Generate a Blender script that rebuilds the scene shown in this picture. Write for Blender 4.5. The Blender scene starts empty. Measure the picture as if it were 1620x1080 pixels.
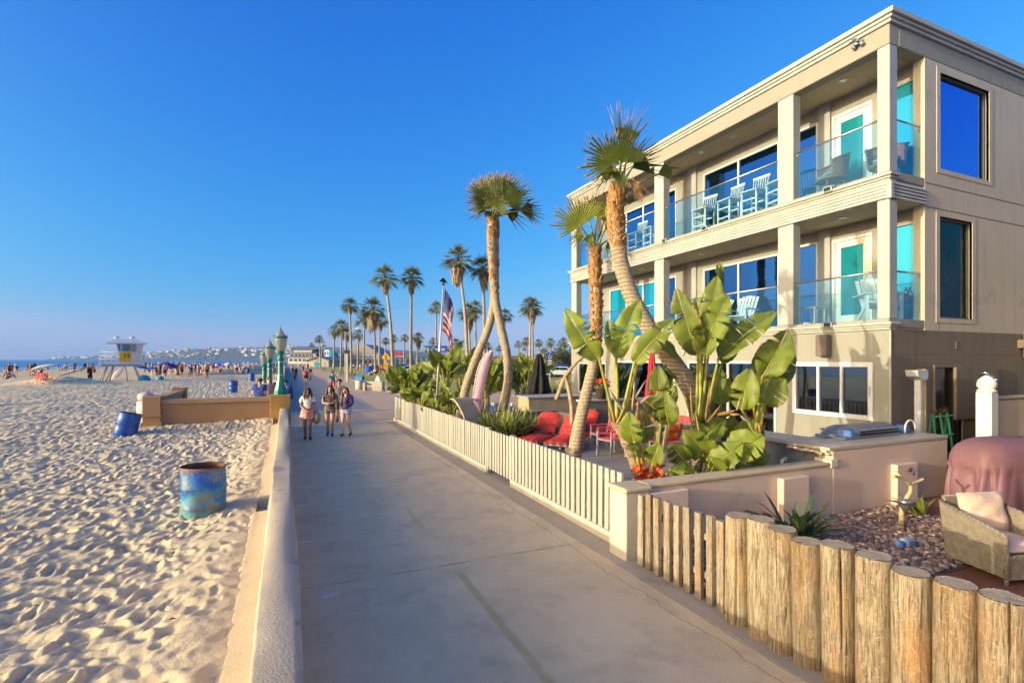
import bpy, bmesh, math, random
import numpy as np
from mathutils import Vector, Matrix
random.seed(11)
RNG = np.random.default_rng(5)
SC = bpy.context.scene
COL = SC.collection
R = math.radians
# ------------------------------------------------------------------ camera, sky, sun, exposure
FPX, CX, HY, CAMH = 811.0, 810.0, 569.0, 2.5          # focal length and horizon in pixels of the 1620 px wide photograph
YAW = math.atan((CX - 452.0) / FPX)
SN, CS = math.sin(YAW), math.cos(YAW)
cam = bpy.data.cameras.new('camera')
cam_ob = bpy.data.objects.new('camera', cam)
COL.objects.link(cam_ob)
cam_ob.location = (0, 0, CAMH)
cam_ob.rotation_euler = (R(90), 0, -YAW)
cam.sensor_width = 36.0
cam.lens = FPX / 1620.0 * 36.0
cam.shift_y = (HY - 540.0) / 1620.0
cam.clip_start = 0.05
cam.clip_end = 30000
SC.camera = cam_ob
SUN_EL = R(10.0)
SUN_AZ = R(4.5)                                       # direction the light travels, from +X
sun_dir = Vector((math.cos(SUN_AZ) * math.cos(SUN_EL), math.sin(SUN_AZ) * math.cos(SUN_EL), -math.sin(SUN_EL)))
world = bpy.data.worlds.new('World')
SC.world = world
world.use_nodes = True
wn = world.node_tree
wn.nodes.clear()
w_out = wn.nodes.new('ShaderNodeOutputWorld')
w_bg = wn.nodes.new('ShaderNodeBackground')
w_sky = wn.nodes.new('ShaderNodeTexSky')
w_sky.sky_type = 'NISHITA'
w_sky.sun_disc = False
w_sky.sun_elevation = SUN_EL
w_sky.sun_rotation = math.atan2(-sun_dir.x, -sun_dir.y)
w_sky.altitude = 0
w_sky.air_density = 1.0
w_sky.dust_density = 0.3
w_sky.ozone_density = 2.0
# the photograph's deep, polarised blue: one tone curve per channel over the whole clear sky, plus the sea haze that glows round the low sun
EXPOSURE = 0.30
SKY_CURVE = ((0.014, 2.6, 0.38), (0.132, 0.98, 0.53), (0.54, 0.36, 0.90))      # gain, power, ceiling
HAZE_CURVE = ((0.088, 1.85, 18.0), (0.073, 1.85, 14.0), (0.034, 1.85, 7.0))
w_sky2 = wn.nodes.new('ShaderNodeTexSky')
w_sky2.sky_type = 'NISHITA'
w_sky2.sun_disc = False
w_sky2.sun_elevation = SUN_EL
w_sky2.sun_rotation = w_sky.sun_rotation
w_sky2.dust_density = 7.0
w_sky2.ozone_density = 3.0
def tone(sky, curve):
 sep = wn.nodes.new('ShaderNodeSeparateColor')
 com = wn.nodes.new('ShaderNodeCombineColor')
 wn.links.new(sky.outputs[0], sep.inputs[0])
 for i, (k, p, top) in enumerate(curve):
  src = sep.outputs[i]
  for op, v in (('POWER', p), ('MULTIPLY', k / 0.15 / 2 ** EXPOSURE), ('MINIMUM', top / 0.15 / 2 ** EXPOSURE)):
   m = wn.nodes.new('ShaderNodeMath')
   m.operation = op
   m.inputs[1].default_value = v
   wn.links.new(src, m.inputs[0])
   src = m.outputs[0]
  wn.links.new(src, com.inputs[i])
 return com.outputs[0]
w_add = wn.nodes.new('ShaderNodeMix')
w_add.data_type = 'RGBA'
w_add.blend_type = 'ADD'
w_add.inputs[0].default_value = 1.0
wn.links.new(tone(w_sky, SKY_CURVE), w_add.inputs[6])
wn.links.new(tone(w_sky2, HAZE_CURVE), w_add.inputs[7])
w_bg.inputs['Strength'].default_value = 0.15
wn.links.new(w_add.outputs[2], w_bg.inputs['Color'])
wn.links.new(w_bg.outputs[0], w_out.inputs['Surface'])
sl = bpy.data.lights.new('sun', 'SUN')
sl.energy = 3.8
sl.angle = R(0.5)
sl.color = (1.0, 0.885, 0.63)
sun_ob = bpy.data.objects.new('sun', sl)
COL.objects.link(sun_ob)
sun_ob.location = (-40, 5, 30)
sun_ob.rotation_euler = sun_dir.to_track_quat('-Z', 'Y').to_euler()
SC.render.engine = 'CYCLES'
SC.view_settings.view_transform = 'Standard'
SC.view_settings.look = 'None'
SC.view_settings.gamma = 1.0
SC.view_settings.use_curve_mapping = False
SC.view_settings.exposure = EXPOSURE
SC.cycles.max_bounces = 6
SC.cycles.diffuse_bounces = 3
SC.cycles.glossy_bounces = 3
SC.cycles.transmission_bounces = 4
SC.cycles.transparent_max_bounces = 10
SC.cycles.volume_bounces = 0
SC.cycles.volume_step_rate = 8
SC.cycles.caustics_reflective = False
SC.cycles.caustics_refractive = False
SC.cycles.sample_clamp_indirect = 4.0
SC.cycles.use_denoising = True
try:
 SC.cycles.denoiser = 'OPENIMAGEDENOISE'
except Exception:
 pass
# ------------------------------------------------------------------ from a pixel of the photograph to a point of the place
def at_depth(px, py, d):
 l = (px - CX) / FPX * d
 return Vector((d * SN + l * CS, d * CS - l * SN, CAMH + (HY - py) / FPX * d))
def at_ground(px, py, z=0.0):
 return at_depth(px, py, (CAMH - z) * FPX / (py - HY))
def at_x(px, py, X):
 dx = (px - CX) / FPX
 return at_depth(px, py, X / (SN + dx * CS))
def at_y(px, py, Y):
 dx = (px - CX) / FPX
 return at_depth(px, py, Y / (CS - dx * SN))
def V(*a):
 return Vector(a)
# ------------------------------------------------------------------ meshes
class MB:
 """collects faces in world or local coordinates and links them as ONE mesh object"""
 def __init__(self):
  self.v, self.f, self.m, self.s = [], [], [], []
 def face(self, pts, m=0, s=False):
  n = len(self.v)
  self.v.extend([tuple(p) for p in pts])
  self.f.append(tuple(range(n, n + len(pts))))
  self.m.append(m)
  self.s.append(s)
 def raw(self, vs, fs, m=0, s=False):
  n = len(self.v)
  self.v.extend([tuple(p) for p in vs])
  for f in fs:
   self.f.append(tuple(i + n for i in f))
   self.m.append(m)
   self.s.append(s)
 def box(self, x0, x1, y0, y1, z0, z1, m=0):
  vs = [(x0, y0, z0), (x1, y0, z0), (x1, y1, z0), (x0, y1, z0), (x0, y0, z1), (x1, y0, z1), (x1, y1, z1), (x0, y1, z1)]
  self.raw(vs, [(0, 3, 2, 1), (4, 5, 6, 7), (0, 1, 5, 4), (1, 2, 6, 5), (2, 3, 7, 6), (3, 0, 4, 7)], m)
  return self
 def cbox(self, x0, x1, y0, y1, z0, z1, c=0.01, m=0):
  """box with chamfered edges"""
  X, Y, Z = (x0, x1), (y0, y1), (z0, z1)
  vs, idx = [], {}
  for i in (0, 1):
   for j in (0, 1):
    for k in (0, 1):
     sx, sy, sz = (1 - 2 * i), (1 - 2 * j), (1 - 2 * k)
     for ax in range(3):
      p = [X[i] + sx * c, Y[j] + sy * c, Z[k] + sz * c]
      p[ax] = (X[i], Y[j], Z[k])[ax]
      idx[(i, j, k, ax)] = len(vs)
      vs.append(tuple(p))
  g = lambda i, j, k, a: idx[(i, j, k, a)]
  fs = []
  for i in (0, 1):
   q = [g(i, 0, 0, 0), g(i, 1, 0, 0), g(i, 1, 1, 0), g(i, 0, 1, 0)]
   fs.append(q if i else q[::-1])
   q = [g(0, i, 0, 1), g(0, i, 1, 1), g(1, i, 1, 1), g(1, i, 0, 1)]
   fs.append(q if i else q[::-1])
   q = [g(0, 0, i, 2), g(1, 0, i, 2), g(1, 1, i, 2), g(0, 1, i, 2)]
   fs.append(q if i else q[::-1])
  for a in (0, 1):
   for b in (0, 1):
    q = [g(0, a, b, 1), g(1, a, b, 1), g(1, a, b, 2), g(0, a, b, 2)]
    fs.append(q if a == b else q[::-1])
    q = [g(a, 0, b, 2), g(a, 1, b, 2), g(a, 1, b, 0), g(a, 0, b, 0)]
    fs.append(q if a == b else q[::-1])
    q = [g(a, b, 0, 0), g(a, b, 1, 0), g(a, b, 1, 1), g(a, b, 0, 1)]
    fs.append(q if a == b else q[::-1])
  for i in (0, 1):
   for j in (0, 1):
    for k in (0, 1):
     q = [g(i, j, k, 0), g(i, j, k, 1), g(i, j, k, 2)]
     fs.append(q if (i + j + k) % 2 else q[::-1])
  self.raw(vs, fs, m)
  return self
 def obox(self, M, sx, sy, sz, m=0):
  """box of full size sx, sy, sz centred on the origin of the matrix M"""
  vs = [M @ Vector((x * sx / 2, y * sy / 2, z * sz / 2)) for z in (-1, 1) for x, y in ((-1, -1), (1, -1), (1, 1), (-1, 1))]
  self.raw(vs, [(0, 3, 2, 1), (4, 5, 6, 7), (0, 1, 5, 4), (1, 2, 6, 5), (2, 3, 7, 6), (3, 0, 4, 7)], m)
  return self
 def bar(self, a, b, w, h=None, m=0, up=(0, 0, 1)):
  """square bar from a to b"""
  a, b = Vector(a), Vector(b)
  h = h or w
  d = (b - a)
  L = d.length
  d.normalize()
  u = Vector(up)
  if abs(d.dot(u)) > 0.95:
   u = Vector((1, 0, 0))
  s = d.cross(u).normalized()
  t = s.cross(d)
  M = Matrix((s, d, t)).transposed().to_4x4()
  M.translation = (a + b) / 2
  return self.obox(M, w, L, h, m)
 def tube(self, pts, rad, n=8, m=0, s=True, cap=True, flat=1.0):
  pts = [Vector(p) for p in pts]
  if not hasattr(rad, '__len__'):
   rad = [rad] * len(pts)
  base = len(self.v)
  t0 = (pts[1] - pts[0]).normalized()
  u = t0.orthogonal().normalized()
  for i, p in enumerate(pts):
   t = (pts[min(i + 1, len(pts) - 1)] - pts[max(i - 1, 0)])
   if t.length < 1e-9:
    t = t0
   t = t.normalized()
   u = (u - t * u.dot(t))
   if u.length < 1e-6:
    u = t.orthogonal()
   u.normalize()
   w = t.cross(u)
   for k in range(n):
    a = 2 * math.pi * k / n
    self.v.append(tuple(p + (u * math.cos(a) + w * math.sin(a) * flat) * rad[i]))
  for i in range(len(pts) - 1):
   for k in range(n):
    a, b = base + i * n + k, base + i * n + (k + 1) % n
    self.f.append((a, b, b + n, a + n))
    self.m.append(m)
    self.s.append(s)
  if cap:
   self.f.append(tuple(base + k for k in reversed(range(n))))
   self.f.append(tuple(base + (len(pts) - 1) * n + k for k in range(n)))
   self.m += [m, m]
   self.s += [False, False]
  return self
 def lathe(self, prof, c=(0, 0, 0), n=16, m=0, s=True, sx=1.0, sy=1.0, a0=0.0, cap=True):
  base = len(self.v)
  for r, z in prof:
   for k in range(n):
    a = 2 * math.pi * k / n + a0
    self.v.append((c[0] + r * math.cos(a) * sx, c[1] + r * math.sin(a) * sy, c[2] + z))
  for i in range(len(prof) - 1):
   for k in range(n):
    a, b = base + i * n + k, base + i * n + (k + 1) % n
    self.f.append((a, b, b + n, a + n))
    self.m.append(m)
    self.s.append(s)
  if cap:
   if prof[0][0] > 1e-6:
    self.f.append(tuple(base + k for k in reversed(range(n))))
    self.m.append(m); self.s.append(False)
   if prof[-1][0] > 1e-6:
    self.f.append(tuple(base + (len(prof) - 1) * n + k for k in range(n)))
    self.m.append(m); self.s.append(False)
  return self
 def prism(self, poly, ax, a, b, m=0):
  """polygon of (u, v) pushed along axis ax ('x','y','z') from a to b"""
  def P(u, v, w):
   return {'x': (w, u, v), 'y': (u, w, v), 'z': (u, v, w)}[ax]
  n = len(poly)
  vs = [P(u, v, a) for u, v in poly] + [P(u, v, b) for u, v in poly]
  fs = [tuple(range(n - 1, -1, -1)), tuple(range(n, 2 * n))]
  fs += [(i, (i + 1) % n, (i + 1) % n + n, i + n) for i in range(n)]
  self.raw(vs, fs, m)
  return self
 def ball(self, c, r, n=8, m=0, sz=1.0, sx=1.0, sy=1.0):
  k = max(4, n // 2)
  prof = [(max(1e-4, math.sin(math.pi * i / k)) * r, -math.cos(math.pi * i / k) * r * sz) for i in range(k + 1)]
  return self.lathe(prof, c, n, m, True, sx, sy, cap=False)
 def grid(self, P, m=0, s=True, closed=False):
  """rows of points into quads"""
  nr, nc = len(P), len(P[0])
  vs = [p for row in P for p in row]
  fs = []
  for i in range(nr - 1):
   for j in range(nc if closed else nc - 1):
    a, b = i * nc + j, i * nc + (j + 1) % nc
    fs.append((a, b, b + nc, a + nc))
  self.raw(vs, fs, m, s)
  return self
 def jitter(self, amt):
  self.v = [(x + random.uniform(-amt, amt), y + random.uniform(-amt, amt), z + random.uniform(-amt, amt)) for x, y, z in self.v]
  return self
 def mesh(self, name, mats, off=(0, 0, 0)):
  me = bpy.data.meshes.new(name)
  ox, oy, oz = off
  me.from_pydata([(x - ox, y - oy, z - oz) for x, y, z in self.v], [], self.f)
  for mt in (mats if isinstance(mats, (list, tuple)) else [mats]):
   me.materials.append(mt)
  if self.f:
   me.polygons.foreach_set('material_index', self.m)
   me.polygons.foreach_set('use_smooth', self.s)
  me.update()
  return me
 def build(self, name, mats, parent=None, at=None):
  """vertices are world coordinates unless at is None and parent is None; the object's origin goes to at or to its parent's origin"""
  off = Vector((0, 0, 0))
  if parent is not None:
   off = world_loc(parent)
  elif at is not None:
   off = Vector(at)
  o = bpy.data.objects.new(name, self.mesh(name, mats, off))
  COL.objects.link(o)
  if parent is not None:
   o.parent = parent
  elif at is not None:
   o.location = at
  return o
def world_loc(o):
 p = Vector((0, 0, 0))
 while o is not None:
  p = p + o.location
  o = o.parent
 return p
def tag(o, label=None, cat=None, group=None, kind=None):
 if label: o['label'] = label
 if cat: o['category'] = cat
 if group: o['group'] = group
 if kind: o['kind'] = kind
 return o
def thing(name, label, cat, loc=(0, 0, 0), group=None, rz=0.0):
 o = bpy.data.objects.new(name, None)
 o.empty_display_size = 0.2
 COL.objects.link(o)
 o.location = loc
 o.rotation_euler = (0, 0, rz)
 return tag(o, label, cat, group)
def local(name, mb, mats, parent):
 """a part whose vertices are already in its parent's coordinates"""
 o = bpy.data.objects.new(name, mb.mesh(name, mats) if isinstance(mb, MB) else mb)
 COL.objects.link(o)
 o.parent = parent
 return o
def copy_tree(o, parent=None, **kw):
 c = o.copy()
 COL.objects.link(c)
 c.parent = parent
 for ch in o.children:
  copy_tree(ch, c)
 return c
def place(proto, loc, rz=0.0, scale=None, label=None, first=False, group=None):
 o = proto if first else copy_tree(proto)
 o.location = loc
 o.rotation_euler = (0, 0, rz)
 if scale: o.scale = (scale, scale, scale) if not hasattr(scale, '__len__') else scale
 if label: o['label'] = label
 if group: o['group'] = group
 return o
def struct(name, mb, mats, at=(0, 0, 0), kind='structure'):
 o = mb.build(name, mats, at=at)
 o['kind'] = kind
 return o
def text_mesh(txt, size, depth=0.004, align='CENTER', bold=0.0):
 cu = bpy.data.curves.new('lettering', 'FONT')
 cu.body = txt
 cu.size = size
 cu.extrude = depth
 cu.offset = bold
 cu.align_x = align
 cu.align_y = 'CENTER'
 o = bpy.data.objects.new('lettering', cu)
 COL.objects.link(o)
 dg = bpy.context.evaluated_depsgraph_get()
 me = bpy.data.meshes.new_from_object(o.evaluated_get(dg), depsgraph=dg)
 bpy.data.objects.remove(o)
 return me
# ------------------------------------------------------------------ materials
def node_mat(name):
 m = bpy.data.materials.new(name)
 m.use_nodes = True
 nt = m.node_tree
 return m, nt, nt.nodes['Principled BSDF']
def N(nt, t, **kw):
 n = nt.nodes.new(t)
 for k, v in kw.items():
  if k in n.inputs:
   n.inputs[k].default_value = v
  else:
   setattr(n, k, v)
 return n
def ramp(nt, src, stops):
 r = nt.nodes.new('ShaderNodeValToRGB')
 e = r.color_ramp.elements
 while len(e) < len(stops):
  e.new(0.5)
 for el, (p, c) in zip(e, stops):
  el.position = p
  el.color = (c, c, c, 1) if not hasattr(c, '__len__') else (*c, 1)
 nt.links.new(src, r.inputs['Fac'])
 return r
def mixc(nt, fac, a, b, mode='MIX'):
 n = nt.nodes.new('ShaderNodeMix')
 n.data_type = 'RGBA'
 n.blend_type = mode
 for i, s in ((0, fac), (6, a), (7, b)):
  if isinstance(s, bpy.types.NodeSocket):
   nt.links.new(s, n.inputs[i])
  elif hasattr(s, '__len__'):
   n.inputs[i].default_value = (*s, 1)
  else:
   n.inputs[i].default_value = s
 return n.outputs[2]
def noise(nt, scale, detail=3, rough=0.55, vec=None, stretch=None, dist=0.0):
 n = N(nt, 'ShaderNodeTexNoise', Scale=scale, Detail=detail, Roughness=rough, Distortion=dist)
 tc = nt.nodes.new('ShaderNodeTexCoord')
 src = vec or tc.outputs['Object']
 if stretch:
  mp = nt.nodes.new('ShaderNodeMapping')
  mp.inputs['Scale'].default_value = stretch
  nt.links.new(src, mp.inputs['Vector'])
  src = mp.outputs[0]
 nt.links.new(src, n.inputs['Vector'])
 return n.outputs['Fac']
def bump(nt, bsdf, h, strength=0.3, dist=0.02):
 b = N(nt, 'ShaderNodeBump', Strength=strength, Distance=dist)
 nt.links.new(h, b.inputs['Height'])
 nt.links.new(b.outputs[0], bsdf.inputs['Normal'])
 return b
MATS = {}
def mat(name, col, rough=0.6, var=0.12, vs=4.0, bmp=0.0, bs=40.0, metal=0.0, spec=0.5, col2=None, rnd=0.0, stretch=None, trans=0.0, coat=0.0, dirt=None, bd=0.01):
 """procedural paint, plaster, cloth or leaf: base colour with noise in value or towards col2, fine relief, per-object variation"""
 if name in MATS:
  return MATS[name]
 m, nt, b = node_mat(name)
 f = noise(nt, vs, 4, 0.6, stretch=stretch)
 c2 = col2 if col2 is not None else tuple(x * (1 - 2.2 * var) for x in col)
 c1 = col if col2 is not None else tuple(min(1, x * (1 + var)) for x in col)
 r = ramp(nt, f, [(0.32, c1), (0.72, c2)])
 out = r.outputs[0]
 if dirt:
  f2 = noise(nt, dirt[1], 5, 0.65)
  rr = ramp(nt, f2, [(dirt[2], 0.0), (dirt[2] + 0.12, 1.0)])
  out = mixc(nt, rr.outputs[0], out, dirt[0])
 if rnd:
  oi = nt.nodes.new('ShaderNodeObjectInfo')
  mr = N(nt, 'ShaderNodeMapRange')
  mr.inputs[3].default_value = 1 - rnd
  mr.inputs[4].default_value = 1 + rnd
  nt.links.new(oi.outputs['Random'], mr.inputs[0])
  hs = nt.nodes.new('ShaderNodeHueSaturation')
  nt.links.new(out, hs.inputs['Color'])
  nt.links.new(mr.outputs[0], hs.inputs['Value'])
  out = hs.outputs[0]
 nt.links.new(out, b.inputs['Base Color'])
 b.inputs['Roughness'].default_value = rough
 b.inputs['Metallic'].default_value = metal
 b.inputs['Specular IOR Level'].default_value = spec
 if coat:
  b.inputs['Coat Weight'].default_value = coat
  b.inputs['Coat Roughness'].default_value = 0.15
 if bmp:
  bump(nt, b, noise(nt, bs, 4, 0.6, stretch=stretch), bmp, bd)
 if trans:
  tr = N(nt, 'ShaderNodeBsdfTranslucent')
  mx = N(nt, 'ShaderNodeMixShader', Fac=trans)
  nt.links.new(out, tr.inputs['Color'])
  o = nt.nodes['Material Output']
  nt.links.new(b.outputs[0], mx.inputs[1])
  nt.links.new(tr.outputs[0], mx.inputs[2])
  nt.links.new(mx.outputs[0], o.inputs['Surface'])
 MATS[name] = m
 return m
# ------------------------------------------------------------------ materials of the setting
def xyz(nt):
 tc = nt.nodes.new('ShaderNodeTexCoord')
 s = nt.nodes.new('ShaderNodeSeparateXYZ')
 nt.links.new(tc.outputs['Object'], s.inputs[0])
 return s.outputs[0], s.outputs[1], s.outputs[2], tc.outputs['Object']
def math_n(nt, op, a, b=None, clamp=False):
 n = nt.nodes.new('ShaderNodeMath')
 n.operation = op
 n.use_clamp = clamp
 for i, s in enumerate((a, b)):
  if s is None: continue
  if isinstance(s, bpy.types.NodeSocket): nt.links.new(s, n.inputs[i])
  else: n.inputs[i].default_value = s
 return n.outputs[0]
def band(nt, src, centre, half, soft):
 """1 inside |src - centre| < half, soft edge"""
 d = math_n(nt, 'ABSOLUTE', math_n(nt, 'SUBTRACT', src, centre))
 return math_n(nt, 'SUBTRACT', 1.0, math_n(nt, 'DIVIDE', math_n(nt, 'SUBTRACT', d, half), soft, True), True)
def sand_mat():
 m, nt, b = node_mat('sand')
 f = noise(nt, 0.35, 5, 0.6)
 c = ramp(nt, f, [(0.3, (0.72, 0.60, 0.39)), (0.7, (0.65, 0.54, 0.35))]).outputs[0]
 g = noise(nt, 220, 2, 0.7)
 c = mixc(nt, 0.35, c, ramp(nt, g, [(0.3, (0.50, 0.38, 0.22)), (0.62, (0.86, 0.67, 0.40))]).outputs[0])
 nt.links.new(c, b.inputs['Base Color'])
 b.inputs['Roughness'].default_value = 0.95
 b.inputs['Specular IOR Level'].default_value = 0.1
 h = math_n(nt, 'ADD', noise(nt, 40, 5, 0.65), math_n(nt, 'MULTIPLY', noise(nt, 160, 3, 0.6), 0.22))
 bump(nt, b, h, 0.55, 0.035)
 return m
def far_sand_mat():
 m, nt, b = node_mat('far_sand')
 f = noise(nt, 0.05, 5, 0.6)
 c = ramp(nt, f, [(0.3, (0.72, 0.55, 0.32)), (0.7, (0.64, 0.485, 0.28))]).outputs[0]
 nt.links.new(c, b.inputs['Base Color'])
 b.inputs['Roughness'].default_value = 0.95
 b.inputs['Specular IOR Level'].default_value = 0.1
 bump(nt, b, noise(nt, 2.2, 4, 0.6), 1.0, 0.35)
 return m
def walk_mat():
 m, nt, b = node_mat('boardwalk_concrete')
 x, y, z, ob = xyz(nt)
 f = noise(nt, 0.9, 7, 0.7)
 c = ramp(nt, f, [(0.34, (0.74, 0.575, 0.34)), (0.72, (0.58, 0.45, 0.265))]).outputs[0]
 # darker blotches of old spills
 s = ramp(nt, noise(nt, 1.6, 6, 0.7), [(0.50, 0.0), (0.68, 1.0)]).outputs[0]
 c = mixc(nt, math_n(nt, 'MULTIPLY', s, 0.34), c, (0.27, 0.20, 0.13))
 # the scrubbed-off yellow centre line
 cl = band(nt, x, 1.87, 0.026, 0.035)
 wear = math_n(nt, 'MULTIPLY', math_n(nt, 'MAXIMUM', band(nt, y, 4.3, 1.35, .3), math_n(nt, 'MULTIPLY', band(nt, y, 8.0, .4, .5), .6)), ramp(nt, noise(nt, 5, 4, 0.6), [(0.3, 0.45), (0.55, 1.0)]).outputs[0])
 c = mixc(nt, math_n(nt, 'MULTIPLY', math_n(nt, 'MULTIPLY', cl, wear), 0.6), c, (0.38, 0.30, 0.09))
 # faint pale lines across the walk
 l = ramp(nt, noise(nt, 3.2, 4, 0.55, stretch=(0.10, 4.2, 1)), [(0.62, 0.0), (0.70, 1.0)]).outputs[0]
 fade = math_n(nt, 'MULTIPLY', math_n(nt, 'DIVIDE', math_n(nt, 'SUBTRACT', y, 6.5), 2.5, True), 0.30)
 c = mixc(nt, math_n(nt, 'MULTIPLY', l, fade), c, (0.72, 0.56, 0.36))
 # a long crack wandering beside the gutter, a second one from it
 for o_, w_ in ((3.50, 0.004),):
  wx = math_n(nt, 'ADD', x, math_n(nt, 'MULTIPLY', math_n(nt, 'SUBTRACT', noise(nt, 1.1, 6, 0.72, stretch=(0.2, 1, 1)), 0.5), 0.42))
  c = mixc(nt, math_n(nt, 'MULTIPLY', band(nt, wx, o_, w_, 0.006), 0.5), c, (0.12, 0.09, 0.06))
 vo = N(nt, 'ShaderNodeTexVoronoi', Scale=1.7)
 nt.links.new(ob, vo.inputs['Vector'])
 gum = ramp(nt, vo.outputs['Distance'], [(0.020, 1.0), (0.034, 0.0)]).outputs[0]
 c = mixc(nt, math_n(nt, 'MULTIPLY', gum, 0.6), c, (0.13, 0.10, 0.075))
 g = noise(nt, 130, 2, 0.7)
 c = mixc(nt, 0.75, c, mixc(nt, 1.0, c, ramp(nt, g, [(0.36, 0.55), (0.62, 1.35)]).outputs[0], 'MULTIPLY'))
 nt.links.new(c, b.inputs['Base Color'])
 b.inputs['Roughness'].default_value = 0.8
 b.inputs['Specular IOR Level'].default_value = 0.35
 bump(nt, b, math_n(nt, 'ADD', noise(nt, 90, 3, 0.7), noise(nt, 4, 4, 0.6)), 0.22, 0.01)
 return m
def speckled(name, ca, cb, fine=140, spots=None, rough=0.85, bmp=0.25, big=0.6, streak=0.0):
 m, nt, b = node_mat(name)
 c = ramp(nt, noise(nt, big, 5, 0.62), [(0.3, ca), (0.7, cb)]).outputs[0]
 c = mixc(nt, 0.4, c, mixc(nt, 1.0, c, ramp(nt, noise(nt, fine, 2, 0.7), [(0.36, 0.6), (0.62, 1.3)]).outputs[0], 'MULTIPLY'))
 if spots:
  s = ramp(nt, noise(nt, spots[1], 5, 0.7), [(spots[2], 0.0), (spots[2] + 0.1, 1.0)]).outputs[0]
  c = mixc(nt, math_n(nt, 'MULTIPLY', s, spots[3]), c, spots[0])
 if streak:        # rain streaks run down, patches of older paint
  s = ramp(nt, noise(nt, 2.4, 5, 0.7, stretch=(1.6, 1.6, 0.10)), [(0.50, 0.0), (0.70, 1.0)]).outputs[0]
  s2 = ramp(nt, noise(nt, 0.8, 4, 0.6), [(0.4, 0.3), (0.65, 1.0)]).outputs[0]
  c = mixc(nt, math_n(nt, 'MULTIPLY', math_n(nt, 'MULTIPLY', s, s2), streak), c, tuple(v * 0.55 for v in cb))
 nt.links.new(c, b.inputs['Base Color'])
 b.inputs['Roughness'].default_value = rough
 b.inputs['Specular IOR Level'].default_value = 0.3
 bump(nt, b, math_n(nt, 'ADD', noise(nt, fine * 0.5, 4, 0.7), noise(nt, 5, 4, 0.6)), bmp, 0.015)
 return m
def water_mat():
 m, nt, b = node_mat('sea_water')
 f = noise(nt, 0.012, 5, 0.6, stretch=(0.35, 1, 1))
 c = ramp(nt, f, [(0.35, (0.006, 0.105, 0.30)), (0.68, (0.02, 0.20, 0.42))]).outputs[0]
 x, y, z, ob = xyz(nt)
 wc = ramp(nt, noise(nt, 0.06, 5, 0.7, stretch=(1.0, 0.22, 1)), [(0.66, 0.0), (0.70, 1.0)]).outputs[0]
 near = math_n(nt, 'SUBTRACT', 1.0, math_n(nt, 'DIVIDE', math_n(nt, 'SUBTRACT', math_n(nt, 'MULTIPLY', x, -1.0), 60.0), 220.0, True), True)
 c = mixc(nt, math_n(nt, 'MULTIPLY', math_n(nt, 'MULTIPLY', wc, near), 0.75), c, (0.6, 0.66, 0.70))
 nt.links.new(c, b.inputs['Base Color'])
 b.inputs['Roughness'].default_value = 0.28
 b.inputs['Specular IOR Level'].default_value = 0.35
 bump(nt, b, noise(nt, 0.35, 6, 0.7), 0.6, 0.9)
 return m
M_SAND, M_FARSAND, M_WALK, M_WATER = sand_mat(), far_sand_mat(), walk_mat(), water_mat()
M_GUTTER = speckled('gutter_concrete', (0.46, 0.38, 0.28), (0.36, 0.295, 0.22), spots=((0.2, 0.165, 0.12), 1.2, 0.58, 0.5))
M_SEAWALL = speckled('seawall_plaster', (0.57, 0.465, 0.33), (0.45, 0.37, 0.265), 110, ((0.26, 0.20, 0.14), 2.6, 0.57, 0.6), bmp=0.5)
M_LEDGE = speckled('sandy_ledge', (0.58, 0.45, 0.29), (0.48, 0.375, 0.24), 120, bmp=0.4)
M_ASPHALT = speckled('promenade_asphalt', (0.46, 0.37, 0.28), (0.39, 0.315, 0.24), 90)
M_TAN = speckled('tan_pavement', (0.62, 0.42, 0.26), (0.54, 0.365, 0.225), 60, ((0.26, 0.20, 0.15), 0.5, 0.6, 0.4))
M_LAWN = speckled('lawn', (0.33, 0.33, 0.05), (0.42, 0.37, 0.075), 9, ((0.30, 0.235, 0.085), 0.25, 0.55, 0.6), 0.9, 0.5, 0.12)
M_GROUND = speckled('open_ground', (0.48, 0.39, 0.27), (0.40, 0.33, 0.23), 8, big=0.02)
M_DARKGAP = mat('dark_gap', (0.045, 0.04, 0.035), 0.95)
M_STREAKPAINT = mat('sun_streak_and_line_paint', (0.72, 0.66, 0.55), 0.7, 0.1, 30, dirt=((0.36, 0.31, 0.25), 45, 0.56))  # sunlight streaks put in as pale colour; also the street's painted lines
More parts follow.
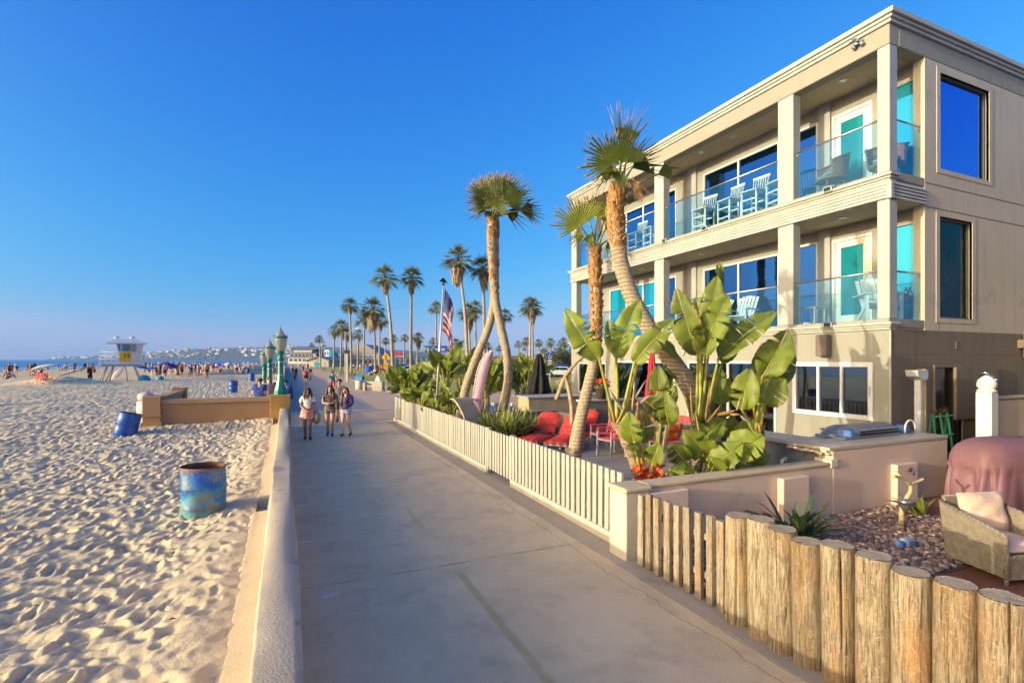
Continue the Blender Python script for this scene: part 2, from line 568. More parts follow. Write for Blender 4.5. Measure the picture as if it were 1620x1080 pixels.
# ------------------------------------------------------------------ sand: one sheet with footprints, finer near the walk
TILE, CELL = 1024, 0.0150
def footprint_tile():
 k = np.fft.fftfreq(TILE, CELL)
 kx, ky = np.meshgrid(k, k, indexing='ij')
 kk = np.hypot(kx, ky)
 def bandnoise(lo, hi):
  w = np.fft.fft2(RNG.standard_normal((TILE, TILE)))
  f = np.exp(-(kk / hi) ** 2) * (1 - np.exp(-(kk / lo) ** 2))
  a = np.real(np.fft.ifft2(w * f))
  return a / a.std()
 h = bandnoise(0.08, 0.5) * 0.014 + bandnoise(1.4, 3.6) * 0.0075 + bandnoise(4.0, 12.0) * 0.0032
 n = 7400
 px, py = RNG.uniform(0, TILE, n), RNG.uniform(0, TILE, n)
 ang = RNG.normal(0.35, 0.9, n)
 ra, rb = RNG.uniform(0.055, 0.13, n), RNG.uniform(0.03, 0.06, n)
 dep = RNG.uniform(0.014, 0.046, n)
 q = np.arange(-13, 14)
 gx, gy = np.meshgrid(q * CELL, q * CELL, indexing='ij')
 for i in range(n):
  c, s = math.cos(ang[i]), math.sin(ang[i])
  u = (gx * c + gy * s) / ra[i]
  v = (-gx * s + gy * c) / rb[i]
  r2 = u * u + v * v
  st = -dep[i] * np.exp(-r2 ** 1.7) + 0.22 * dep[i] * np.exp(-(np.sqrt(r2) - 1.6) ** 2 / 0.25)
  ix = (int(px[i]) + q) % TILE
  iy = (int(py[i]) + q) % TILE
  h[np.ix_(ix, iy)] += st
 return h
FT = footprint_tile()
def tile_at(X, Y):
 u, v = (X / CELL) % TILE, (Y / CELL) % TILE
 i, j = np.floor(u).astype(int), np.floor(v).astype(int)
 fu, fv = u - i, v - j
 i %= TILE; j %= TILE
 i1, j1 = (i + 1) % TILE, (j + 1) % TILE
 return (FT[i, j] * (1 - fu) * (1 - fv) + FT[i1, j] * fu * (1 - fv) + FT[i, j1] * (1 - fu) * fv + FT[i1, j1] * fu * fv)
def coast_x(Y):
 return np.interp(Y, [-500, 150, 230, 330, 600, 1000, 2500], [-78, -76, -70, -55, -25, 20, 200])
def beach_z(X, Y):
 """level of the sand without its footprints"""
 X, Y = np.asarray(X, float), np.asarray(Y, float)
 t = np.clip((X - coast_x(Y)) / 26.0, -1.5, 1)
 z = 0.2 - 1.0 * (1 - np.clip(t, -1.5, 1)) ** 1.0 * (t < 1)
 z = np.where(t >= 1, 0.2, 0.2 - (1 - t) * 1.0)
 z = z + 0.10 * np.exp(-((X + 0.6) / 0.5) ** 2)                       # drifted up against the seawall
 z = z + 0.75 * np.exp(-((X + 19.5) / 3.2) ** 2 - ((Y - 61.5) / 1.5) ** 2)   # the bulldozed mound by the tower ramp
 z = z + 0.16 * np.exp(-((Y - 19.9) / 0.5) ** 2) * (X > -4.4)        # drift along the stucco wall
 return z
def graded(a, b, first, k):
 out, p = [a], a
 while (p - b) * (1 if a < b else -1) < 0:
  p += max(first, k * abs(p)) * (1 if a < b else -1)
  out.append(p)
 out[-1] = b
 return np.array(out)
def grid_mesh(name, xs, ys, Z, material, smooth=True):
 nx, ny = len(xs), len(ys)
 X, Y = np.meshgrid(xs, ys, indexing='ij')
 co = np.stack([X, Y, Z], -1).reshape(-1, 3)
 ii, jj = np.meshgrid(np.arange(nx - 1), np.arange(ny - 1), indexing='ij')
 a = (ii * ny + jj).ravel()
 fl = np.stack([a, a + ny, a + ny + 1, a + 1], -1)
 if xs[1] < xs[0]:
  fl = fl[:, ::-1]
 me = bpy.data.meshes.new(name)
 me.vertices.add(len(co)); me.vertices.foreach_set('co', co.ravel())
 me.loops.add(fl.size); me.loops.foreach_set('vertex_index', fl.ravel().astype(np.int32))
 me.polygons.add(len(fl))
 me.polygons.foreach_set('loop_start', np.arange(0, fl.size, 4, dtype=np.int32))
 me.polygons.foreach_set('use_smooth', np.ones(len(fl), bool))
 me.materials.append(material)
 me.update(calc_edges=True)
 o = bpy.data.objects.new(name, me)
 COL.objects.link(o)
 return o
xs = graded(-0.40, -46.0, 0.016, 0.0052)
ys = graded(0.6, 90.0, 0.016, 0.0050)
XX, YY = np.meshgrid(xs, ys, indexing='ij')
rel = tile_at(XX, YY) * 1.3
rel *= 0.35 + 0.65 * np.clip((-0.45 - XX) / 0.9, 0, 1)
rel *= 1 - np.clip((np.hypot(XX, YY) - 55) / 30, 0, 1) * 0.5
sand = grid_mesh('sand', xs, ys, beach_z(XX, YY) + rel, M_SAND)
sand['kind'] = 'structure'
cx = np.array([-420, -300, -220, -160, -130, -110, -100, -90, -82, -76, -70, -64, -58, -52, -46, -45.9, -30, -15, -0.5, -0.4, 30, 60, 120, 220])[::-1]
cy = np.array([-60, -30, 0, 0.55, 0.6, 20, 40, 60, 75, 89.9, 90, 100, 115, 130, 150, 170, 190, 210, 240, 270, 300, 340, 400, 470, 550, 650, 800, 1000])
XX, YY = np.meshgrid(cx, cy, indexing='ij')
ZZ = beach_z(XX, YY)
ZZ = np.where((XX > -45.95) & (XX < -0.45) & (YY > 0.57) & (YY < 89.95), ZZ - 0.5, ZZ)
ZZ = np.where(XX >= -0.4, -0.30, ZZ)
mb = MB()
rg = random.Random(2)
for k in range(90):
 x, y = -rg.uniform(.6, 9), rg.uniform(2.5, 19)
 z = float(beach_z(x, y)) + float(tile_at(np.array([x]), np.array([y]))[0]) * 1.3 + .008
 a, s = rg.uniform(0, 3.14), rg.uniform(.008, .030)
 c_, d_ = math.cos(a) * s, math.sin(a) * s
 mb.tube([(x - c_, y - d_, z), (x + d_ * .3, y - c_ * .3, z + s * .5), (x + c_, y + d_, z)], [s * .25, s * .4, s * .15], 4)
struct('beach_debris', mb, mat('dark_debris', (0.07, 0.045, 0.03), .9), kind='stuff')
beach = grid_mesh('beach', cx, cy, ZZ, M_FARSAND)
beach['kind'] = 'structure'
# ------------------------------------------------------------------ sea, open ground, hills
mb = MB()
mb.face([(-16000, -3000, -0.8), (9000, -3000, -0.8), (9000, 18000, -0.8), (-16000, 18000, -0.8)])
struct('sea', mb, M_WATER)
mb = MB()
for k, (xo, ya, yb) in enumerate(((6, 120, 175), (9, 190, 250), (14, 150, 215), (18, 235, 320), (22, 130, 180), (27, 200, 300), (7, 265, 330), (33, 300, 420), (12, 340, 430))):
 pts = []
 for i in range(13):
  y = ya + (yb - ya) * i / 12
  w = 0.55 * math.sin(math.pi * i / 12) + 0.05
  x = float(coast_x(y)) - xo + 1.2 * math.sin(y * 0.13 + k)
  pts.append([(x - 0.5 * w - 0.9 * w, y, -0.79), (x - 0.3 * w, y, -0.79 + 0.42 * w), (x + 0.5 * w, y, -0.79 + 0.25 * w), (x + 2.2 * w, y, -0.785)])
 mb.grid(pts)
struct('breaking_waves', mb, mat('foam', (0.78, 0.80, 0.80), 0.8, 0.06, 1.5, 0.3, 2), kind='stuff')
mb = MB()
mb.face([(-0.42, -60, -0.06), (1500, -60, -0.06), (1500, 3000, -0.06), (-0.42, 3000, -0.06)])
struct('ground', mb, M_GROUND)
def hill_mat():
 m, nt, b = node_mat('hill_scrub')
 f = noise(nt, 0.02, 7, 0.68)
 c = ramp(nt, f, [(0.36, (0.045, 0.06, 0.03)), (0.5, (0.10, 0.10, 0.055)), (0.66, (0.24, 0.19, 0.12))]).outputs[0]
 nt.links.new(c, b.inputs['Base Color'])
 b.inputs['Roughness'].default_value = 0.95
 bump(nt, b, noise(nt, 0.05, 5, 0.7), 0.8, 12)
 return m
M_HILL = hill_mat()
def ridge(name, prof, D, depth, foot=-1.0, seed=1):
 """a hill range whose skyline passes through the photograph's points, at its real distance"""
 rg = random.Random(seed)
 rows = []
 pxs = np.arange(prof[0][0], prof[-1][0] + 0.1, 2.5)
 top = np.interp(pxs, [p for p, _ in prof], [q for _, q in prof])
 nr = 9
 for r in range(nr):
  t = r / (nr - 1)
  row = []
  for i, (px, py) in enumerate(zip(pxs, top)):
   d = D - depth * (1 - t)
   z = CAMH + (HY - py) / FPX * D
   zz = foot + (z - foot) * (t ** 0.8)
   if 0 < r: zz += rg.gauss(0, 0.05 + 0.012 * abs(z)) * (0.25 if r == nr - 1 else 1.6 * (t * (1 - t) * 4))
   row.append(tuple(at_depth(px, HY, d).to_2d()) + (zz,))
  rows.append(row)
 last = [(p[0] + 300 * SN, p[1] + 900 * CS, foot) for p in rows[-1]]
 rows.append(last)
 mb = MB()
 mb.grid(rows, 0, True)
 return struct(name, mb, M_HILL)
ridge('headland_hill', [(68, 569.5), (80, 566), (100, 563.5), (130, 563), (160, 562.5), (200, 562), (240, 561.5), (280, 562)], 7200, 900, -1, 3)
ridge('coastal_hill', [(222, 570), (230, 562.5), (240, 557.5), (268, 555), (300, 552.5), (335, 550.5), (380, 549.5), (430, 549), (480, 547.5), (530, 549), (580, 551), (640, 554), (700, 558)], 4600, 1100, -1, 5)
ridge('inland_hill', [(560, 571), (620, 562), (680, 559), (720, 559), (780, 563), (840, 562), (880, 557), (905, 560), (960, 562), (1050, 566)], 3000, 600, -1, 8)
# ------------------------------------------------------------------ boardwalk: slabs with uneven joints, gutter strip, promenade and street beyond
def ragged_slab(x0, x1, y0, y1, z0=-0.05, z1=0.0, n=26, amp=0.007, seed=0):
 rg = random.Random(seed)
 loop = []
 def edge(a, b, k):
  for i in range(k):
   t = i / k
   p = [a[0] + (b[0] - a[0]) * t, a[1] + (b[1] - a[1]) * t]
   if i: p = [p[0] + rg.uniform(-amp, amp), p[1] + rg.uniform(-amp, amp)]
   loop.append(p)
 edge((x0, y0), (x1, y0), n); edge((x1, y0), (x1, y1), n); edge((x1, y1), (x0, y1), n); edge((x0, y1), (x0, y0), n)
 mb = MB()
 N_ = len(loop)
 ins = 0.006
 cx_, cy_ = (x0 + x1) / 2, (y0 + y1) / 2
 def sh(p):
  return (p[0] + (ins if p[0] < cx_ else -ins), p[1] + (ins if p[1] < cy_ else -ins))
 vs = [(x, y, z0) for x, y in loop] + [(x, y, z1 - 0.006) for x, y in loop] + [(*sh(p), z1) for p in loop]
 fs = [(i, (i + 1) % N_, (i + 1) % N_ + N_, i + N_) for i in range(N_)]
 fs += [(i + N_, (i + 1) % N_ + N_, (i + 1) % N_ + 2 * N_, i + 2 * N_) for i in range(N_)]
 fs.append(tuple(range(2 * N_, 3 * N_)))
 mb.raw(vs, fs)
 return mb
mb = MB().box(0.02, 4.3, -6, 20.78, -0.2, -0.022)
walk = struct('boardwalk', mb, mat('joint_grime', (0.02, 0.017, 0.014), 1.0))
for i, (ya, yb) in enumerate(((-6, 0.35), (0.36, 6.04), (6.062, 13.4), (13.414, 20.78))):
 ragged_slab(0.03, 3.70, ya, yb, seed=i, amp=0.010).build('slab', M_WALK, walk)
for i, (ya, yb) in enumerate(((-6, 2.0), (2.006, 6.0), (6.006, 9.6), (9.606, 14.1), (14.106, 20.78))):
 ragged_slab(3.708, 4.3, ya, yb, z1=-0.003, seed=20 + i, amp=0.012).build('gutter_slab', M_GUTTER, walk)
# short streaks of sunlight by the seawall, painted on as pale marks
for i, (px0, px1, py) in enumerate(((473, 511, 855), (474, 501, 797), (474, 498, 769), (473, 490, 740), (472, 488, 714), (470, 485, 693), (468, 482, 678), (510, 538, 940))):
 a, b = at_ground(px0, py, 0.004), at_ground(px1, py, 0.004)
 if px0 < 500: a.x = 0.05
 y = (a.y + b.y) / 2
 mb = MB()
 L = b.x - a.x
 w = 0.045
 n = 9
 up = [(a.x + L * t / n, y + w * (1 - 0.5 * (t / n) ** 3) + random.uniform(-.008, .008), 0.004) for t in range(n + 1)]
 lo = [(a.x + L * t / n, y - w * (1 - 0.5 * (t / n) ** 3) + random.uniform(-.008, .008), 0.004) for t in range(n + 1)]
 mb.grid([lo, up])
 mb.build('sun_streak', M_STREAKPAINT, walk)
mb = MB()
mb.face([(-0.4, 20.8, 0.0), (4.35, 20.8, 0.0), (4.35, 420, 0.0), (-0.4, 420, 0.0)])
struct('promenade', mb, M_ASPHALT)
mb = MB()
mb.face([(4.36, 20.8, 0.004), (60, 20.8, 0.004), (60, 26.6, 0.004), (4.36, 26.6, 0.004)])
mb.face([(4.36, 26.62, 0.004), (60, 26.62, 0.004), (60, 35.5, 0.004), (4.36, 35.5, 0.004)])
mb.face([(-0.3, 20.82, 0.006), (4.34, 20.82, 0.006), (4.34, 26.4, 0.006), (-0.3, 26.4, 0.006)])
street = struct('street', mb, M_TAN)
for y in (21.0, 26.3):
 MB().box(0.1, 12, y - 0.09, y + 0.09, 0.006, 0.012).build('paint_line', M_STREAKPAINT, street)
mb = MB()
mb.face([(4.36, 35.52, 0.004), (7.4, 35.52, 0.004), (9.5, 150, 0.004), (6, 300, 0.004), (4.36, 300, 0.004)])
struct('sidewalk', mb, M_TAN)
mb = MB()
mb.box(7.42, 7.56, 35.5, 75, -0.05, 0.05)
struct('lawn_kerb', mb, M_GUTTER)
# the park lawn, gently uneven
lx = np.concatenate([np.linspace(7.56, 60, 70), np.linspace(62, 150, 30)])
ly = np.concatenate([np.linspace(35.55, 90, 70), np.linspace(92, 210, 40)])
XX, YY = np.meshgrid(lx, ly, indexing='ij')
ZZ = 0.03 + 0.05 * np.sin(XX * 0.35) * np.sin(YY * 0.23) + RNG.normal(0, 0.012, XX.shape)
grid_mesh('lawn', lx, ly, np.maximum(ZZ, 0.008), M_LAWN)['kind'] = 'structure'
mb = MB()
q = [at_ground(px, HY + FPX * 2.4 / d, 0.1) for px, d in ((655, 73), (1130, 73), (1130, 118), (655, 118))]
mb.face([(p.x, p.y, 0.11) for p in q])
struct('parking_lot', mb, M_ASPHALT)
# ------------------------------------------------------------------ seawall
mb = MB()
prof = [(-0.46, -0.3), (-0.46, 0.27), (-0.40, 0.30), (-0.215, 0.31), (-0.195, 0.33), (-0.185, 0.755), (-0.178, 0.775), (-0.16, 0.783), (-0.05, 0.786), (0.045, 0.784), (0.078, 0.775), (0.092, 0.752), (0.094, 0.30), (0.075, 0.02), (0.075, -0.1)]
ysw = np.concatenate([np.arange(-6, 1.5, 0.5), np.arange(1.5, 9, 0.07), np.arange(9, 20.6, 0.2)])
rows = []
rg = random.Random(4)
ph = [rg.uniform(0, 6.28) for _ in prof]
for y in ysw:
 row = []
 for k, (x, z) in enumerate(prof):
  w = 0.008 * math.sin(y * 1.3 + ph[k]) + rg.gauss(0, 0.0022 if k > 3 else 0.005)
  xx, zz = x + w, z + 0.006 * math.sin(y * 0.9 + ph[k] * 2) + rg.gauss(0, 0.002)
  if k in (1, 2, 3) and 8.35 < y < 8.9: zz -= 0.10       # the broken-out notch of the ledge
  row.append((xx, y, zz))
 rows.append(row)
mb.grid(rows, 0, True)
mb.face([rows[-1][k] for k in range(len(prof))])
mb.face([rows[0][k] for k in reversed(range(len(prof)))])
for i, f in enumerate(mb.f[:len(ysw) * (len(prof) - 1) - (len(prof) - 1)]):
 if i % (len(prof) - 1) < 3: mb.m[i] = 1
sw = mb.build('seawall', [M_SEAWALL, M_LEDGE], at=(0, 0, 0))
tag(sw, 'low rough plastered concrete seawall running between the sand and the boardwalk', 'seawall')
mb = MB()
mb.cbox(-0.40, -0.12, 26.5, 170, -0.2, 0.76, 0.03)
tag(mb.build('seawall', M_SEAWALL, at=(-0.26, 26.5, 0)), 'far stretch of low seawall behind the green street lamps', 'seawall')
# ------------------------------------------------------------------ the three-storey beach house
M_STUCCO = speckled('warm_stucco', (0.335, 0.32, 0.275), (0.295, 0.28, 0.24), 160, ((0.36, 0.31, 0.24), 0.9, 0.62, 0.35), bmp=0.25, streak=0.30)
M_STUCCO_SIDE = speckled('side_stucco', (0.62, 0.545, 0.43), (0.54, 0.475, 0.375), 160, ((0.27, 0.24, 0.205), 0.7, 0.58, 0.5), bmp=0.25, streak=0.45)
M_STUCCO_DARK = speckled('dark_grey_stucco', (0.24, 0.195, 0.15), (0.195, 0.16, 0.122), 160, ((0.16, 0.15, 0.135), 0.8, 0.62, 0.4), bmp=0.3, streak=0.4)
M_TRIM = mat('painted_trim', (0.46, 0.445, 0.41), 0.55, 0.06, 2.0, 0.08, 60)
M_GREYTRIM = mat('grey_column_paint', (0.41, 0.405, 0.39), 0.5, 0.06, 2.0, 0.08, 60)
M_SOFFIT = mat('soffit_plaster', (0.50, 0.42, 0.31), 0.8, 0.06, 1.5, 0.1, 60)
M_WHITE = mat('white_frame', (0.74, 0.72, 0.68), 0.4, 0.05, 3)
M_DARKMETAL = mat('dark_metal', (0.04, 0.038, 0.035), 0.4, 0.1, 8, metal=0.6)
M_STEEL = mat('brushed_steel', (0.55, 0.54, 0.52), 0.3, 0.1, 6, metal=0.9)
M_BRONZE = mat('bronze_frame', (0.10, 0.085, 0.07), 0.45, 0.1, 8, metal=0.4)
def glass_mat(name, tint, body, fac, rough=0.02, clear=None):
 m, nt, b = node_mat(name)
 b.inputs['Base Color'].default_value = (*body, 1)
 b.inputs['Roughness'].default_value = 0.3
 gl = N(nt, 'ShaderNodeBsdfGlossy', Roughness=rough)
 gl.inputs['Color'].default_value = (*tint, 1)
 mx = nt.nodes.new('ShaderNodeMixShader')
 fr = N(nt, 'ShaderNodeFresnel', IOR=1.5)
 s = math_n(nt, 'ADD', math_n(nt, 'MULTIPLY', fr.outputs[0], 0.6), fac, True)
 nt.links.new(s, mx.inputs[0])
 nt.links.new(b.outputs[0], mx.inputs[1])
 nt.links.new(gl.outputs[0], mx.inputs[2])
 nt.links.new(mx.outputs[0], nt.nodes['Material Output'].inputs['Surface'])
 if clear:
  tr = N(nt, 'ShaderNodeBsdfTransparent')
  tr.inputs['Color'].default_value = (*clear, 1)
  nt.links.new(tr.outputs[0], mx.inputs[1])
 # old panes are never quite flat
 bp = N(nt, 'ShaderNodeBump', Strength=0.035, Distance=0.05)
 nt.links.new(noise(nt, 1.1, 2, 0.5), bp.inputs['Height'])
 nt.links.new(bp.outputs[0], gl.inputs['Normal'])
 return m
def clear_glass(name, tint, fac):
 m, nt, b = node_mat(name)
 nt.nodes.remove(b)
 tr = N(nt, 'ShaderNodeBsdfTransparent')
 tr.inputs['Color'].default_value = (*tint, 1)
 gl = N(nt, 'ShaderNodeBsdfGlossy', Roughness=0.01)
 gl.inputs['Color'].default_value = (0.42, 0.78, 0.95, 1)
 fr = N(nt, 'ShaderNodeLayerWeight', Blend=0.5)
 mx = nt.nodes.new('ShaderNodeMixShader')
 nt.links.new(math_n(nt, 'ADD', math_n(nt, 'MULTIPLY', math_n(nt, 'POWER', fr.outputs['Facing'], 4.0), 0.30), fac, True), mx.inputs[0])
 nt.links.new(tr.outputs[0], mx.inputs[1])
 nt.links.new(gl.outputs[0], mx.inputs[2])
 nt.links.new(mx.outputs[0], nt.nodes['Material Output'].inputs['Surface'])
 return m
G_BLUE = glass_mat('blue_tinted_glass', (0.13, 0.40, 0.88), (0.006, 0.010, 0.016), 0.42, clear=(0.50, 0.56, 0.62))
M_LIT = bpy.data.materials.new('lit_lamp')
M_LIT.use_nodes = True
M_LIT.node_tree.nodes['Principled BSDF'].inputs['Emission Color'].default_value = (1, .55, .22, 1)
M_LIT.node_tree.nodes['Principled BSDF'].inputs['Emission Strength'].default_value = 7
G_DEEP = glass_mat('deep_blue_glass', (0.08, 0.26, 0.86), (0.004, 0.008, 0.03), 0.62)
G_TEAL = glass_mat('teal_tinted_glass', (0.08, 0.66, 0.88), (0.002, 0.33, 0.44), 0.5)
G_GREY = glass_mat('grey_glass', (0.55, 0.64, 0.66), (0.012, 0.012, 0.012), 0.34, clear=(0.42, 0.42, 0.42))
G_RAIL = clear_glass('railing_glass', (0.83, 0.95, 0.985), 0.10)
G_CLEAR = clear_glass('stair_glass', (0.60, 0.62, 0.60), 0.02)
HX, HY0, HY1, HB = 11.1, 6.36, 18.9, 12.4
house = thing('beach_house', 'three-storey beige stucco house with two long glass-railed balconies facing the beach', 'house', (HX, HY0, 0))
def panel(mb, P, u0, u1, v0, v1, holes, depth, m=0, mr=None):
 """wall with openings: front, back and the reveals of every opening; P(u, v, w) with w into the wall"""
 mr = m if mr is None else mr
 us = sorted({u0, u1, *[h[0] for h in holes], *[h[1] for h in holes]})
 vs = sorted({v0, v1, *[h[2] for h in holes], *[h[3] for h in holes]})
 us = [u for u in us if u0 <= u <= u1]; vs = [v for v in vs if v0 <= v <= v1]
 inside = lambda u, v: any(h[0] < u < h[1] and h[2] < v < h[3] for h in holes)
 for a, b in zip(us, us[1:]):
  for c, d in zip(vs, vs[1:]):
   if inside((a + b) / 2, (c + d) / 2): continue
   mb.face([P(a, c, 0), P(b, c, 0), P(b, d, 0), P(a, d, 0)], m)
   mb.face([P(a, c, depth), P(a, d, depth), P(b, d, depth), P(b, c, depth)], m)
 for h in holes:
  a, b, c, d = h
  for q in ([(a, c), (a, d)], [(a, d), (b, d)], [(b, d), (b, c)], [(b, c), (a, c)]):
   (p1, q1), (p2, q2) = q
   mb.face([P(p1, q1, 0), P(p2, q2, 0), P(p2, q2, depth), P(p1, q1, depth)], mr)
 for (p1, q1), (p2, q2) in (((u0, v0), (u1, v0)), ((u1, v0), (u1, v1)), ((u1, v1), (u0, v1)), ((u0, v1), (u0, v0))):
  mb.face([P(p1, q1, 0), P(p2, q2, 0), P(p2, q2, depth), P(p1, q1, depth)], m)
PX = lambda X: (lambda u, v, w: (X + w, u, v))          # wall facing -X, u along Y
PY = lambda Y: (lambda u, v, w: (u, Y + w, v))          # wall facing -Y, u along X
def hpart(name, mb, mats, parent=None):
 return mb.build(name, mats, parent or house)
# ground floor front
F1 = [(6.66, 8.50, 1.24, 2.45), (8.95, 12.0, 0.14, 2.46), (12.55, 15.7, 0.14, 2.46), (16.3, 18.3, 1.16, 2.40)]
mb = MB(); panel(mb, PX(HX), HY0 + 0.002, HY1, 0.0, 3.1, F1, 0.22)
hpart('wall', mb, M_STUCCO)
BACK2 = [(7.46, 8.42, 3.36, 5.45), (8.78, 9.62, 3.42, 5.50), (9.9, 12.7, 3.36, 5.42), (13.95, 14.6, 3.5, 5.42), (15.0, 17.95, 3.36, 5.40)]
BACK3 = [(7.46, 8.42, 6.33, 8.50), (8.78, 9.62, 6.42, 8.54), (9.9, 12.7, 6.33, 8.50), (13.95, 14.6, 6.45, 8.46), (15.0, 17.95, 6.33, 8.36)]
CORN2, CORN3 = (6.50, 7.28, 3.40, 5.48), (6.50, 7.28, 6.40, 8.56)
for holes, z0, z1, cn in ((BACK2, 3.33, 5.75, CORN2), (BACK3, 6.30, 8.90, CORN3)):
 mb = MB(); panel(mb, PX(HB), HY0 + 0.02, HY1, z0, z1, holes + [cn], 0.2)
 hpart('balcony_wall', mb, M_STUCCO)
 for ya, yb in ((8.44, 8.74), (12.98, 13.38)):
  hpart('pilaster', MB().cbox(HB - 0.07, HB, ya, yb, z0, z1 - 0.005, 0.006), M_GREYTRIM)
# side wall: upper storeys warm grey, ground storey dark
SIDE = [(12.85, 14.80, 6.60, 8.66), (12.83, 14.10, 3.40, 5.58)]
mb = MB(); panel(mb, PY(HY0), 12.3, 24.0, 3.12, 8.86, SIDE, 0.22)
hpart('side_wall', mb, M_STUCCO_SIDE)
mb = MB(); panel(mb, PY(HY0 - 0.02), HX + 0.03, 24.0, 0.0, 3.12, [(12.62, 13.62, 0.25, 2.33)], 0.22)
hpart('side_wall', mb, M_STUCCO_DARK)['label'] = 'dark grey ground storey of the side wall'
mb = MB()
for z in (5.72, 6.22, 2.62): mb.box(12.31 if z > 3 else HX + 0.04, 24, HY0 - (0.004 if z > 3 else 0.024), HY0 - (0.001 if z > 3 else 0.021), z, z + 0.022)
mb.box(12.80, 12.815, HY0 - 0.004, HY0 - 0.001, 3.14, 5.7)
hpart('control_joint', mb, M_STUCCO_DARK)
hpart('corner_bead', MB().cbox(HX - 0.012, HX + 0.025, HY0 - 0.03, HY0 + 0.0, 0.0, 3.1, 0.006), M_TRIM)
# window surrounds standing proud of the side wall
for (a, b, c, d) in SIDE:
 mb = MB()
 mb.box(a - 0.13, a, HY0 - 0.012, HY0 + 0.05, c - 0.1, d + 0.12)
 mb.box(b, b + 0.13, HY0 - 0.012, HY0 + 0.05, c - 0.1, d + 0.12)
 mb.box(a, b, HY0 - 0.012, HY0 + 0.05, d, d + 0.12)
 mb.box(a, b, HY0 - 0.012, HY0 + 0.05, c - 0.1, c)
 hpart('window_surround', mb, M_STUCCO_SIDE)
# far end wall, rear and floors
mb = MB(); mb.box(HB + 0.2, 24, HY1 - 0.02, HY1 + 0.2, 0, 8.9); mb.box(HX + 0.22, HB + 0.2, HY1 - 0.02, HY1 + 0.18, 0, 3.1)
mb.box(23.8, 24.0, HY0 + 0.22, HY1 - 0.02, 0, 8.9)
hpart('end_wall', mb, M_STUCCO)
for z0, z1 in ((3.10, 3.33), (5.755, 6.30)):
 hpart('balcony_floor', MB().box(HX + 0.04, HB + 0.3, HY0 + 0.03, HY1 - 0.03, z0 + 0.004, z1 - 0.004), M_SOFFIT)
hpart('soffit', MB().box(HX + 0.1, HB + 0.3, HY0 + 0.05, HY1 - 0.05, 8.90, 8.98), M_SOFFIT)
mb = MB(); mb.box(HX + 0.3, 23.9, HY0 + 0.25, HY1 - 0.05, 9.0, 9.30)
hpart('roof', mb, M_STUCCO_SIDE)
# columns
for z0, z1 in ((3.335, 5.75), (6.305, 8.855)):
 for ya, yb in ((HY0, 6.60), (8.50, 8.92), (13.10, 13.55), (18.50, HY1)):
  hpart('column', MB().cbox(HX, HX + 0.26, ya, yb, z0, z1, 0.012), M_GREYTRIM)
# beams, fascias and cornices
mb = MB()
mb.cbox(HX - 0.005, HX + 0.3, HY0, HY1, 8.86, 9.27, 0.015)
mb.cbox(HX + 0.305, 24, HY0 - 0.005, HY0 + 0.3, 8.865, 9.268, 0.015)
hpart('roof_beam', mb, M_STUCCO)
mb = MB()
for z, o, h in ((9.27, 0.05, 0.07), (9.34, 0.09, 0.06), (9.405, 0.14, 0.10)):
 mb.cbox(HX - o, HX + 0.5, HY0 - o, HY1 + o, z, z + h, 0.006)
 mb.cbox(HX + 0.502, 24, HY0 - o, HY0 + 0.5, z + 0.001, z + h - 0.001, 0.006)
hpart('roof_cornice', mb, M_TRIM)
mb = MB(); mb.box(HX - 0.10, 24, HY0 - 0.10, HY0 + 0.4, 9.507, 9.535); mb.box(HX - 0.1, HX + 0.4, HY0 + 0.4, HY1 + 0.1, 9.507, 9.535)
hpart('roof_flashing', mb, M_DARKMETAL)
mb = MB()
for i in range(5):
 z = 5.76 + i * 0.068
 mb.prism([(HX - 0.012 - 0.028, z), (HX - 0.012, z + 0.066), (HX + 0.05, z + 0.066), (HX + 0.05, z)], 'y', HY0 - 0.02, HY1 + 0.02)
 mb.prism([(HY0 - 0.05, z), (HY0 - 0.02, z + 0.066), (HY0 + 0.05, z + 0.066), (HY0 + 0.05, z)], 'x', HX + 0.06, 12.29)
hpart('ribbed_fascia', mb, M_TRIM)
hpart('corner_trim', MB().cbox(HX - 0.05, HX + 0.055, HY0 - 0.06, HY0 + 0.04, 5.74, 6.09, 0.008), M_TRIM)
for zz in (6.10, 3.11):
 mb = MB()
 for z, o, h in ((0, 0.03, 0.05), (0.05, 0.07, 0.045), (0.095, 0.12, 0.055)):
  mb.cbox(HX - o, HX + 0.2, HY0 - o * 0.8, HY1 + o, zz + z, zz + z + h, 0.008)
 hpart('balcony_cornice', mb, M_TRIM)
 mb = MB().cbox(HX + 0.0, HX + 0.26, HY0 + 0.006, HY1 - 0.006, zz + 0.151, zz + 0.222, 0.006)
 mb.cbox(HX + 0.262, 12.3, HY0 + 0.004, HY0 + 0.2, zz + 0.05, zz + 0.22, 0.006)
 hpart('balcony_kerb', mb, M_STUCCO)
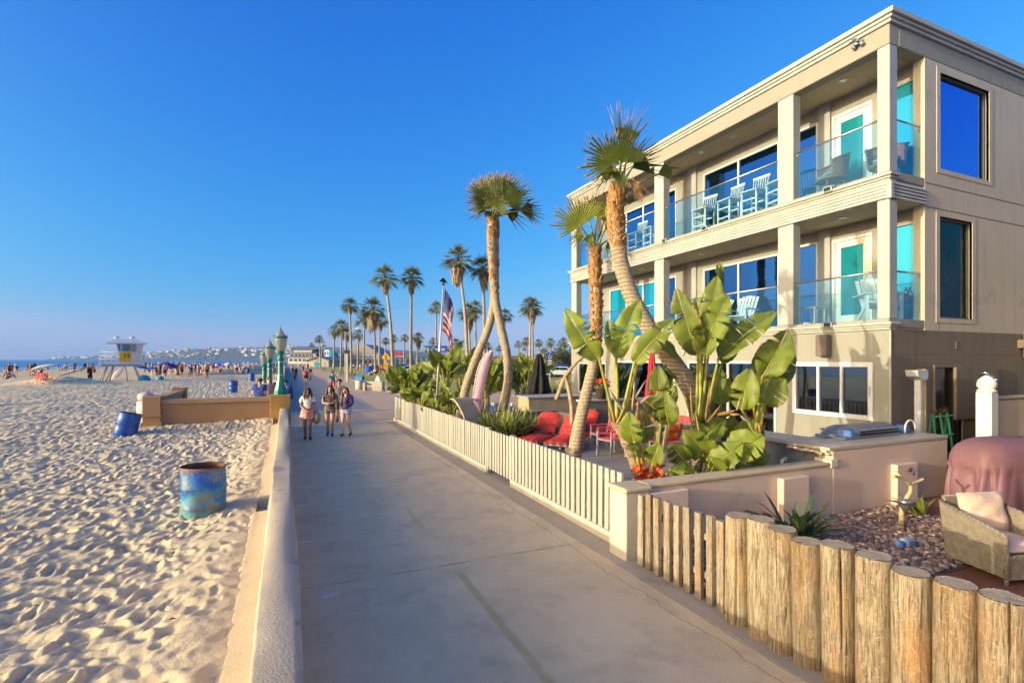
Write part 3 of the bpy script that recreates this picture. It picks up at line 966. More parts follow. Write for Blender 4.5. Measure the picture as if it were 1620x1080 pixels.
# windows and doors
def window_x(X, y0, y1, z0, z1, cols, frame, glass, fw=0.055, name='window', set_=0.03):
 mb = MB()
 x0, x1 = X - set_, X + 0.07
 mb.cbox(x0, x1, y0, y0 + fw, z0, z1, 0.006); mb.cbox(x0, x1, y1 - fw, y1, z0, z1, 0.006)
 mb.cbox(x0, x1, y0 + fw, y1 - fw, z0, z0 + fw, 0.006); mb.cbox(x0, x1, y0 + fw, y1 - fw, z1 - fw, z1, 0.006)
 w = hpart(name, mb, frame)
 n = len(cols) - 1
 for i in range(n):
  a = y0 + fw + (y1 - y0 - 2 * fw) * cols[i]; b = y0 + fw + (y1 - y0 - 2 * fw) * cols[i + 1]
  if i: hpart('mullion', MB().cbox(x0 + 0.01, x1 - 0.01, a - 0.03, a + 0.03, z0 + fw, z1 - fw, 0.005), frame, w)
  g = glass[i] if isinstance(glass, list) else glass
  hpart('pane', MB().box(X + 0.02, X + 0.032, a + (0.03 if i else 0), b - (0.03 if i < n - 1 else 0), z0 + fw, z1 - fw), g, w)
 return w
def glass_door(y0, y1, z0, z1):
 X = HB
 mb = MB()
 for q in ((y0, y0 + 0.07), (y1 - 0.07, y1)): mb.cbox(X - 0.03, X + 0.1, q[0], q[1], z0, z1, 0.006)
 mb.cbox(X - 0.03, X + 0.1, y0 + 0.07, y1 - 0.07, z1 - 0.07, z1, 0.006)
 d = hpart('door', mb, M_WHITE)
 a, b, c, e = y0 + 0.075, y1 - 0.075, z0 + 0.02, z1 - 0.075
 mb = MB()
 mb.cbox(X + 0.0, X + 0.05, a, a + 0.15, c, e, 0.008); mb.cbox(X, X + 0.05, b - 0.13, b, c, e, 0.008)
 mb.cbox(X, X + 0.05, a + 0.15, b - 0.13, c, c + 0.2, 0.008); mb.cbox(X, X + 0.05, a + 0.15, b - 0.13, e - 0.15, e, 0.008)
 hpart('door_leaf', mb, M_WHITE, d)
 hpart('pane', MB().box(X + 0.02, X + 0.03, a + 0.15, b - 0.13, c + 0.2, e - 0.15), G_TEAL, d)
 h = MB().tube([(X - 0.03, a + 0.08, c + 1.0), (X - 0.05, a + 0.08, c + 1.0), (X - 0.05, a + 0.2, c + 1.0)], 0.011, 6)
 h.cbox(X - 0.01, X, a + 0.05, a + 0.11, c + 0.9, c + 1.1, 0.003)
 hpart('handle', h, M_STEEL, d)
 return d
for zo, B, cn in ((0, BACK2, CORN2), (1, BACK3, CORN3)):
 glass_door(*B[0])
 window_x(HB, *B[1], [0, 1], M_WHITE, G_BLUE)
 window_x(HB, *B[2], [0, 0.5, 1], M_WHITE, G_BLUE, name='sliding_door')
 window_x(HB, *B[3], [0, 1], M_WHITE, G_BLUE)
 window_x(HB, *B[4], [0, 0.25, 0.62, 1], M_WHITE, G_BLUE if zo else G_TEAL, name='sliding_door')
 window_x(HB, *cn, [0, 1], M_STEEL, G_TEAL, 0.045)
window_x(HX, *F1[0], [0, 0.345, 0.67, 1], M_WHITE, G_GREY, 0.10, 'window', 0.045)
hpart('window_latch', MB().cbox(HX - 0.06, HX - 0.046, 6.70, 6.73, 1.75, 1.95, 0.004), M_STEEL)
window_x(HX, *F1[1], [0, 0.5, 1], M_WHITE, G_GREY, 0.06, 'sliding_door')
window_x(HX, *F1[2], [0, 0.33, 0.66, 1], M_WHITE, G_GREY, 0.06, 'sliding_door')
window_x(HX, *F1[3], [0, 0.5, 1], M_WHITE, G_GREY, 0.06)
def window_y(Y, x0, x1, z0, z1, frame, glass, fw=0.05):
 mb = MB()
 y0, y1 = Y + 0.06, Y + 0.14
 mb.cbox(x0, x0 + fw, y0, y1, z0, z1, 0.006); mb.cbox(x1 - fw, x1, y0, y1, z0, z1, 0.006)
 mb.cbox(x0 + fw, x1 - fw, y0, y1, z0, z0 + fw, 0.006); mb.cbox(x0 + fw, x1 - fw, y0, y1, z1 - fw, z1, 0.006)
 w = hpart('window', mb, frame)
 hpart('pane', MB().box(x0 + fw, x1 - fw, Y + 0.09, Y + 0.10, z0 + fw, z1 - fw), glass, w)
 return w
# the rooms behind the glass
M_ROOM = mat('room_paint', (0.42, 0.36, 0.27), .85, .05, 1); M_CURTAIN = mat('white_curtain', (0.66, 0.63, 0.57), .9, .05, 3, trans=.3)
for z0, z1 in ((0.05, 3.05), (3.34, 5.74), (6.31, 8.88)):
 xa = HX + .24 if z0 < 1 else HB + .22
 ya = 8.1 if 3 < z0 < 4 else HY0 + .3
 hpart('room_floor', MB().box(xa, 19, ya, HY1 - .1, z0 - .04, z0), mat('room_boards', (0.24, 0.15, 0.085), .5, .2, 2))
 hpart('room_ceiling', MB().box(xa, 19, ya, HY1 - .1, z1, z1 + .02), M_ROOM)
 hpart('room_wall', MB().box(16.6, 16.7, ya, HY1 - .1, z0, z1).box(xa, 16.6, ya - .05, ya, z0, z1).box(xa + .8, 16.6, 13.2, 13.3, z0, z1), M_ROOM)
 for x, y in ((13.6, 10.6), (14.9, 11.8), (13.8, 15.4), (15.2, 16.8)):
  hpart('ceiling_lamp', MB().lathe([(.10, 0), (.10, -.02), (.02, -.03)], (x, y, z1 - .002), 12, cap=False), M_LIT)
for B in (BACK2, BACK3):
 for (a, b, c, d), side in ((B[1], 1), (B[2], 0), (B[2], 1), (B[4], 0), (B[3], 1)):
  w_ = min(.55, (b - a) * .35); y0 = a + .05 if side == 0 else b - .05 - w_
  P = [[(HB + .24 + .035 * math.sin(k * 1.25), y0 + w_ * k / 20, z) for k in range(21)] for z in (c + .03, d - .03)]
  hpart('curtain', MB().grid(P, 0, True), M_CURTAIN)
 hpart('sofa', MB().cbox(14.2, 15.1, 9.6, 12.2, B[2][2], B[2][2] + .45, .05).cbox(14.9, 15.15, 9.6, 12.2, B[2][2] + .45, B[2][2] + .85, .05), M_STUCCO_DARK)
window_y(HY0, *SIDE[0], M_BRONZE, G_DEEP)
window_y(HY0, *SIDE[1], M_BRONZE, G_CLEAR)
# the dark stairwell behind the narrow window
mb = MB()
x0, x1, y0, y1, z0, z1 = 12.65, 16.6, HY0 + 0.23, HY0 + 1.6, 3.2, 5.7
mb.raw([(x0, y0, z0), (x1, y0, z0), (x1, y1, z0), (x0, y1, z0), (x0, y0, z1), (x1, y0, z1), (x1, y1, z1), (x0, y1, z1)],
    [(0, 1, 2, 3), (4, 7, 6, 5), (2, 1, 5, 6), (0, 3, 7, 4), (3, 2, 6, 7)])
hpart('stairwell', mb, mat('stairwell_plaster', (0.22, 0.19, 0.155), 0.8))
mb = MB()
for i in range(9):
 mb.box(12.75 + i * 0.26, 13.03 + i * 0.26, HY0 + 0.45, HY0 + 1.4, 3.2, 3.38 + i * 0.19)
hpart('stairs', mb, mat('stair_tread', (0.30, 0.24, 0.17), 0.6))
mb = MB().tube([(12.8, HY0 + 0.42, 4.2), (14.6, HY0 + 0.42, 5.52)], 0.022, 6)
for i in range(7): mb.tube([(12.85 + i * .26, HY0 + 0.42, 3.5 + i * .19), (12.85 + i * .26, HY0 + 0.42, 4.24 + i * .19)], 0.01, 5)
hpart('stair_rail', mb, M_STEEL)
# the side door
d = hpart('door', MB().cbox(12.56, 12.62, HY0 - 0.05, HY0 + 0.1, 0.2, 2.39, .006).cbox(13.62, 13.68, HY0 - 0.05, HY0 + 0.1, 0.2, 2.39, .006).cbox(12.62, 13.62, HY0 - 0.05, HY0 + 0.1, 2.33, 2.39, .006), M_STUCCO_DARK)
hpart('pane', MB().box(12.63, 13.30, HY0 + 0.03, HY0 + 0.04, 0.27, 2.32), glass_mat('door_glass', (0.5, 0.5, 0.48), (0.014, 0.013, 0.012), 0.12), d)
hpart('door_leaf', MB().cbox(13.32, 13.38, HY0 - 0.02, HY0 + 0.08, 0.27, 2.32, .005).cbox(13.42, 13.60, HY0 + 0.0, HY0 + 0.08, 0.27, 2.32, .005), M_DARKMETAL, d)
hpart('handle', MB().tube([(13.35, HY0 - 0.06, 1.1), (13.35, HY0 - 0.06, 1.9)], 0.012, 6), M_STEEL, d)
# balcony railings
def railing(a, b, z0, z1, name='railing'):
 a, b = V(*a, 0), V(*b, 0)
 d = (b - a).normalized()
 mb = MB().tube([a + V(0, 0, z1), b + V(0, 0, z1)], 0.02, 6)
 for p in (a + d * 0.03, b - d * 0.03): mb.tube([p + V(0, 0, z1 - 0.10), p + V(0, 0, z1)], 0.012, 6)
 r = hpart(name, mb, M_STEEL)
 L = (b - a).length
 n = max(1, round(L / 1.55))
 s = V(-d.y, d.x, 0) * 0.006
 for i in range(n):
  p, q = a + d * (L * i / n + 0.012), a + d * (L * (i + 1) / n - 0.012)
  m = MB()
  vs = [p - s, q - s, q + s, p + s]
  m.raw([v + V(0, 0, z0) for v in vs] + [v + V(0, 0, z1 - 0.022) for v in vs], [(0, 3, 2, 1), (4, 5, 6, 7), (0, 1, 5, 4), (1, 2, 6, 5), (2, 3, 7, 6), (3, 0, 4, 7)])
  hpart('glass_panel', m, G_RAIL, r)
for z0, z1 in ((3.335, 4.32), (6.325, 7.43)):
 for ya, yb in ((6.61, 8.49), (8.93, 13.09), (13.56, 18.49)):
  railing((HX + 0.09, ya), (HX + 0.09, yb), z0, z1)
 railing((HX + 0.27, HY0 + 0.09), (12.29, HY0 + 0.09), z0, z1)
 railing((HX + 0.27, HY1 - 0.06), (12.4, HY1 - 0.06), z0, z1)
# lamps, boxes, camera, number
for z in (8.897, 5.755):
 for x, y in ((11.68, 7.68), (11.72, 10.85), (11.72, 12.1), (11.7, 15.0), (11.7, 16.6)):
  p = hpart('ceiling_spot', MB().lathe([(0.10, 0), (0.10, -0.012), (0.07, -0.016)], (x, y, z), 16, cap=False), M_WHITE)
  hpart('bulb', MB().lathe([(0.001, 0.0), (0.066, -0.013)], (x, y, z - 0.001), 12, cap=False), M_STEEL, p)
sx = hpart('wall_lamp', MB().cbox(HX - 0.05, HX, 7.60, 7.74, 2.72, 2.92, .005), M_GREYTRIM)
hpart('lamp_shade', MB().cbox(HX - 0.2, HX - 0.052, 7.54, 7.80, 2.58, 3.06, .012), mat('lamp_bronze', (0.16, 0.125, 0.10), 0.5), sx)
for y, z in ((7.55, 6.29), (7.55, 3.30), (11.2, 6.29), (12.9, 6.29), (12.9, 3.30)):
 b = hpart('flood_light', MB().cbox(HX - 0.16, HX - 0.02, y - 0.10, y + 0.10, z - 0.09, z + 0.035, .008), M_TRIM)
 hpart('lens', MB().box(HX - 0.165, HX - 0.161, y - 0.075, y + 0.075, z - 0.07, z + 0.018), mat('green_black_lens', (0.012, 0.05, 0.035), 0.15), b)
mb = MB().tube([(HX - 0.08, 6.95, 9.22), (HX - 0.22, 6.90, 9.18), (HX - 0.30, 6.98, 9.15)], 0.03, 8)
mb.ball((HX - 0.07, 6.86, 9.12), 0.05, 8); mb.ball((HX - 0.07, 7.02, 9.12), 0.05, 8); mb.cbox(HX - 0.07, HX, 6.85, 7.03, 9.14, 9.22, .01)
hpart('security_camera', mb, M_STEEL)
mb = MB().cbox(16.15, 16.42, HY0 - 0.22, HY0 - 0.08, 2.55, 3.18, .015)
sc = hpart('wall_lamp', MB().cbox(16.02, 16.18, HY0 - 0.14, HY0, 2.78, 2.98, .01), M_STUCCO_DARK)
sc['label'] = 'dark bracket of the beige box lamp on the side wall'
hpart('lamp_shade', mb, M_TRIM, sc)
me = text_mesh('9', 0.48, 0.012)
o = local('house_number', me, None, house)
me.materials.append(M_GREYTRIM)
o.location = (-0.03, 12.18 - HY0, 2.76); o.rotation_euler = (R(90), 0, R(-90))
hpart('hose_bib', MB().tube([(HX - 0.09, 7.75, 0.95), (HX, 7.75, 0.95)], 0.025, 8).ball((HX - 0.09, 7.75, 0.95), 0.035, 8), mat('brass', (0.45, 0.30, 0.10), 0.35, metal=0.8))
mb = MB().cbox(13.4, 13.5, HY0 - 0.03, HY0 - 0.02, 2.75, 2.9, .003)
hpart('vent_plate', mb, M_STUCCO_DARK)
# ------------------------------------------------------------------ white slat fence along the walk
M_SLAT = mat('fence_paint', (0.42, 0.395, 0.335), 0.5, 0.06, 2.0, 0.1, 30, rnd=0.06, dirt=((0.40, 0.36, 0.29), 5, 0.62))
M_CURB = mat('fence_kerb', (0.60, 0.52, 0.40), 0.75, 0.08, 3.0, 0.25, 60)
FX = 4.12
fence = thing('slat_fence', 'long off-white fence of narrow upright slats on a low kerb beside the boardwalk', 'fence', (FX, 5.6, 0))
mb = MB(); mb.cbox(FX - 0.06, FX + 0.14, 5.66, 9.31, -0.05, 0.14, 0.012); mb.cbox(FX - 0.06, FX + 0.14, 10.65, 21.25, -0.05, 0.13, 0.012)
mb.build('kerb', M_CURB, fence)
slat = None
SH = 1.0
y, i = 5.72, 0
while y < 20.1:
 gate = 9.35 < y < 10.6
 z0 = 0.10 if gate else 0.13
 if slat is None:
  slat = MB().cbox(-0.022, 0.022, -0.048, 0.048, 0, 0.86, 0.004).mesh('slat', M_SLAT)
 o = bpy.data.objects.new('slat', slat)
 COL.objects.link(o)
 o.parent = fence
 o.location = (random.uniform(-.004, .004), y - 5.6, z0)
 o.rotation_euler = (random.uniform(-.006, .006), random.uniform(-.006, .006), random.uniform(-.03, .03))
 y += 0.153
 i += 1
for ya, yb in ((5.66, 9.33), (9.36, 10.62), (10.65, 20.15)):
 for z in (0.28, 0.82):
  MB().cbox(FX + 0.024, FX + 0.06, ya, yb, z, z + 0.06, 0.004).build('rail', M_SLAT, fence)
for y in (9.34, 10.63, 13.4, 17.0, 20.2):
 MB().cbox(FX - 0.03, FX + 0.07, y - 0.035, y + 0.035, 0.0, 1.0, 0.006).build('post', M_SLAT, fence)
gp = MB().cbox(FX - 0.03, FX + 0.03, 20.24, 21.16, 0.13, 0.99, 0.005).build('closed_panel', M_SLAT, fence)
MB().tube([(FX - 0.05, 20.14, 0.52), (FX - 0.09, 20.14, 0.52), (FX - 0.09, 20.14, 0.64), (FX - 0.05, 20.14, 0.64)], 0.01, 6).build('latch', M_STEEL, gp)
for k in range(26):
 o = bpy.data.objects.new('slat', slat); COL.objects.link(o); o.parent = fence
 o.location = (0.1 + k * 0.153, 21.2 - 5.6, 0.13); o.rotation_euler = (0, 0, R(90))
MB().cbox(FX, FX + 4.1, 21.13, 21.17, 0.8, 0.86, .004).build('rail', M_SLAT, fence)
# ------------------------------------------------------------------ patio ground: deck of planks, strip of turf
M_DECK = mat('deck_plank_wood', (0.40, 0.35, 0.29), 0.75, 0.18, 3.0, 0.35, 30, rnd=0.16, stretch=(0.3, 12, 12))
deck = struct('deck', MB().box(5.95, 11.08, 6.45, 20.6, -0.05, 0.045), M_DARKGAP, at=(5.95, 6.45, 0))
pm = [MB().cbox(0, 5.11, 0.004, 0.137, 0, 0.035, 0.004).mesh('plank', M_DECK) for _ in range(1)][0]
for k in range(97):
 o = bpy.data.objects.new('plank', pm); COL.objects.link(o); o.parent = deck
 o.location = (0.005, 0.03 + k * 0.1445, 0.055 + random.uniform(-.002, .002))
mb = MB()
for k in range(26000):
 y = random.uniform(5.62, 21.0) if k % 3 else random.uniform(5.6, 10.5)
 x = random.uniform(4.28, 5.94)
 h, a, b = random.uniform(.03, .065), random.uniform(0, 6.28), random.uniform(-.03, .03)
 w = 0.007
 mb.face([(x - w * math.cos(a), y - w * math.sin(a), 0.03), (x + w * math.cos(a), y + w * math.sin(a), 0.03), (x + b, y + random.uniform(-.03, .03), 0.03 + h)])
turf = struct('turf', mb, mat('turf_blade', (0.075, 0.13, 0.025), 0.7, 0.3, 2.0, trans=0.2), kind='stuff')
struct('turf_base', MB().box(4.27, 5.945, 5.62, 21.0, -0.05, 0.03), mat('turf_soil', (0.045, 0.065, 0.02), 0.95, 0.2, 10), kind='structure')
# ------------------------------------------------------------------ low wall of the patio with its post, pilasters and counter
M_PINKWALL = speckled('pinkish_plaster', (0.76, 0.575, 0.45), (0.68, 0.51, 0.40), 150, ((0.42, 0.31, 0.26), 0.9, 0.62, 0.4), bmp=0.2)
M_CAP = speckled('wall_cap', (0.60, 0.48, 0.32), (0.50, 0.40, 0.27), 60, ((0.25, 0.20, 0.13), 3.0, 0.6, 0.6), bmp=0.4)
M_GRANITE = speckled('grey_stone_slab', (0.54, 0.46, 0.36), (0.42, 0.355, 0.275), 45, ((0.12, 0.11, 0.10), 26, 0.6, 0.7), rough=0.4, bmp=0.15)
low = thing('patio_wall', 'low pinkish plaster wall between the two patios, stepping up to the counter', 'wall', (3.87, 5.26, 0))
MB().cbox(3.87, 4.24, 5.26, 5.62, -0.05, 0.83, 0.012).build('post', M_CURB, low)
MB().cbox(3.85, 4.27, 5.24, 5.64, 0.832, 0.895, 0.02).build('post_cap', M_CAP, low)
MB().cbox(4.242, 7.90, 5.36, 5.58, -0.05, 0.832, 0.01).build('wall', M_PINKWALL, low)
MB().cbox(4.272, 7.78, 5.335, 5.60, 0.834, 0.893, 0.016).build('wall_cap', M_CAP, low)
MB().cbox(7.902, 11.06, 5.355, 5.60, -0.05, 1.06, 0.01).build('wall', M_PINKWALL, low)
MB().cbox(7.83, 8.0, 5.33, 5.62, 0.80, 0.93, 0.01).build('wall_step', M_CURB, low)
for x0, x1, z1 in ((4.255, 4.86, 0.80), (6.64, 7.20, 0.76), (9.36, 9.94, 0.74)):
 MB().cbox(x0, x1, 5.24, 5.352, 0.0, z1, 0.012).build('pilaster', M_PINKWALL, low)
tp = MB().tube([(9.66, 5.23, 0.62), (9.66, 5.17, 0.62), (9.66, 5.15, 0.56)], 0.016, 6).ball((9.66, 5.2, 0.66), 0.028, 8)
tp.build('garden_tap', mat('dark_brass', (0.10, 0.075, 0.04), 0.4, metal=0.7), low)
ctr = thing('outdoor_counter', 'L-shaped outdoor kitchen counter with a grey stone top and chipped corner', 'counter', (7.85, 5.62, 0))
mb = MB(); mb.cbox(7.92, 11.04, 5.615, 6.22, 0.1, 1.05, 0.01); mb.cbox(7.92, 8.5, 6.225, 7.35, 0.1, 1.05, 0.01)
mb.build('base', mat('dark_blue_render', (0.16, 0.16, 0.175), 0.8, 0.12, 3, 0.2, 60), ctr)
MB().cbox(8.02, 11.05, 5.34, 6.26, 1.065, 1.125, 0.008).build('stone_top', M_GRANITE, ctr)
MB().cbox(7.80, 8.55, 6.265, 7.40, 1.065, 1.125, 0.008).build('stone_top', M_GRANITE, ctr)
mb = MB().cbox(7.80, 8.018, 5.34, 6.26, 1.066, 1.122, 0.008)
mb.jitter(0.004); mb.build('stone_top', M_GRANITE, ctr)['label'] = 'worn end piece of the stone top'
mb = MB()
for k in range(12):
 t = k / 11
 mb.ball((7.805 + random.uniform(-.02, .02), 5.40 + 0.62 * t, 1.03 + random.uniform(-.02, .02)), random.uniform(0.03, 0.06), 7, sx=0.7, sy=1.5, sz=0.6)
mb.jitter(0.008); mb.build('crumbling_edge', mat('crumbled_plaster', (0.68, 0.55, 0.38), 0.95, 0.2, 12, 0.7, 30, dirt=((0.42, 0.22, 0.07), 9, 0.6)), ctr)
mb = MB()
for y in (5.9, 6.5, 7.1): mb.tube([(7.86, y, 0.08), (7.86, y, 0.55)], 0.02, 8)
mb.build('rail_post', M_STEEL, ctr)
# barbecue standing on the counter
bbq = thing('barbecue', 'steel barbecue with a rounded lid standing on the stone counter', 'barbecue', (9.2, 6.0, 1.125))
def halfdrum(mb, x0, x1, yc, z0, ry, rz, m=0, n=12):
 P = []
 for x in (x0, x1):
  P.append([(x, yc - ry * math.cos(math.pi * k / n), z0 + rz * math.sin(math.pi * k / n)) for k in range(n + 1)])
 mb.grid(P, m, True)
 mb.face(P[0][::-1], m); mb.face(P[1], m)
 return mb
mb = MB().cbox(8.75, 10.3, 5.72, 6.28, 1.127, 1.17, 0.012); mb.build('body', M_STEEL, bbq)
halfdrum(MB(), 9.07, 10.26, 6.0, 1.172, 0.27, 0.17).build('lid', mat('satin_steel', (0.42, 0.38, 0.32), .5, .12, 5, metal=.6), bbq)
mb = MB()
P = []
for j in range(9):
 t = j / 8
 r = math.cos(t * math.pi / 2) ** 0.6 if t < 1 else 0.02
 P.append([(9.068 - 0.42 * t, 6.0 - 0.275 * max(r, .03) * math.cos(math.pi * k / 12), 1.172 + 0.175 * max(r, .03) * math.sin(math.pi * k / 12)) for k in range(13)])
mb.grid(P, 0, True)
mb.build('lid_end', mat('blue_grey_enamel', (0.12, 0.14, 0.20), 0.35, 0.08, 4), bbq)
MB().cbox(8.80, 8.95, 5.66, 5.80, 1.172, 1.29, 0.02).build('side_grip', mat('blue_plastic', (0.10, 0.20, 0.48), 0.45), bbq)
for z in (1.20, 1.25):
 MB().cbox(9.15, 10.2, 5.695, 5.712, z - .016, z + .016, .003).build('slot', M_DARKMETAL, bbq)
MB().tube([(9.15, 5.70, 1.285), (9.12, 5.66, 1.285), (10.22, 5.66, 1.285), (10.19, 5.70, 1.285)], 0.014, 6).build('handle', M_STEEL, bbq)
fau = thing('faucet', 'white gooseneck faucet over a small sink at the counter end', 'faucet', (10.65, 5.75, 1.125))
MB().tube([(10.55 + 0.16 - 0.16 * math.cos(a), 5.78, 1.2 + 0.17 * math.sin(a)) for a in [math.pi * k / 12 for k in range(13)]], 0.018, 8).tube([(10.55, 5.78, 1.127), (10.55, 5.78, 1.2)], 0.02, 8).build('spout', M_WHITE, fau)
MB().lathe([(0.11, 0.0), (0.115, 0.06), (0.10, 0.13), (0.05, 0.15), (0.0, 0.152)], (10.72, 5.92, 1.128), 14).build('blue_basin', mat('blue_plastic', (0.10, 0.20, 0.48), 0.45), fau)
# ------------------------------------------------------------------ things against the dark side wall
sp = thing('shower_post', 'white outdoor shower post with an overhanging square head by the dark wall', 'shower', (11.3, 5.95, 0))
MB().cbox(11.28, 11.41, 5.90, 6.02, 0, 2.30, 0.01).build('post', mat('zinc_white', (0.62, 0.63, 0.62), 0.35, 0.12, 3, metal=0.3), sp)
MB().cbox(11.412, 11.45, 5.885, 6.03, 0, 2.32, 0.006).build('edge_trim', mat('honey_wood', (0.42, 0.26, 0.10), 0.6), sp)
mb = MB().prism([(11.06, 2.30), (11.41, 2.30), (11.41, 2.14), (11.30, 2.10), (11.10, 2.18)], 'y', 5.84, 6.06)
mb.build('shower_head', mat('zinc_white', (0.62, 0.63, 0.62), 0.35), sp)
rk = thing('plant_rack', 'green metal rack of dried potted plants beside the dark side door', 'plant stand', (12.1, 6.0, 0))
mb = MB()
a_, b_ = at_y(1477, 700, 6.0), at_y(1508, 700, 6.0)
for x in (11.86, 12.12, 12.38):
 mb.bar((x - 0.06, 5.86, 0.55), (x, 6.0, 1.42), 0.035, 0.02)
for z in (0.62, 1.0, 1.38): mb.bar((11.80, 5.9, z), (12.40, 5.9, z), 0.03, 0.02)
for x in (11.83, 12.37): mb.bar((x, 6.12, 0.0), (x, 6.0, 1.4), 0.03)
mb.build('frame', mat('green_paint', (0.02, 0.26, 0.14), 0.5), rk)
mb = MB()
for k in range(150):
 x, z = random.uniform(11.82, 12.38), random.choice((0.75, 1.1, 1.36)) + random.uniform(0, .1)
 mb.tube([(x, 6.03, z), (x + random.uniform(-.06, .06), 6.0 + random.uniform(-.06, .04), z + random.uniform(.03, .13))], [0.006, 0.002], 3, cap=False)
mb.build('dried_plants', mat('dry_plant', (0.22, 0.12, 0.05), 0.9, 0.3, 9), rk)
vf = thing('vinyl_fence', 'beige vinyl privacy fence with a white ball-capped post by the outdoor shower', 'fence', (12.8, 5.55, 0))
MB().cbox(12.71, 12.97, 5.42, 5.68, 0, 1.86, 0.014).build('post', M_WHITE, vf)
MB().lathe([(0.15, 0), (0.165, 0.03), (0.125, 0.05), (0.125, 0.07), (0.155, 0.10), (0.16, 0.16), (0.14, 0.23), (0.09, 0.29), (0.04, 0.325), (0.0, 0.335)], (12.84, 5.55, 1.86), 16).build('post_cap', M_WHITE, vf)
M_VINYL = mat('beige_vinyl', (0.56, 0.46, 0.33), 0.5, 0.05, 2)
for k in range(2):
 MB().cbox(12.972, 17.5, 5.50, 5.60, 0.1 + k * 0.80, 0.885 + k * 0.80, 0.01).build('panel', M_VINYL, vf)
MB().cbox(12.972, 17.5, 5.47, 5.63, 1.702, 1.76, 0.012).build('rail', M_VINYL, vf)
sw_ = thing('outdoor_shower', 'grey shower board with a chrome shower head above the beige fence', 'shower', (13.4, 6.28, 1.5))
MB().cbox(13.25, 14.95, 6.25, 6.31, 1.2, 2.34, 0.006).build('board', M_STUCCO_DARK, sw_)
MB().tube([(14.1, 6.25, 2.18), (14.1, 6.12, 2.22), (14.18, 6.0, 2.12)], 0.016, 8).lathe([(0.02, 0.05), (0.06, 0.0)], (14.2, 5.98, 2.05), 12).build('shower_head', M_STEEL, sw_)
# ------------------------------------------------------------------ neighbour's patio: palisade of logs, pickets, gravel, furniture
def wood_mat(name, ca, cb, cdark, sc=1.0, green=0.0):
 m, nt, b = node_mat(name)
 x, y, z, ob = xyz(nt)
 oi = nt.nodes.new('ShaderNodeObjectInfo')
 off = nt.nodes.new('ShaderNodeVectorMath'); off.operation = 'ADD'
 cmb = nt.nodes.new('ShaderNodeCombineXYZ')
 nt.links.new(math_n(nt, 'MULTIPLY', oi.outputs['Random'], 37.0), cmb.inputs[0])
 nt.links.new(math_n(nt, 'MULTIPLY', oi.outputs['Random'], 91.0), cmb.inputs[2])
 nt.links.new(ob, off.inputs[0]); nt.links.new(cmb.outputs[0], off.inputs[1])
 vec = off.outputs[0]
 g = noise(nt, 9 * sc, 6, 0.65, vec, (5, 5, 0.45), 0.8)
 c = ramp(nt, g, [(0.30, ca), (0.52, cb), (0.62, tuple(v * .62 for v in cb)), (0.78, ca)]).outputs[0]
 fine = noise(nt, 30 * sc, 4, 0.7, vec, (6, 6, 0.25), 0.3)
 c = mixc(nt, 0.8, c, mixc(nt, 1.0, c, ramp(nt, fine, [(0.38, 0.30), (0.58, 1.25)]).outputs[0], 'MULTIPLY'))
 # drying cracks
 cr = noise(nt, 5.5 * sc, 4, 0.6, vec, (7, 7, 0.22), 0.4)
 crk = ramp(nt, cr, [(0.615, 0.0), (0.64, 1.0)]).outputs[0]
 c = mixc(nt, math_n(nt, 'MULTIPLY', crk, 0.85), c, cdark)
 # knots
 vo = N(nt, 'ShaderNodeTexVoronoi', Scale=2.6 * sc)
 nt.links.new(vec, vo.inputs['Vector'])
 kn = ramp(nt, vo.outputs['Distance'], [(0.07, 1.0), (0.13, 0.0)]).outputs[0]
 c = mixc(nt, math_n(nt, 'MULTIPLY', kn, 0.75), c, (cdark[0] * 2.2, cdark[1] * 1.9, cdark[2] * 1.5))
 # orange heartwood and greenish preservative patches, silver weathering
 hw = ramp(nt, noise(nt, 2.2 * sc, 3, 0.6, vec, (1.5, 1.5, 0.6)), [(0.5, 0.0), (0.68, 1.0)]).outputs[0]
 c = mixc(nt, math_n(nt, 'MULTIPLY', hw, 0.6), c, (0.36, 0.18, 0.06))
 gr = ramp(nt, noise(nt, 1.6 * sc, 3, 0.6, vec, (1.5, 1.5, 0.5), 0.5), [(0.58, 0.0), (0.72, 1.0)]).outputs[0]
 c = mixc(nt, math_n(nt, 'MULTIPLY', gr, green), c, (0.40, 0.42, 0.28))
 # pale beetle trails
 vt = noise(nt, 7 * sc, 2, 0.5, vec, (1.6, 1.6, 1.0), 2.4)
 ln = band(nt, vt, 0.5, 0.006, 0.012)
 c = mixc(nt, math_n(nt, 'MULTIPLY', ln, 0.4), c, (0.62, 0.52, 0.38))
 mr = N(nt, 'ShaderNodeMapRange')
 mr.inputs[3].default_value, mr.inputs[4].default_value = 0.68, 1.12
 nt.links.new(oi.outputs['Random'], mr.inputs[0])
 hs = N(nt, 'ShaderNodeHueSaturation')
 nt.links.new(c, hs.inputs['Color']); nt.links.new(mr.outputs[0], hs.inputs['Value'])
 nt.links.new(hs.outputs[0], b.inputs['Base Color'])
 b.inputs['Roughness'].default_value = 0.85
 b.inputs['Specular IOR Level'].default_value = 0.25
 h = math_n(nt, 'SUBTRACT', math_n(nt, 'ADD', math_n(nt, 'MULTIPLY', fine, 0.5), math_n(nt, 'MULTIPLY', g, 0.5)), math_n(nt, 'MULTIPLY', crk, 1.4))
 bump(nt, b, h, 0.7, 0.012)
 return m
M_LOG = wood_mat('weathered_log', (0.46, 0.365, 0.25), (0.31, 0.235, 0.15), (0.07, 0.04, 0.02), 1.0, 0.45)
M_PICKET = wood_mat('weathered_picket', (0.50, 0.42, 0.32), (0.40, 0.32, 0.23), (0.13, 0.08, 0.05), 1.6, 0.1)
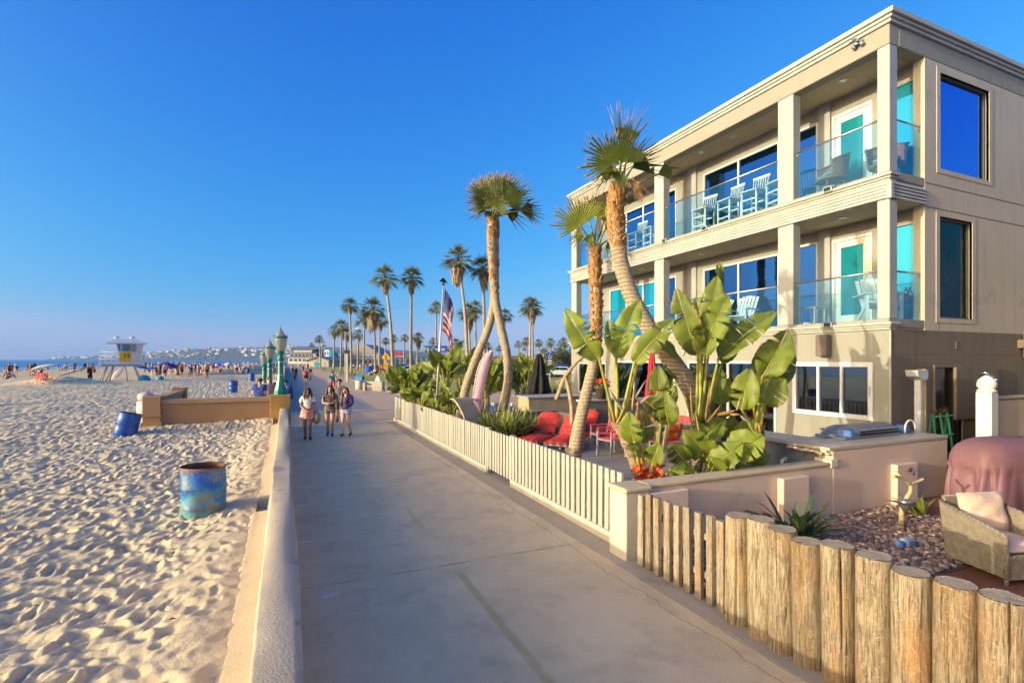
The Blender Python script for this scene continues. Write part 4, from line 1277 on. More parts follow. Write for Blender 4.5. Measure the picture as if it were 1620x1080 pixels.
def endgrain():
 m, nt, b = node_mat('log_end_grain')
 x, y, z, ob = xyz(nt)
 r = math_n(nt, 'POWER', math_n(nt, 'ADD', math_n(nt, 'MULTIPLY', x, x), math_n(nt, 'MULTIPLY', y, y)), 0.5)
 r = math_n(nt, 'ADD', r, math_n(nt, 'MULTIPLY', noise(nt, 7, 3, 0.6), 0.03))
 w = math_n(nt, 'SINE', math_n(nt, 'MULTIPLY', r, 430.0))
 c = ramp(nt, math_n(nt, 'ADD', math_n(nt, 'MULTIPLY', w, 0.25), noise(nt, 12, 4, 0.6)), [(0.3, (0.26, 0.20, 0.13)), (0.7, (0.50, 0.40, 0.28))]).outputs[0]
 nt.links.new(c, b.inputs['Base Color']); b.inputs['Roughness'].default_value = 0.9
 bump(nt, b, w, 0.3, 0.004)
 return m
M_END = endgrain()
pal = thing('log_palisade', 'row of thick weathered upright logs edging the near patio beside the boardwalk', 'palisade', (3.96, 2.5, 0))
tops = [1.02, 1.06, 1.04, 1.01, 1.06, 1.07, 1.04, 1.06, 1.08, 1.10, 1.07, 1.09]
yl = [3.62, 3.35, 3.115, 2.885, 2.635, 2.37, 2.125, 1.88, 1.63, 1.375, 1.13, 0.88]
for k, (y, zt) in enumerate(zip(yl, tops)):
 rg = random.Random(60 + k)
 r0 = rg.uniform(0.113, 0.121)
 n = 64
 P = []
 ph1, ph2 = rg.uniform(0, 6.28), rg.uniform(0, 6.28)
 crack = rg.uniform(2.6, 4.0)
 tiltx, tilty = rg.uniform(-.012, .012), rg.uniform(-.012, .012)
 for z in (-0.05, 0.0, 0.25, 0.5, 0.75, zt - 0.03, zt - 0.008):
  row = []
  for q in range(n):
   a = 2 * math.pi * q / n
   r = r0 * (1 + 0.03 * math.sin(2 * a + ph1) + 0.02 * math.sin(3 * a + ph2 + z * 2)) + rg.gauss(0, 0.0009)
   if abs(((a - crack + math.pi) % (2 * math.pi)) - math.pi) < 0.055: r -= 0.05 * (.6 + .4 * math.sin(z * 5 + k))
   if z > zt - 0.01: r -= 0.007
   row.append((r * math.cos(a) + tiltx * z, r * math.sin(a) + tilty * z, z))
  P.append(row)
 mb = MB(); mb.grid(P, 0, True, True)
 top = [(p[0], p[1], zt) for p in P[-1]]
 mb.face([(p[0] * .985, p[1] * .985, zt - 0.004 + rg.uniform(-.002, .002)) for p in P[-1]], 1)
 o = local('log', mb, [M_LOG, M_END], pal)
 o.location = (rg.uniform(-.015, .015), y - 2.5, 0)
pk = thing('picket_fence', 'short run of grey weathered wooden pickets between the white post and the logs', 'fence', (3.96, 4.4, 0))
for k, y in enumerate((5.07, 4.93, 4.765, 4.60, 4.445, 4.285, 4.12, 3.965, 3.81)):
 zt = (0.86, 0.90, 0.905, 0.90, 0.89, 0.915, 0.905, 0.92, 0.91)[k]
 mb = MB().cbox(-0.028, 0.028, -0.043, 0.043, 0.01, zt, 0.006)
 mb.jitter(0.005)
 o = local('picket', mb, M_PICKET, pk)
 o.location = (random.uniform(-.01, .01), y - 4.4, 0); o.rotation_euler = (random.uniform(-.012, .012), random.uniform(-.01, .01), random.uniform(-.12, .12))
for z in (0.22, 0.62): MB().cbox(4.0, 4.04, 3.72, 5.2, z, z + 0.07, .005).build('rail', M_PICKET, pk)
struct('patio_paving', MB().box(4.06, 17.6, -6, 5.34, -0.055, 0.06), speckled('red_brown_paving', (0.26, 0.10, 0.055), (0.19, 0.075, 0.045), 70, ((0.10, 0.05, 0.035), 1.0, 0.6, 0.4)))
mb = MB().box(4.09, 9.3, 3.35, 5.235, 0.0, 0.075)
struct('gravel_bed', mb, mat('gravel_shade', (0.12, 0.085, 0.08), 0.95, 0.3, 30))
GC = [(0.28, 0.17, 0.13), (0.20, 0.115, 0.095), (0.38, 0.28, 0.20), (0.13, 0.09, 0.085), (0.28, 0.13, 0.09), (0.42, 0.33, 0.26)]
GM = [mat('pebble_%d' % i, c, 0.7, 0.15, 8, rnd=0.0) for i, c in enumerate(GC)]
mb = MB()
rg = random.Random(9)
for k in range(5200):
 x, y = rg.uniform(4.12, 9.25), rg.uniform(3.4, 5.22)
 if k > 2200 and x < 6.3: x += 2.4
 r = rg.uniform(0.018, 0.042)
 c = math.cos; rot = rg.uniform(0, 6.28)
 pts = []
 n = 6
 zc = 0.075 + r * rg.uniform(0.1, 0.7)
 ring = [(x + r * c(rot + 6.283 * q / n) * rg.uniform(.85, 1.25), y + r * math.sin(rot + 6.283 * q / n) * rg.uniform(.8, 1.1), zc + rg.uniform(-.006, .006)) for q in range(n)]
 mi = rg.randrange(6)
 tp_ = (x, y, zc + r * 0.6)
 up = [((a[0] + x) / 2 + (a[0] - x) * .12, (a[1] + y) / 2 + (a[1] - y) * .12, zc + r * 0.48) for a in ring]
 lo_ = [(a[0] * .7 + x * .3, a[1] * .7 + y * .3, zc - r * .5) for a in ring]
 for q in range(n):
  q2 = (q + 1) % n
  mb.face([lo_[q], lo_[q2], ring[q2], ring[q]], mi, True); mb.face([ring[q], ring[q2], up[q2], up[q]], mi, True); mb.face([up[q], up[q2], tp_], mi, True)
struct('gravel', mb, GM, kind='stuff')
# ------------------------------------------------------------------ palms
M_GREENFAN = mat('palm_green', (0.12, 0.16, 0.026), 0.45, 0.25, 6, rnd=0.15, trans=0.25, col2=(0.085, 0.12, 0.02))
M_LIGHTFAN = mat('palm_light_green', (0.24, 0.28, 0.04), 0.45, 0.2, 6, rnd=0.15, trans=0.3)
M_DEADTIP = mat('palm_dry_tip', (0.42, 0.25, 0.13), 0.8, 0.2, 9, rnd=0.15, trans=0.2)
M_PETIOLE = mat('palm_petiole', (0.22, 0.22, 0.06), 0.5, 0.2, 6)
M_FARGREEN = mat('far_palm_green', (0.13, 0.145, 0.035), 0.6, 0.3, 3, rnd=0.2, trans=0.3, col2=(0.20, 0.185, 0.055))
M_FARDEAD = mat('far_palm_skirt', (0.40, 0.27, 0.15), 0.9, 0.3, 4, rnd=0.2)
M_FARTRUNK = mat('far_palm_trunk', (0.38, 0.30, 0.22), 0.9, 0.25, 3, rnd=0.15, stretch=(1, 1, 6))
def trunk_mat(name, ca, cb, ringf):
 m, nt, b = node_mat(name)
 x, y, z, ob = xyz(nt)
 n1 = noise(nt, 6, 5, 0.65)
 c = ramp(nt, n1, [(0.3, ca), (0.7, cb)]).outputs[0]
 w = math_n(nt, 'SINE', math_n(nt, 'ADD', math_n(nt, 'MULTIPLY', z, ringf), math_n(nt, 'MULTIPLY', noise(nt, 3, 3, 0.6), 9.0)))
 r = ramp(nt, w, [(0.0, 0.85), (0.5, 1.03)]).outputs[0]
 c = mixc(nt, 0.75, c, mixc(nt, 1.0, c, r, 'MULTIPLY'))
 v = noise(nt, 14, 4, 0.7, stretch=(3, 3, 0.4))
 c = mixc(nt, 0.5, c, mixc(nt, 1.0, c, ramp(nt, v, [(0.35, 0.55), (0.6, 1.15)]).outputs[0], 'MULTIPLY'))
 nt.links.new(c, b.inputs['Base Color']); b.inputs['Roughness'].default_value = 0.9
 b.inputs['Specular IOR Level'].default_value = 0.2
 bump(nt, b, math_n(nt, 'ADD', math_n(nt, 'MULTIPLY', w, 0.4), v), 0.8, 0.02)
 return m
M_TRUNK = trunk_mat('palm_trunk_bark', (0.50, 0.40, 0.28), (0.38, 0.295, 0.20), 95)
M_FIBRE = mat('palm_boot_fibre', (0.50, 0.245, 0.07), 0.9, 0.3, 12, 0.6, 40, col2=(0.30, 0.17, 0.075))
def spline(P, n):
 """smooth path through the points"""
 P = [Vector(p) for p in P]
 out = []
 k = len(P)
 for i in range(k - 1):
  p0, p1, p2, p3 = P[max(i - 1, 0)], P[i], P[i + 1], P[min(i + 2, k - 1)]
  for j in range(n):
   t = j / n
   out.append(0.5 * ((2 * p1) + (p2 - p0) * t + (2 * p0 - 5 * p1 + 4 * p2 - p3) * t * t + (3 * p1 - p0 - 3 * p2 + p3) * t ** 3))
 out.append(P[-1])
 return out
def fan_blade(mb, hub, tip, nrm, spread=95, nseg=24, fuse=0.45, pleat=0.055, droop=0.0, g=0, t=1, rg=random, dead=0.22):
 ax = tip - hub
 L = ax.length
 ax.normalize()
 nrm = (nrm - ax * nrm.dot(ax)).normalized()
 side = nrm.cross(ax).normalized()
 S = math.radians(spread)
 def P(a, r, off=0.0, dz=0.0):
  cup = 0.16 * L * (abs(a) / max(S, .01)) ** 2 * (r / L)
  return hub + (ax * math.cos(a) + side * math.sin(a)) * r + nrm * (off * (r / L) * L + cup) + Vector((0, 0, dz))
 for i in range(nseg):
  a0 = -S + 2 * S * i / nseg
  a1 = -S + 2 * S * (i + 1) / nseg
  am = (a0 + a1) / 2
  ln = L * (1 - 0.20 * (abs(am) / S) ** 2) * rg.uniform(0.78, 1.10)
  rf = L * fuse * (1 - 0.1 * (abs(am) / S))
  b0, m_, b1 = P(a0, rf), P(am, rf * 1.02, pleat), P(a1, rf)
  mb.face([hub, b0, m_], g); mb.face([hub, m_, b1], g)
  dd = -droop * rg.uniform(0.4, 1.2)
  w = (a1 - a0) * 0.22
  j = rg.uniform(-.03, .03)
  q = 1 - dead * rg.uniform(0.5, 1.5)
  q0, qm, q1 = P(am - w + j * .5, ln * q, 0, dd * q * q), P(am + j * .5, ln * q, pleat * .7, dd * q * q), P(am + w + j * .5, ln * q, 0, dd * q * q)
  tp = P(am + j, ln, rg.uniform(-.05, .05), dd)
  mb.face([b0, q0, qm, m_], g); mb.face([m_, qm, q1, b1], g)
  mb.face([q0, tp, qm], t); mb.face([qm, tp, q1], t)
def frond(parent, base, hub, tip, nrm, name='frond', mats=None, **kw):
 mb = MB()
 base, hub, tip = Vector(base), Vector(hub), Vector(tip)
 mid = (base + hub) / 2 + Vector((0, 0, 0.04))
 pts = spline([base, mid, hub, hub + (tip - hub) * 0.12], 4)
 mb.tube(pts, [0.028 - 0.018 * i / (len(pts) - 1) for i in range(len(pts))], 5, 2)
 fan_blade(mb, hub, tip, nrm, **kw)
 return mb.build(name, mats or [M_GREENFAN, M_DEADTIP, M_PETIOLE], parent)
TOCAM = lambda p: (Vector((0, 0, CAMH)) - p).normalized()
def near_palm(label, path, radii, d, boots_from, fronds, light=False, group=None, nseg=30, boot=True):
 """path and fronds are read off the photograph at depth d; the fronds spread before and behind the trunk"""
 P = [at_depth(px, py, d) for px, py in path]
 P[0].z = min(P[0].z, 0.02) if P[0].z < 0.6 else P[0].z
 if P[0].z > 0.05:
  b = P[0].copy(); dirn = (P[0] - P[1]); b = P[0] + dirn * (P[0].z / max(0.05, -dirn.z)) if dirn.z < -0.02 else Vector((P[0].x, P[0].y, 0)); b.z = 0.0
  P.insert(0, b); radii = [radii[0] * 1.12] + list(radii)
 base = P[0].copy()
 tr = thing('palm_tree', label, 'palm tree', base, group)
 pts = spline(P, 6)
 rad = np.interp(np.linspace(0, 1, len(pts)), np.linspace(0, 1, len(radii)), radii)
 rad = [r * (1 + 0.03 * math.sin(i * 2.1)) for i, r in enumerate(rad)]
 rad[0] *= 1.35
 mb = MB().tube(pts, rad, 16)
 mb.build('trunk', M_TRUNK, tr)
 if boot:
  mb = MB()
  rg = random.Random(int(d * 100))
  n0 = int(len(pts) * boots_from)
  seg = pts[n0:]
  for k in range(300):
   t = rg.random() ** 0.8
   i = min(int(t * (len(seg) - 1)), len(seg) - 2)
   c = seg[i].lerp(seg[i + 1], t * (len(seg) - 1) - i)
   r = rad[n0 + i] * 1.0
   a = rg.uniform(0, 6.283)
   o = Vector((math.cos(a), math.sin(a), 0))
   tn = Vector((-math.sin(a), math.cos(a), 0))
   w, h = rg.uniform(0.022, 0.05), rg.uniform(0.07, 0.15)
   p0 = c + o * r * 0.93
   out = rg.uniform(0.012, 0.055)
   pk_ = p0 + Vector((0, 0, h)) + o * out + tn * rg.uniform(-.03, .03)
   mb.face([p0 - tn * w, p0 + tn * w, pk_ + tn * w * .45, pk_ - tn * w * .45]); mb.face([p0 - tn * w - o * .03, pk_ - tn * w * .45, pk_ - tn * w * .45 - o * (out + .03)])
   mb.face([p0 + tn * w, p0 + tn * w - o * .03, pk_ + tn * w * .45 - o * (out + .03), pk_ + tn * w * .45])
  mb.build('leaf_bases', M_FIBRE, tr)
 top = pts[-1]
 for k, (hx, hy, tx, ty, dh, dt, kw) in enumerate(fronds):
  hub, tip = at_depth(hx, hy, d + dh), at_depth(tx, ty, d + dt)
  b = top + Vector((random.uniform(-.05, .05), random.uniform(-.05, .05), random.uniform(-.12, .02)))
  kw = dict(kw)
  nm = kw.pop('nm', None)
  dead = kw.pop('isdead', False)
  n_ = TOCAM(hub) + Vector((random.uniform(-.5, .2), random.uniform(-.3, .3), random.uniform(-.1, .5)))
  if nm: n_ = Vector(nm)
  mats = [M_DEADTIP, M_DEADTIP, M_DEADTIP] if dead else [M_LIGHTFAN if (light or kw.pop('lt', False)) else M_GREENFAN, M_DEADTIP, M_PETIOLE]
  kw.pop('lt', None)
  frond(tr, b, hub, tip, n_, 'dead_frond' if dead else 'frond', mats, rg=random.Random(k + int(d * 10)), nseg=kw.pop('nseg', nseg), **kw)
 return tr
D = {}
near_palm('tall leaning palm with an orange fibrous neck, bowed before the house front',
    [(1122, 690), (1090, 610), (1040, 540), (1000, 470), (980, 405), (973, 345), (978, 300)],
    [0.165, 0.155, 0.145, 0.135, 0.13, 0.13, 0.105], 8.6, 0.72,
    [(970, 258, 936, 208, -.2, -.4, dict(spread=95, droop=.03)), (990, 258, 1014, 206, .1, .2, dict(spread=78, dead=.3)),
     (984, 240, 1004, 158, .1, .2, dict(spread=34, dead=.40, nseg=18)), (981, 262, 975, 196, -.4, -.55, dict(spread=62)),
     (976, 268, 918, 272, .1, .2, dict(spread=48, droop=.22, dead=.5, nseg=16)), (984, 272, 968, 300, -.45, -.6, dict(spread=55, droop=.04)),
     (1040, 276, 1090, 262, .1, .0, dict(spread=46, droop=.10, dead=.55, nseg=16)), (1000, 266, 1052, 236, .3, .5, dict(spread=44, droop=.1, dead=.5, nseg=16)),
     (1000, 282, 1022, 314, -.2, -.2, dict(isdead=True, spread=24, droop=.1, nseg=10)), (1010, 300, 1014, 324, .0, .0, dict(isdead=True, spread=30, nseg=9)),
     (996, 322, 1005, 304, .25, .3, dict(spread=55, nseg=14))], nseg=24)
near_palm('short young palm with bright green fans and an orange trunk, left of the bowed palm',
    [(908, 722), (915, 680), (926, 630), (938, 580), (943, 530), (943, 480), (942, 430), (941, 398)],
    [0.135, 0.118, 0.11, 0.105, 0.10, 0.105, 0.105, 0.08], 9.5, 0.52,
    [(919, 358, 891, 312, -.25, -.35, dict(spread=88, lt=True)), (944, 346, 952, 303, .15, .35, dict(spread=80)),
     (958, 362, 992, 352, -.1, .0, dict(spread=85, lt=True)), (936, 368, 924, 404, -.35, -.5, dict(spread=30, droop=.1, dead=.5, nseg=12)),
     (932, 350, 920, 306, .25, .5, dict(spread=70)), (962, 380, 972, 408, .1, .1, dict(spread=40, dead=.4, droop=.08, nseg=14)),
     (955, 350, 975, 318, .3, .5, dict(spread=70, lt=True)), (925, 372, 896, 378, .2, .3, dict(spread=50, droop=.1))], light=True, nseg=24)
fr = lambda s: [
 (775, 322, 735 + s, 300, -.3, -.6, dict(spread=66)), (779, 318, 757 + s, 276, .2, .3, dict(spread=60)),
 (784, 316, 786 + s, 268, -.2, -.2, dict(spread=66)), (790, 318, 815 + s, 274, .2, .5, dict(spread=60)),
 (796, 322, 838 + s, 288, -.2, -.4, dict(spread=60)), (776, 328, 741 + s, 318, .3, .6, dict(spread=52, droop=.15, dead=.4)),
 (822, 334, 866 + s * .2, 330, 0, 0, dict(spread=48, droop=.18, dead=.4)), (788, 330, 800 + s, 316, -.6, -.9, dict(spread=95)),
 (785, 325, 770 + s, 300, -.5, -.8, dict(spread=80)), (798, 334, 842 + s * .3, 352, .3, .5, dict(spread=36, droop=.15, dead=.7, nseg=14)),
 (778, 334, 762 + s, 352, -.2, -.3, dict(spread=40, droop=.1, dead=.7, nseg=14))]
near_palm('left of the two crossing palms, its trunk bending right then rising behind its twin',
    [(728, 660), (733, 630), (741, 600), (756, 560), (773, 518), (781, 478), (783, 425), (782, 375), (783, 346)],
    [0.165, 0.145, 0.14, 0.135, 0.13, 0.13, 0.13, 0.15, 0.12], 16.9, 0.68, fr(-4), nseg=20)
near_palm('right of the two crossing palms, its trunk bowed to the right at the foot',
    [(792, 660), (799, 630), (804, 595), (801, 556), (792, 515), (784, 475), (780, 430), (778, 380), (779, 345)],
    [0.16, 0.145, 0.14, 0.135, 0.13, 0.13, 0.13, 0.155, 0.12], 16.2, 0.68, fr(5), nseg=20)
# palms of the park: one mesh each for three crowns and three skirts, a trunk of its own for every palm
def crown_mesh(seed, n=31, seg=12):
 rg = random.Random(seed)
 mb = MB()
 for k in range(n):
  a = k * 2.399 + rg.uniform(-.2, .2)
  el = math.radians(-38 + 118 * (k / (n - 1)) ** 0.9)
  dv = Vector((math.cos(a) * math.cos(el), math.sin(a) * math.cos(el), math.sin(el)))
  hub = dv * rg.uniform(0.55, 0.85)
  tip = dv * rg.uniform(1.45, 1.85) + Vector((0, 0, -0.28 * math.cos(el)))
  mb.tube([Vector((0, 0, 0)), hub], [0.03, 0.02], 3, 0, False, False)
  nn = Vector((0, 0, 1)) - dv * dv.z + Vector((rg.uniform(-.3, .3), rg.uniform(-.3, .3), .1))
  if el > 1.2: nn = Vector((math.cos(a + 1.57), math.sin(a + 1.57), 0.2))
  fan_blade(mb, hub, tip, nn, 66, seg, 0.34, 0.06, 0.22, 0, 0, rg, 0.35)
 return mb.mesh('crown', [M_FARGREEN])
def skirt_mesh(seed):
 rg = random.Random(seed)
 mb = MB()
 for k in range(130):
  a = rg.uniform(0, 6.283)
  o = Vector((math.cos(a), math.sin(a), 0))
  t = Vector((-math.sin(a), math.cos(a), 0))
  z0 = rg.uniform(-0.9, -0.05)
  r0, r1 = 0.16, rg.uniform(0.28, 0.75) * (1 - 0.35 * abs(z0))
  L = rg.uniform(0.6, 1.25)
  p = o * r0 + Vector((0, 0, z0)); q = o * r1 + Vector((0, 0, z0 - L * 0.45)); e = o * (r1 * rg.uniform(.6, .95)) + Vector((0, 0, z0 - L))
  w = rg.uniform(.05, .14)
  mb.face([p - t * .03, p + t * .03, q + t * w, q - t * w]); mb.face([q - t * w, q + t * w, e + t * w * .2, e - t * w * .2])
 return mb.mesh('dead_skirt', [M_FARDEAD])
CROWNS = [crown_mesh(s) for s in (1, 2, 3, 4)]
SKIRTS = [skirt_mesh(s) for s in (1, 2)]
def park_palm(cx, cy, bx, d, wid, label, skirt=1.0, group='fan palms of the park'):
 """crown centre (cx, cy) and foot bx in the photograph, depth d, crown width wid in pixels"""
 top = at_depth(cx, cy, d)
 foot = at_depth(bx, HY, d); foot.z = 0
 s = wid / FPX * d / 2.75
 t = thing('palm_tree', label, 'palm tree', foot, group)
 mid = foot.lerp(top, 0.55) + Vector(((foot.x - top.x) * .22, (foot.y - top.y) * .22, 0))
 pts = spline([foot, mid, top], 6)
 r0 = 0.24 if d < 130 else 0.28
 tb = MB().tube(pts, [r0 * (1.25 if i == 0 else 1 - 0.035 * i) for i in range(len(pts))], 7)
 tb.build('trunk', M_FARTRUNK, t)
 for nm, me, sc in (('crown', random.choice(CROWNS), s), ('dead_skirt', random.choice(SKIRTS), s * skirt * .72)):
  o = bpy.data.objects.new(nm, me); COL.objects.link(o); o.parent = t
  o.location = top - foot; o.scale = (sc, sc, sc if nm == 'crown' else sc * 1.25); o.rotation_euler = (random.uniform(-.12, .12), random.uniform(-.12, .12), random.uniform(0, 6.28))
 return t
PARK = [
 (609, 440, 622, 66, 44, 'tall palm with a leaning trunk behind the yellow road sign', 1.0),
 (651, 440, 650, 69, 40, 'tall straight palm standing left of the flagpole', 1.1),
 (725, 412, 741, 60, 52, 'tallest far palm with a shaggy brown skirt right of the flag', 1.3),
 (764, 425, 767, 62, 44, 'tall palm half hidden behind the crossing trunks', 1.3),
 (553, 484, 556, 93, 30, 'slender palm standing alone left of the dense palm cluster', 0.8),
 (590, 490, 594, 92, 42, 'full-crowned palm behind the blue beach tent', 1.4),
 (577, 506, 575, 105, 30, 'dark palm just left of the full-crowned one', 0.8),
 (541, 517, 539, 112, 27, 'middle palm of the group right of the gabled hut', 1.0),
 (529, 524, 528, 120, 22, 'left palm of the group right of the gabled hut', 1.0),
 (549, 530, 547, 125, 20, 'right palm of the group right of the gabled hut', 0.9),
 (505, 537, 507, 170, 15, 'small lone palm above the gabled hut', 0.8),
 (493, 546, 494, 230, 9, 'tiny palm above the dark pier roofs', 0.6),
 (567, 530, 566, 130, 20, 'short palm among the cluster trunks', 0.9),
 (601, 508, 600, 110, 28, 'palm right of the full-crowned one by the tent', 0.9),
 (610, 540, 609, 150, 14, 'low palm just left of the yellow sign', 0.8),
 (690, 488, 690, 108, 27, 'slim palm directly left of the flag', 0.5),
 (740, 495, 744, 92, 36, 'bushy palm right of the flag and below the tallest one', 1.4),
 (752, 488, 753, 100, 28, 'second bushy palm right of the flag', 1.2),
 (661, 535, 660, 120, 22, 'stout low palm left of the blue street sign', 1.3),
 (640, 535, 639, 160, 15, 'small palm between two tall trunks by the road sign', 0.7),
 (623, 536, 623, 150, 15, 'small palm right of the yellow sign', 0.8),
 (685, 541, 685, 150, 16, 'short palm above the blue street sign', 0.9),
 (722, 545, 722, 125, 22, 'low palm beneath the flag', 1.0),
 (799, 500, 797, 105, 26, 'palm peeping out right of the crossing trunks', 0.7),
 (840, 486, 838, 92, 38, 'broad palm on a pair of trunks near the black parasol', 1.2),
 (842, 490, 843, 95, 30, 'second trunk of the palm pair near the black parasol', 1.0),
 (789, 552, 789, 170, 12, 'tiny palm between the crossing trunks', 0.6),
 (820, 545, 820, 165, 14, 'small palm left of the palm pair', 0.9),
 (833, 541, 834, 150, 17, 'small palm behind the palm pair', 0.7),
 (852, 543, 852, 160, 15, 'dark small palm above the black parasol', 0.9),
 (871, 542, 872, 150, 17, 'small palm right of the black parasol', 1.0),
 (891, 542, 890, 150, 18, 'rightmost small palm beside the house corner', 1.0),
 (830, 552, 830, 230, 8, 'very distant thin palm over the red roofs', 0.5),
 (860, 553, 861, 230, 8, 'very distant thin palm over the blue house', 0.5),
 (772, 548, 772, 165, 15, 'low palm behind the pink board', 0.9),
 (706, 552, 706, 190, 12, 'low distant palm behind the flag', 0.7)]
for a in PARK: park_palm(*a[:6], skirt=a[6])
# ------------------------------------------------------------------ big-leaved plants
M_BLEAF = mat('paddle_leaf', (0.20, 0.255, 0.028), 0.5, 0.2, 4, rnd=0.2, trans=0.3, bmp=0.2, bs=30, dirt=((0.30, 0.22, 0.05), 7, 0.66))
M_RIB = mat('paddle_leaf_rib', (0.33, 0.33, 0.055), 0.5, 0.2, 5, dirt=((0.42, 0.24, 0.04), 4, 0.55))
M_DRYLEAF = mat('dry_leaf', (0.42, 0.24, 0.07), 0.85, 0.25, 9, rnd=0.2, trans=0.15)
M_BSTEM = mat('fibrous_stem', (0.34, 0.255, 0.16), 0.95, 0.35, 14, 0.9, 30, stretch=(1, 1, 3))
M_BRACT = mat('grey_bract', (0.33, 0.27, 0.24), 0.7, 0.25, 8)
def paddle(parent, pet, base, tip, width, nrm, fold=0.35, sag=0.06, splits=(), rg=random, name='leaf', mats=None, curl=0.0):
 """stalk from pet to base, then a folded blade from base to tip, torn where splits say (t, side)"""
 pet, base, tip = Vector(pet), Vector(base), Vector(tip)
 mb = MB()
 ax = tip - base
 L = ax.length
 nrm = Vector(nrm)
 nrm = (nrm - ax.normalized() * nrm.dot(ax.normalized())).normalized()
 n = 30
 rib = [base + ax * t + nrm * (math.sin(math.pi * t) * sag * L) - Vector((0, 0, curl * L * t * t)) for t in [i / n for i in range(n + 1)]]
 st = spline([pet, pet.lerp(base, 0.5) + (base - pet).orthogonal().normalized() * 0.02, base, rib[1]], 4)
 mb.tube(st, [0.034 - 0.020 * i / (len(st) - 1) for i in range(len(st))], 6, 1)
 mb.tube(rib, [0.014 * (1 - 0.85 * i / n) for i in range(n + 1)], 5, 1)
 side0 = nrm.cross(ax).normalized()
 for sgn in (-1, 1):
  cols = []
  for i in range(n + 1):
   t = i / n
   w = width * 0.5 * max(0.02, math.sin(math.pi * min(1, t ** 0.72)) ** 0.62) if 0 < t < 1 else width * 0.02
   f = fold * (1 + 0.25 * math.sin(t * 9 + sgn))
   o = side0 * sgn * math.cos(f) + nrm * math.sin(f)
   wob = nrm * (0.02 * L * math.sin(t * 17 + sgn * 2) + (0.009 if i % 2 else -0.006)) + ax * rg.uniform(-.006, .006)
   w *= rg.uniform(.955, 1.02)
   cols.append([rib[i] + o * 0.012, rib[i] + o * w * 0.5 + nrm * w * 0.06, rib[i] + o * w * 0.85 + wob * .5, rib[i] + o * w - nrm * w * 0.10 + wob])
  cut = sorted(int(t * n) for t, s in splits if s == sgn)
  a = 0
  for c in cut + [n]:
   seg = [list(q) for q in cols[a:c + 1]]
   if a > 0:
    for k in (1, 2, 3): seg[0][k] = seg[0][k] + ax * (0.008 * k) - nrm * (0.012 * k * width / 0.3)
   if c < n:
    for k in (1, 2, 3): seg[-1][k] = seg[-1][k] - ax * (0.012 * k) + nrm * (0.016 * k * width / 0.3) - Vector((0, 0, 0.008 * k))
   if len(seg) > 1:
    f0 = len(mb.m)
    mb.grid(seg if sgn > 0 else [list(r) for r in seg][::-1], 0, True)
    br = rg.random() < .45
    for q in range(f0 + 2, len(mb.m), 3):
     if br and rg.random() < .5: mb.m[q] = 2
   a = c
 return mb.build(name, mats or [M_BLEAF, M_RIB, M_DRYLEAF], parent)
def clump(label, base, stems, leaves, d, group=None, name='bird_of_paradise_plant'):
 """stems: list of pixel paths; leaves: (stalk px, blade base px, tip px, width px, depth shift, normal tilt, splits)"""
 c = thing(name, label, 'plant', base, group)
 for path, r0, r1, dd in stems:
  P = [at_depth(x, y, d + dd) for x, y in path]
  pts = spline(P, 4)
  k = len(pts)
  mb = MB().tube(pts, [r0 + (r1 - r0) * i / (k - 1) + 0.012 * math.sin(i * 2.6) for i in range(k)], 9)
  rg = random.Random(int(r0 * 1000 + path[0][0]))
  for q in range(70):
   t = rg.random(); i = min(int(t * (k - 1)), k - 2)
   p = pts[i].lerp(pts[i + 1], rg.random()); a = rg.uniform(0, 6.28); rr = r0 + (r1 - r0) * t
   o = Vector((math.cos(a), math.sin(a), 0)); tn = Vector((-o.y, o.x, 0))
   w = rg.uniform(.02, .045)
   mb.face([p + o * rr * .95 - tn * w, p + o * rr * .95 + tn * w, p + o * (rr + rg.uniform(.01, .035)) + Vector((0, 0, rg.uniform(.04, .1)))])
  mb.build('stem', M_BSTEM, c)
 for k, (s, b, t, w, dd, nm, sp) in enumerate(leaves):
  rg = random.Random(k * 7 + int(d * 100))
  ps, pb, pt = at_depth(*s, d + dd * .3), at_depth(*b, d + dd * .8), at_depth(*t, d + dd)
  nv = TOCAM(pb) + Vector((nm[0], nm[1], nm[2]))
  paddle(c, ps, pb, pt, w / FPX * d, nv, fold=rg.uniform(.2, .5), sag=rg.uniform(.02, .08), splits=tuple(sp) + tuple((rg.uniform(.2, .85), rg.choice((-1, 1))) for _ in range(2)), rg=rg)
 return c
def bracts(c, d, items):
 for x0, y0, x1, y1, m in items:
  a, b = at_depth(x0, y0, d), at_depth(x1, y1, d - .05)
  mid = a.lerp(b, .45) + Vector((0, 0, -.015))
  MB().tube(spline([a, mid, b], 4), [.006, .02, .03, .034, .034, .03, .02, .012, .002], 6, flat=0.55).build('flower_bract' if m is M_BRACT else 'dry_leaf', m, c)
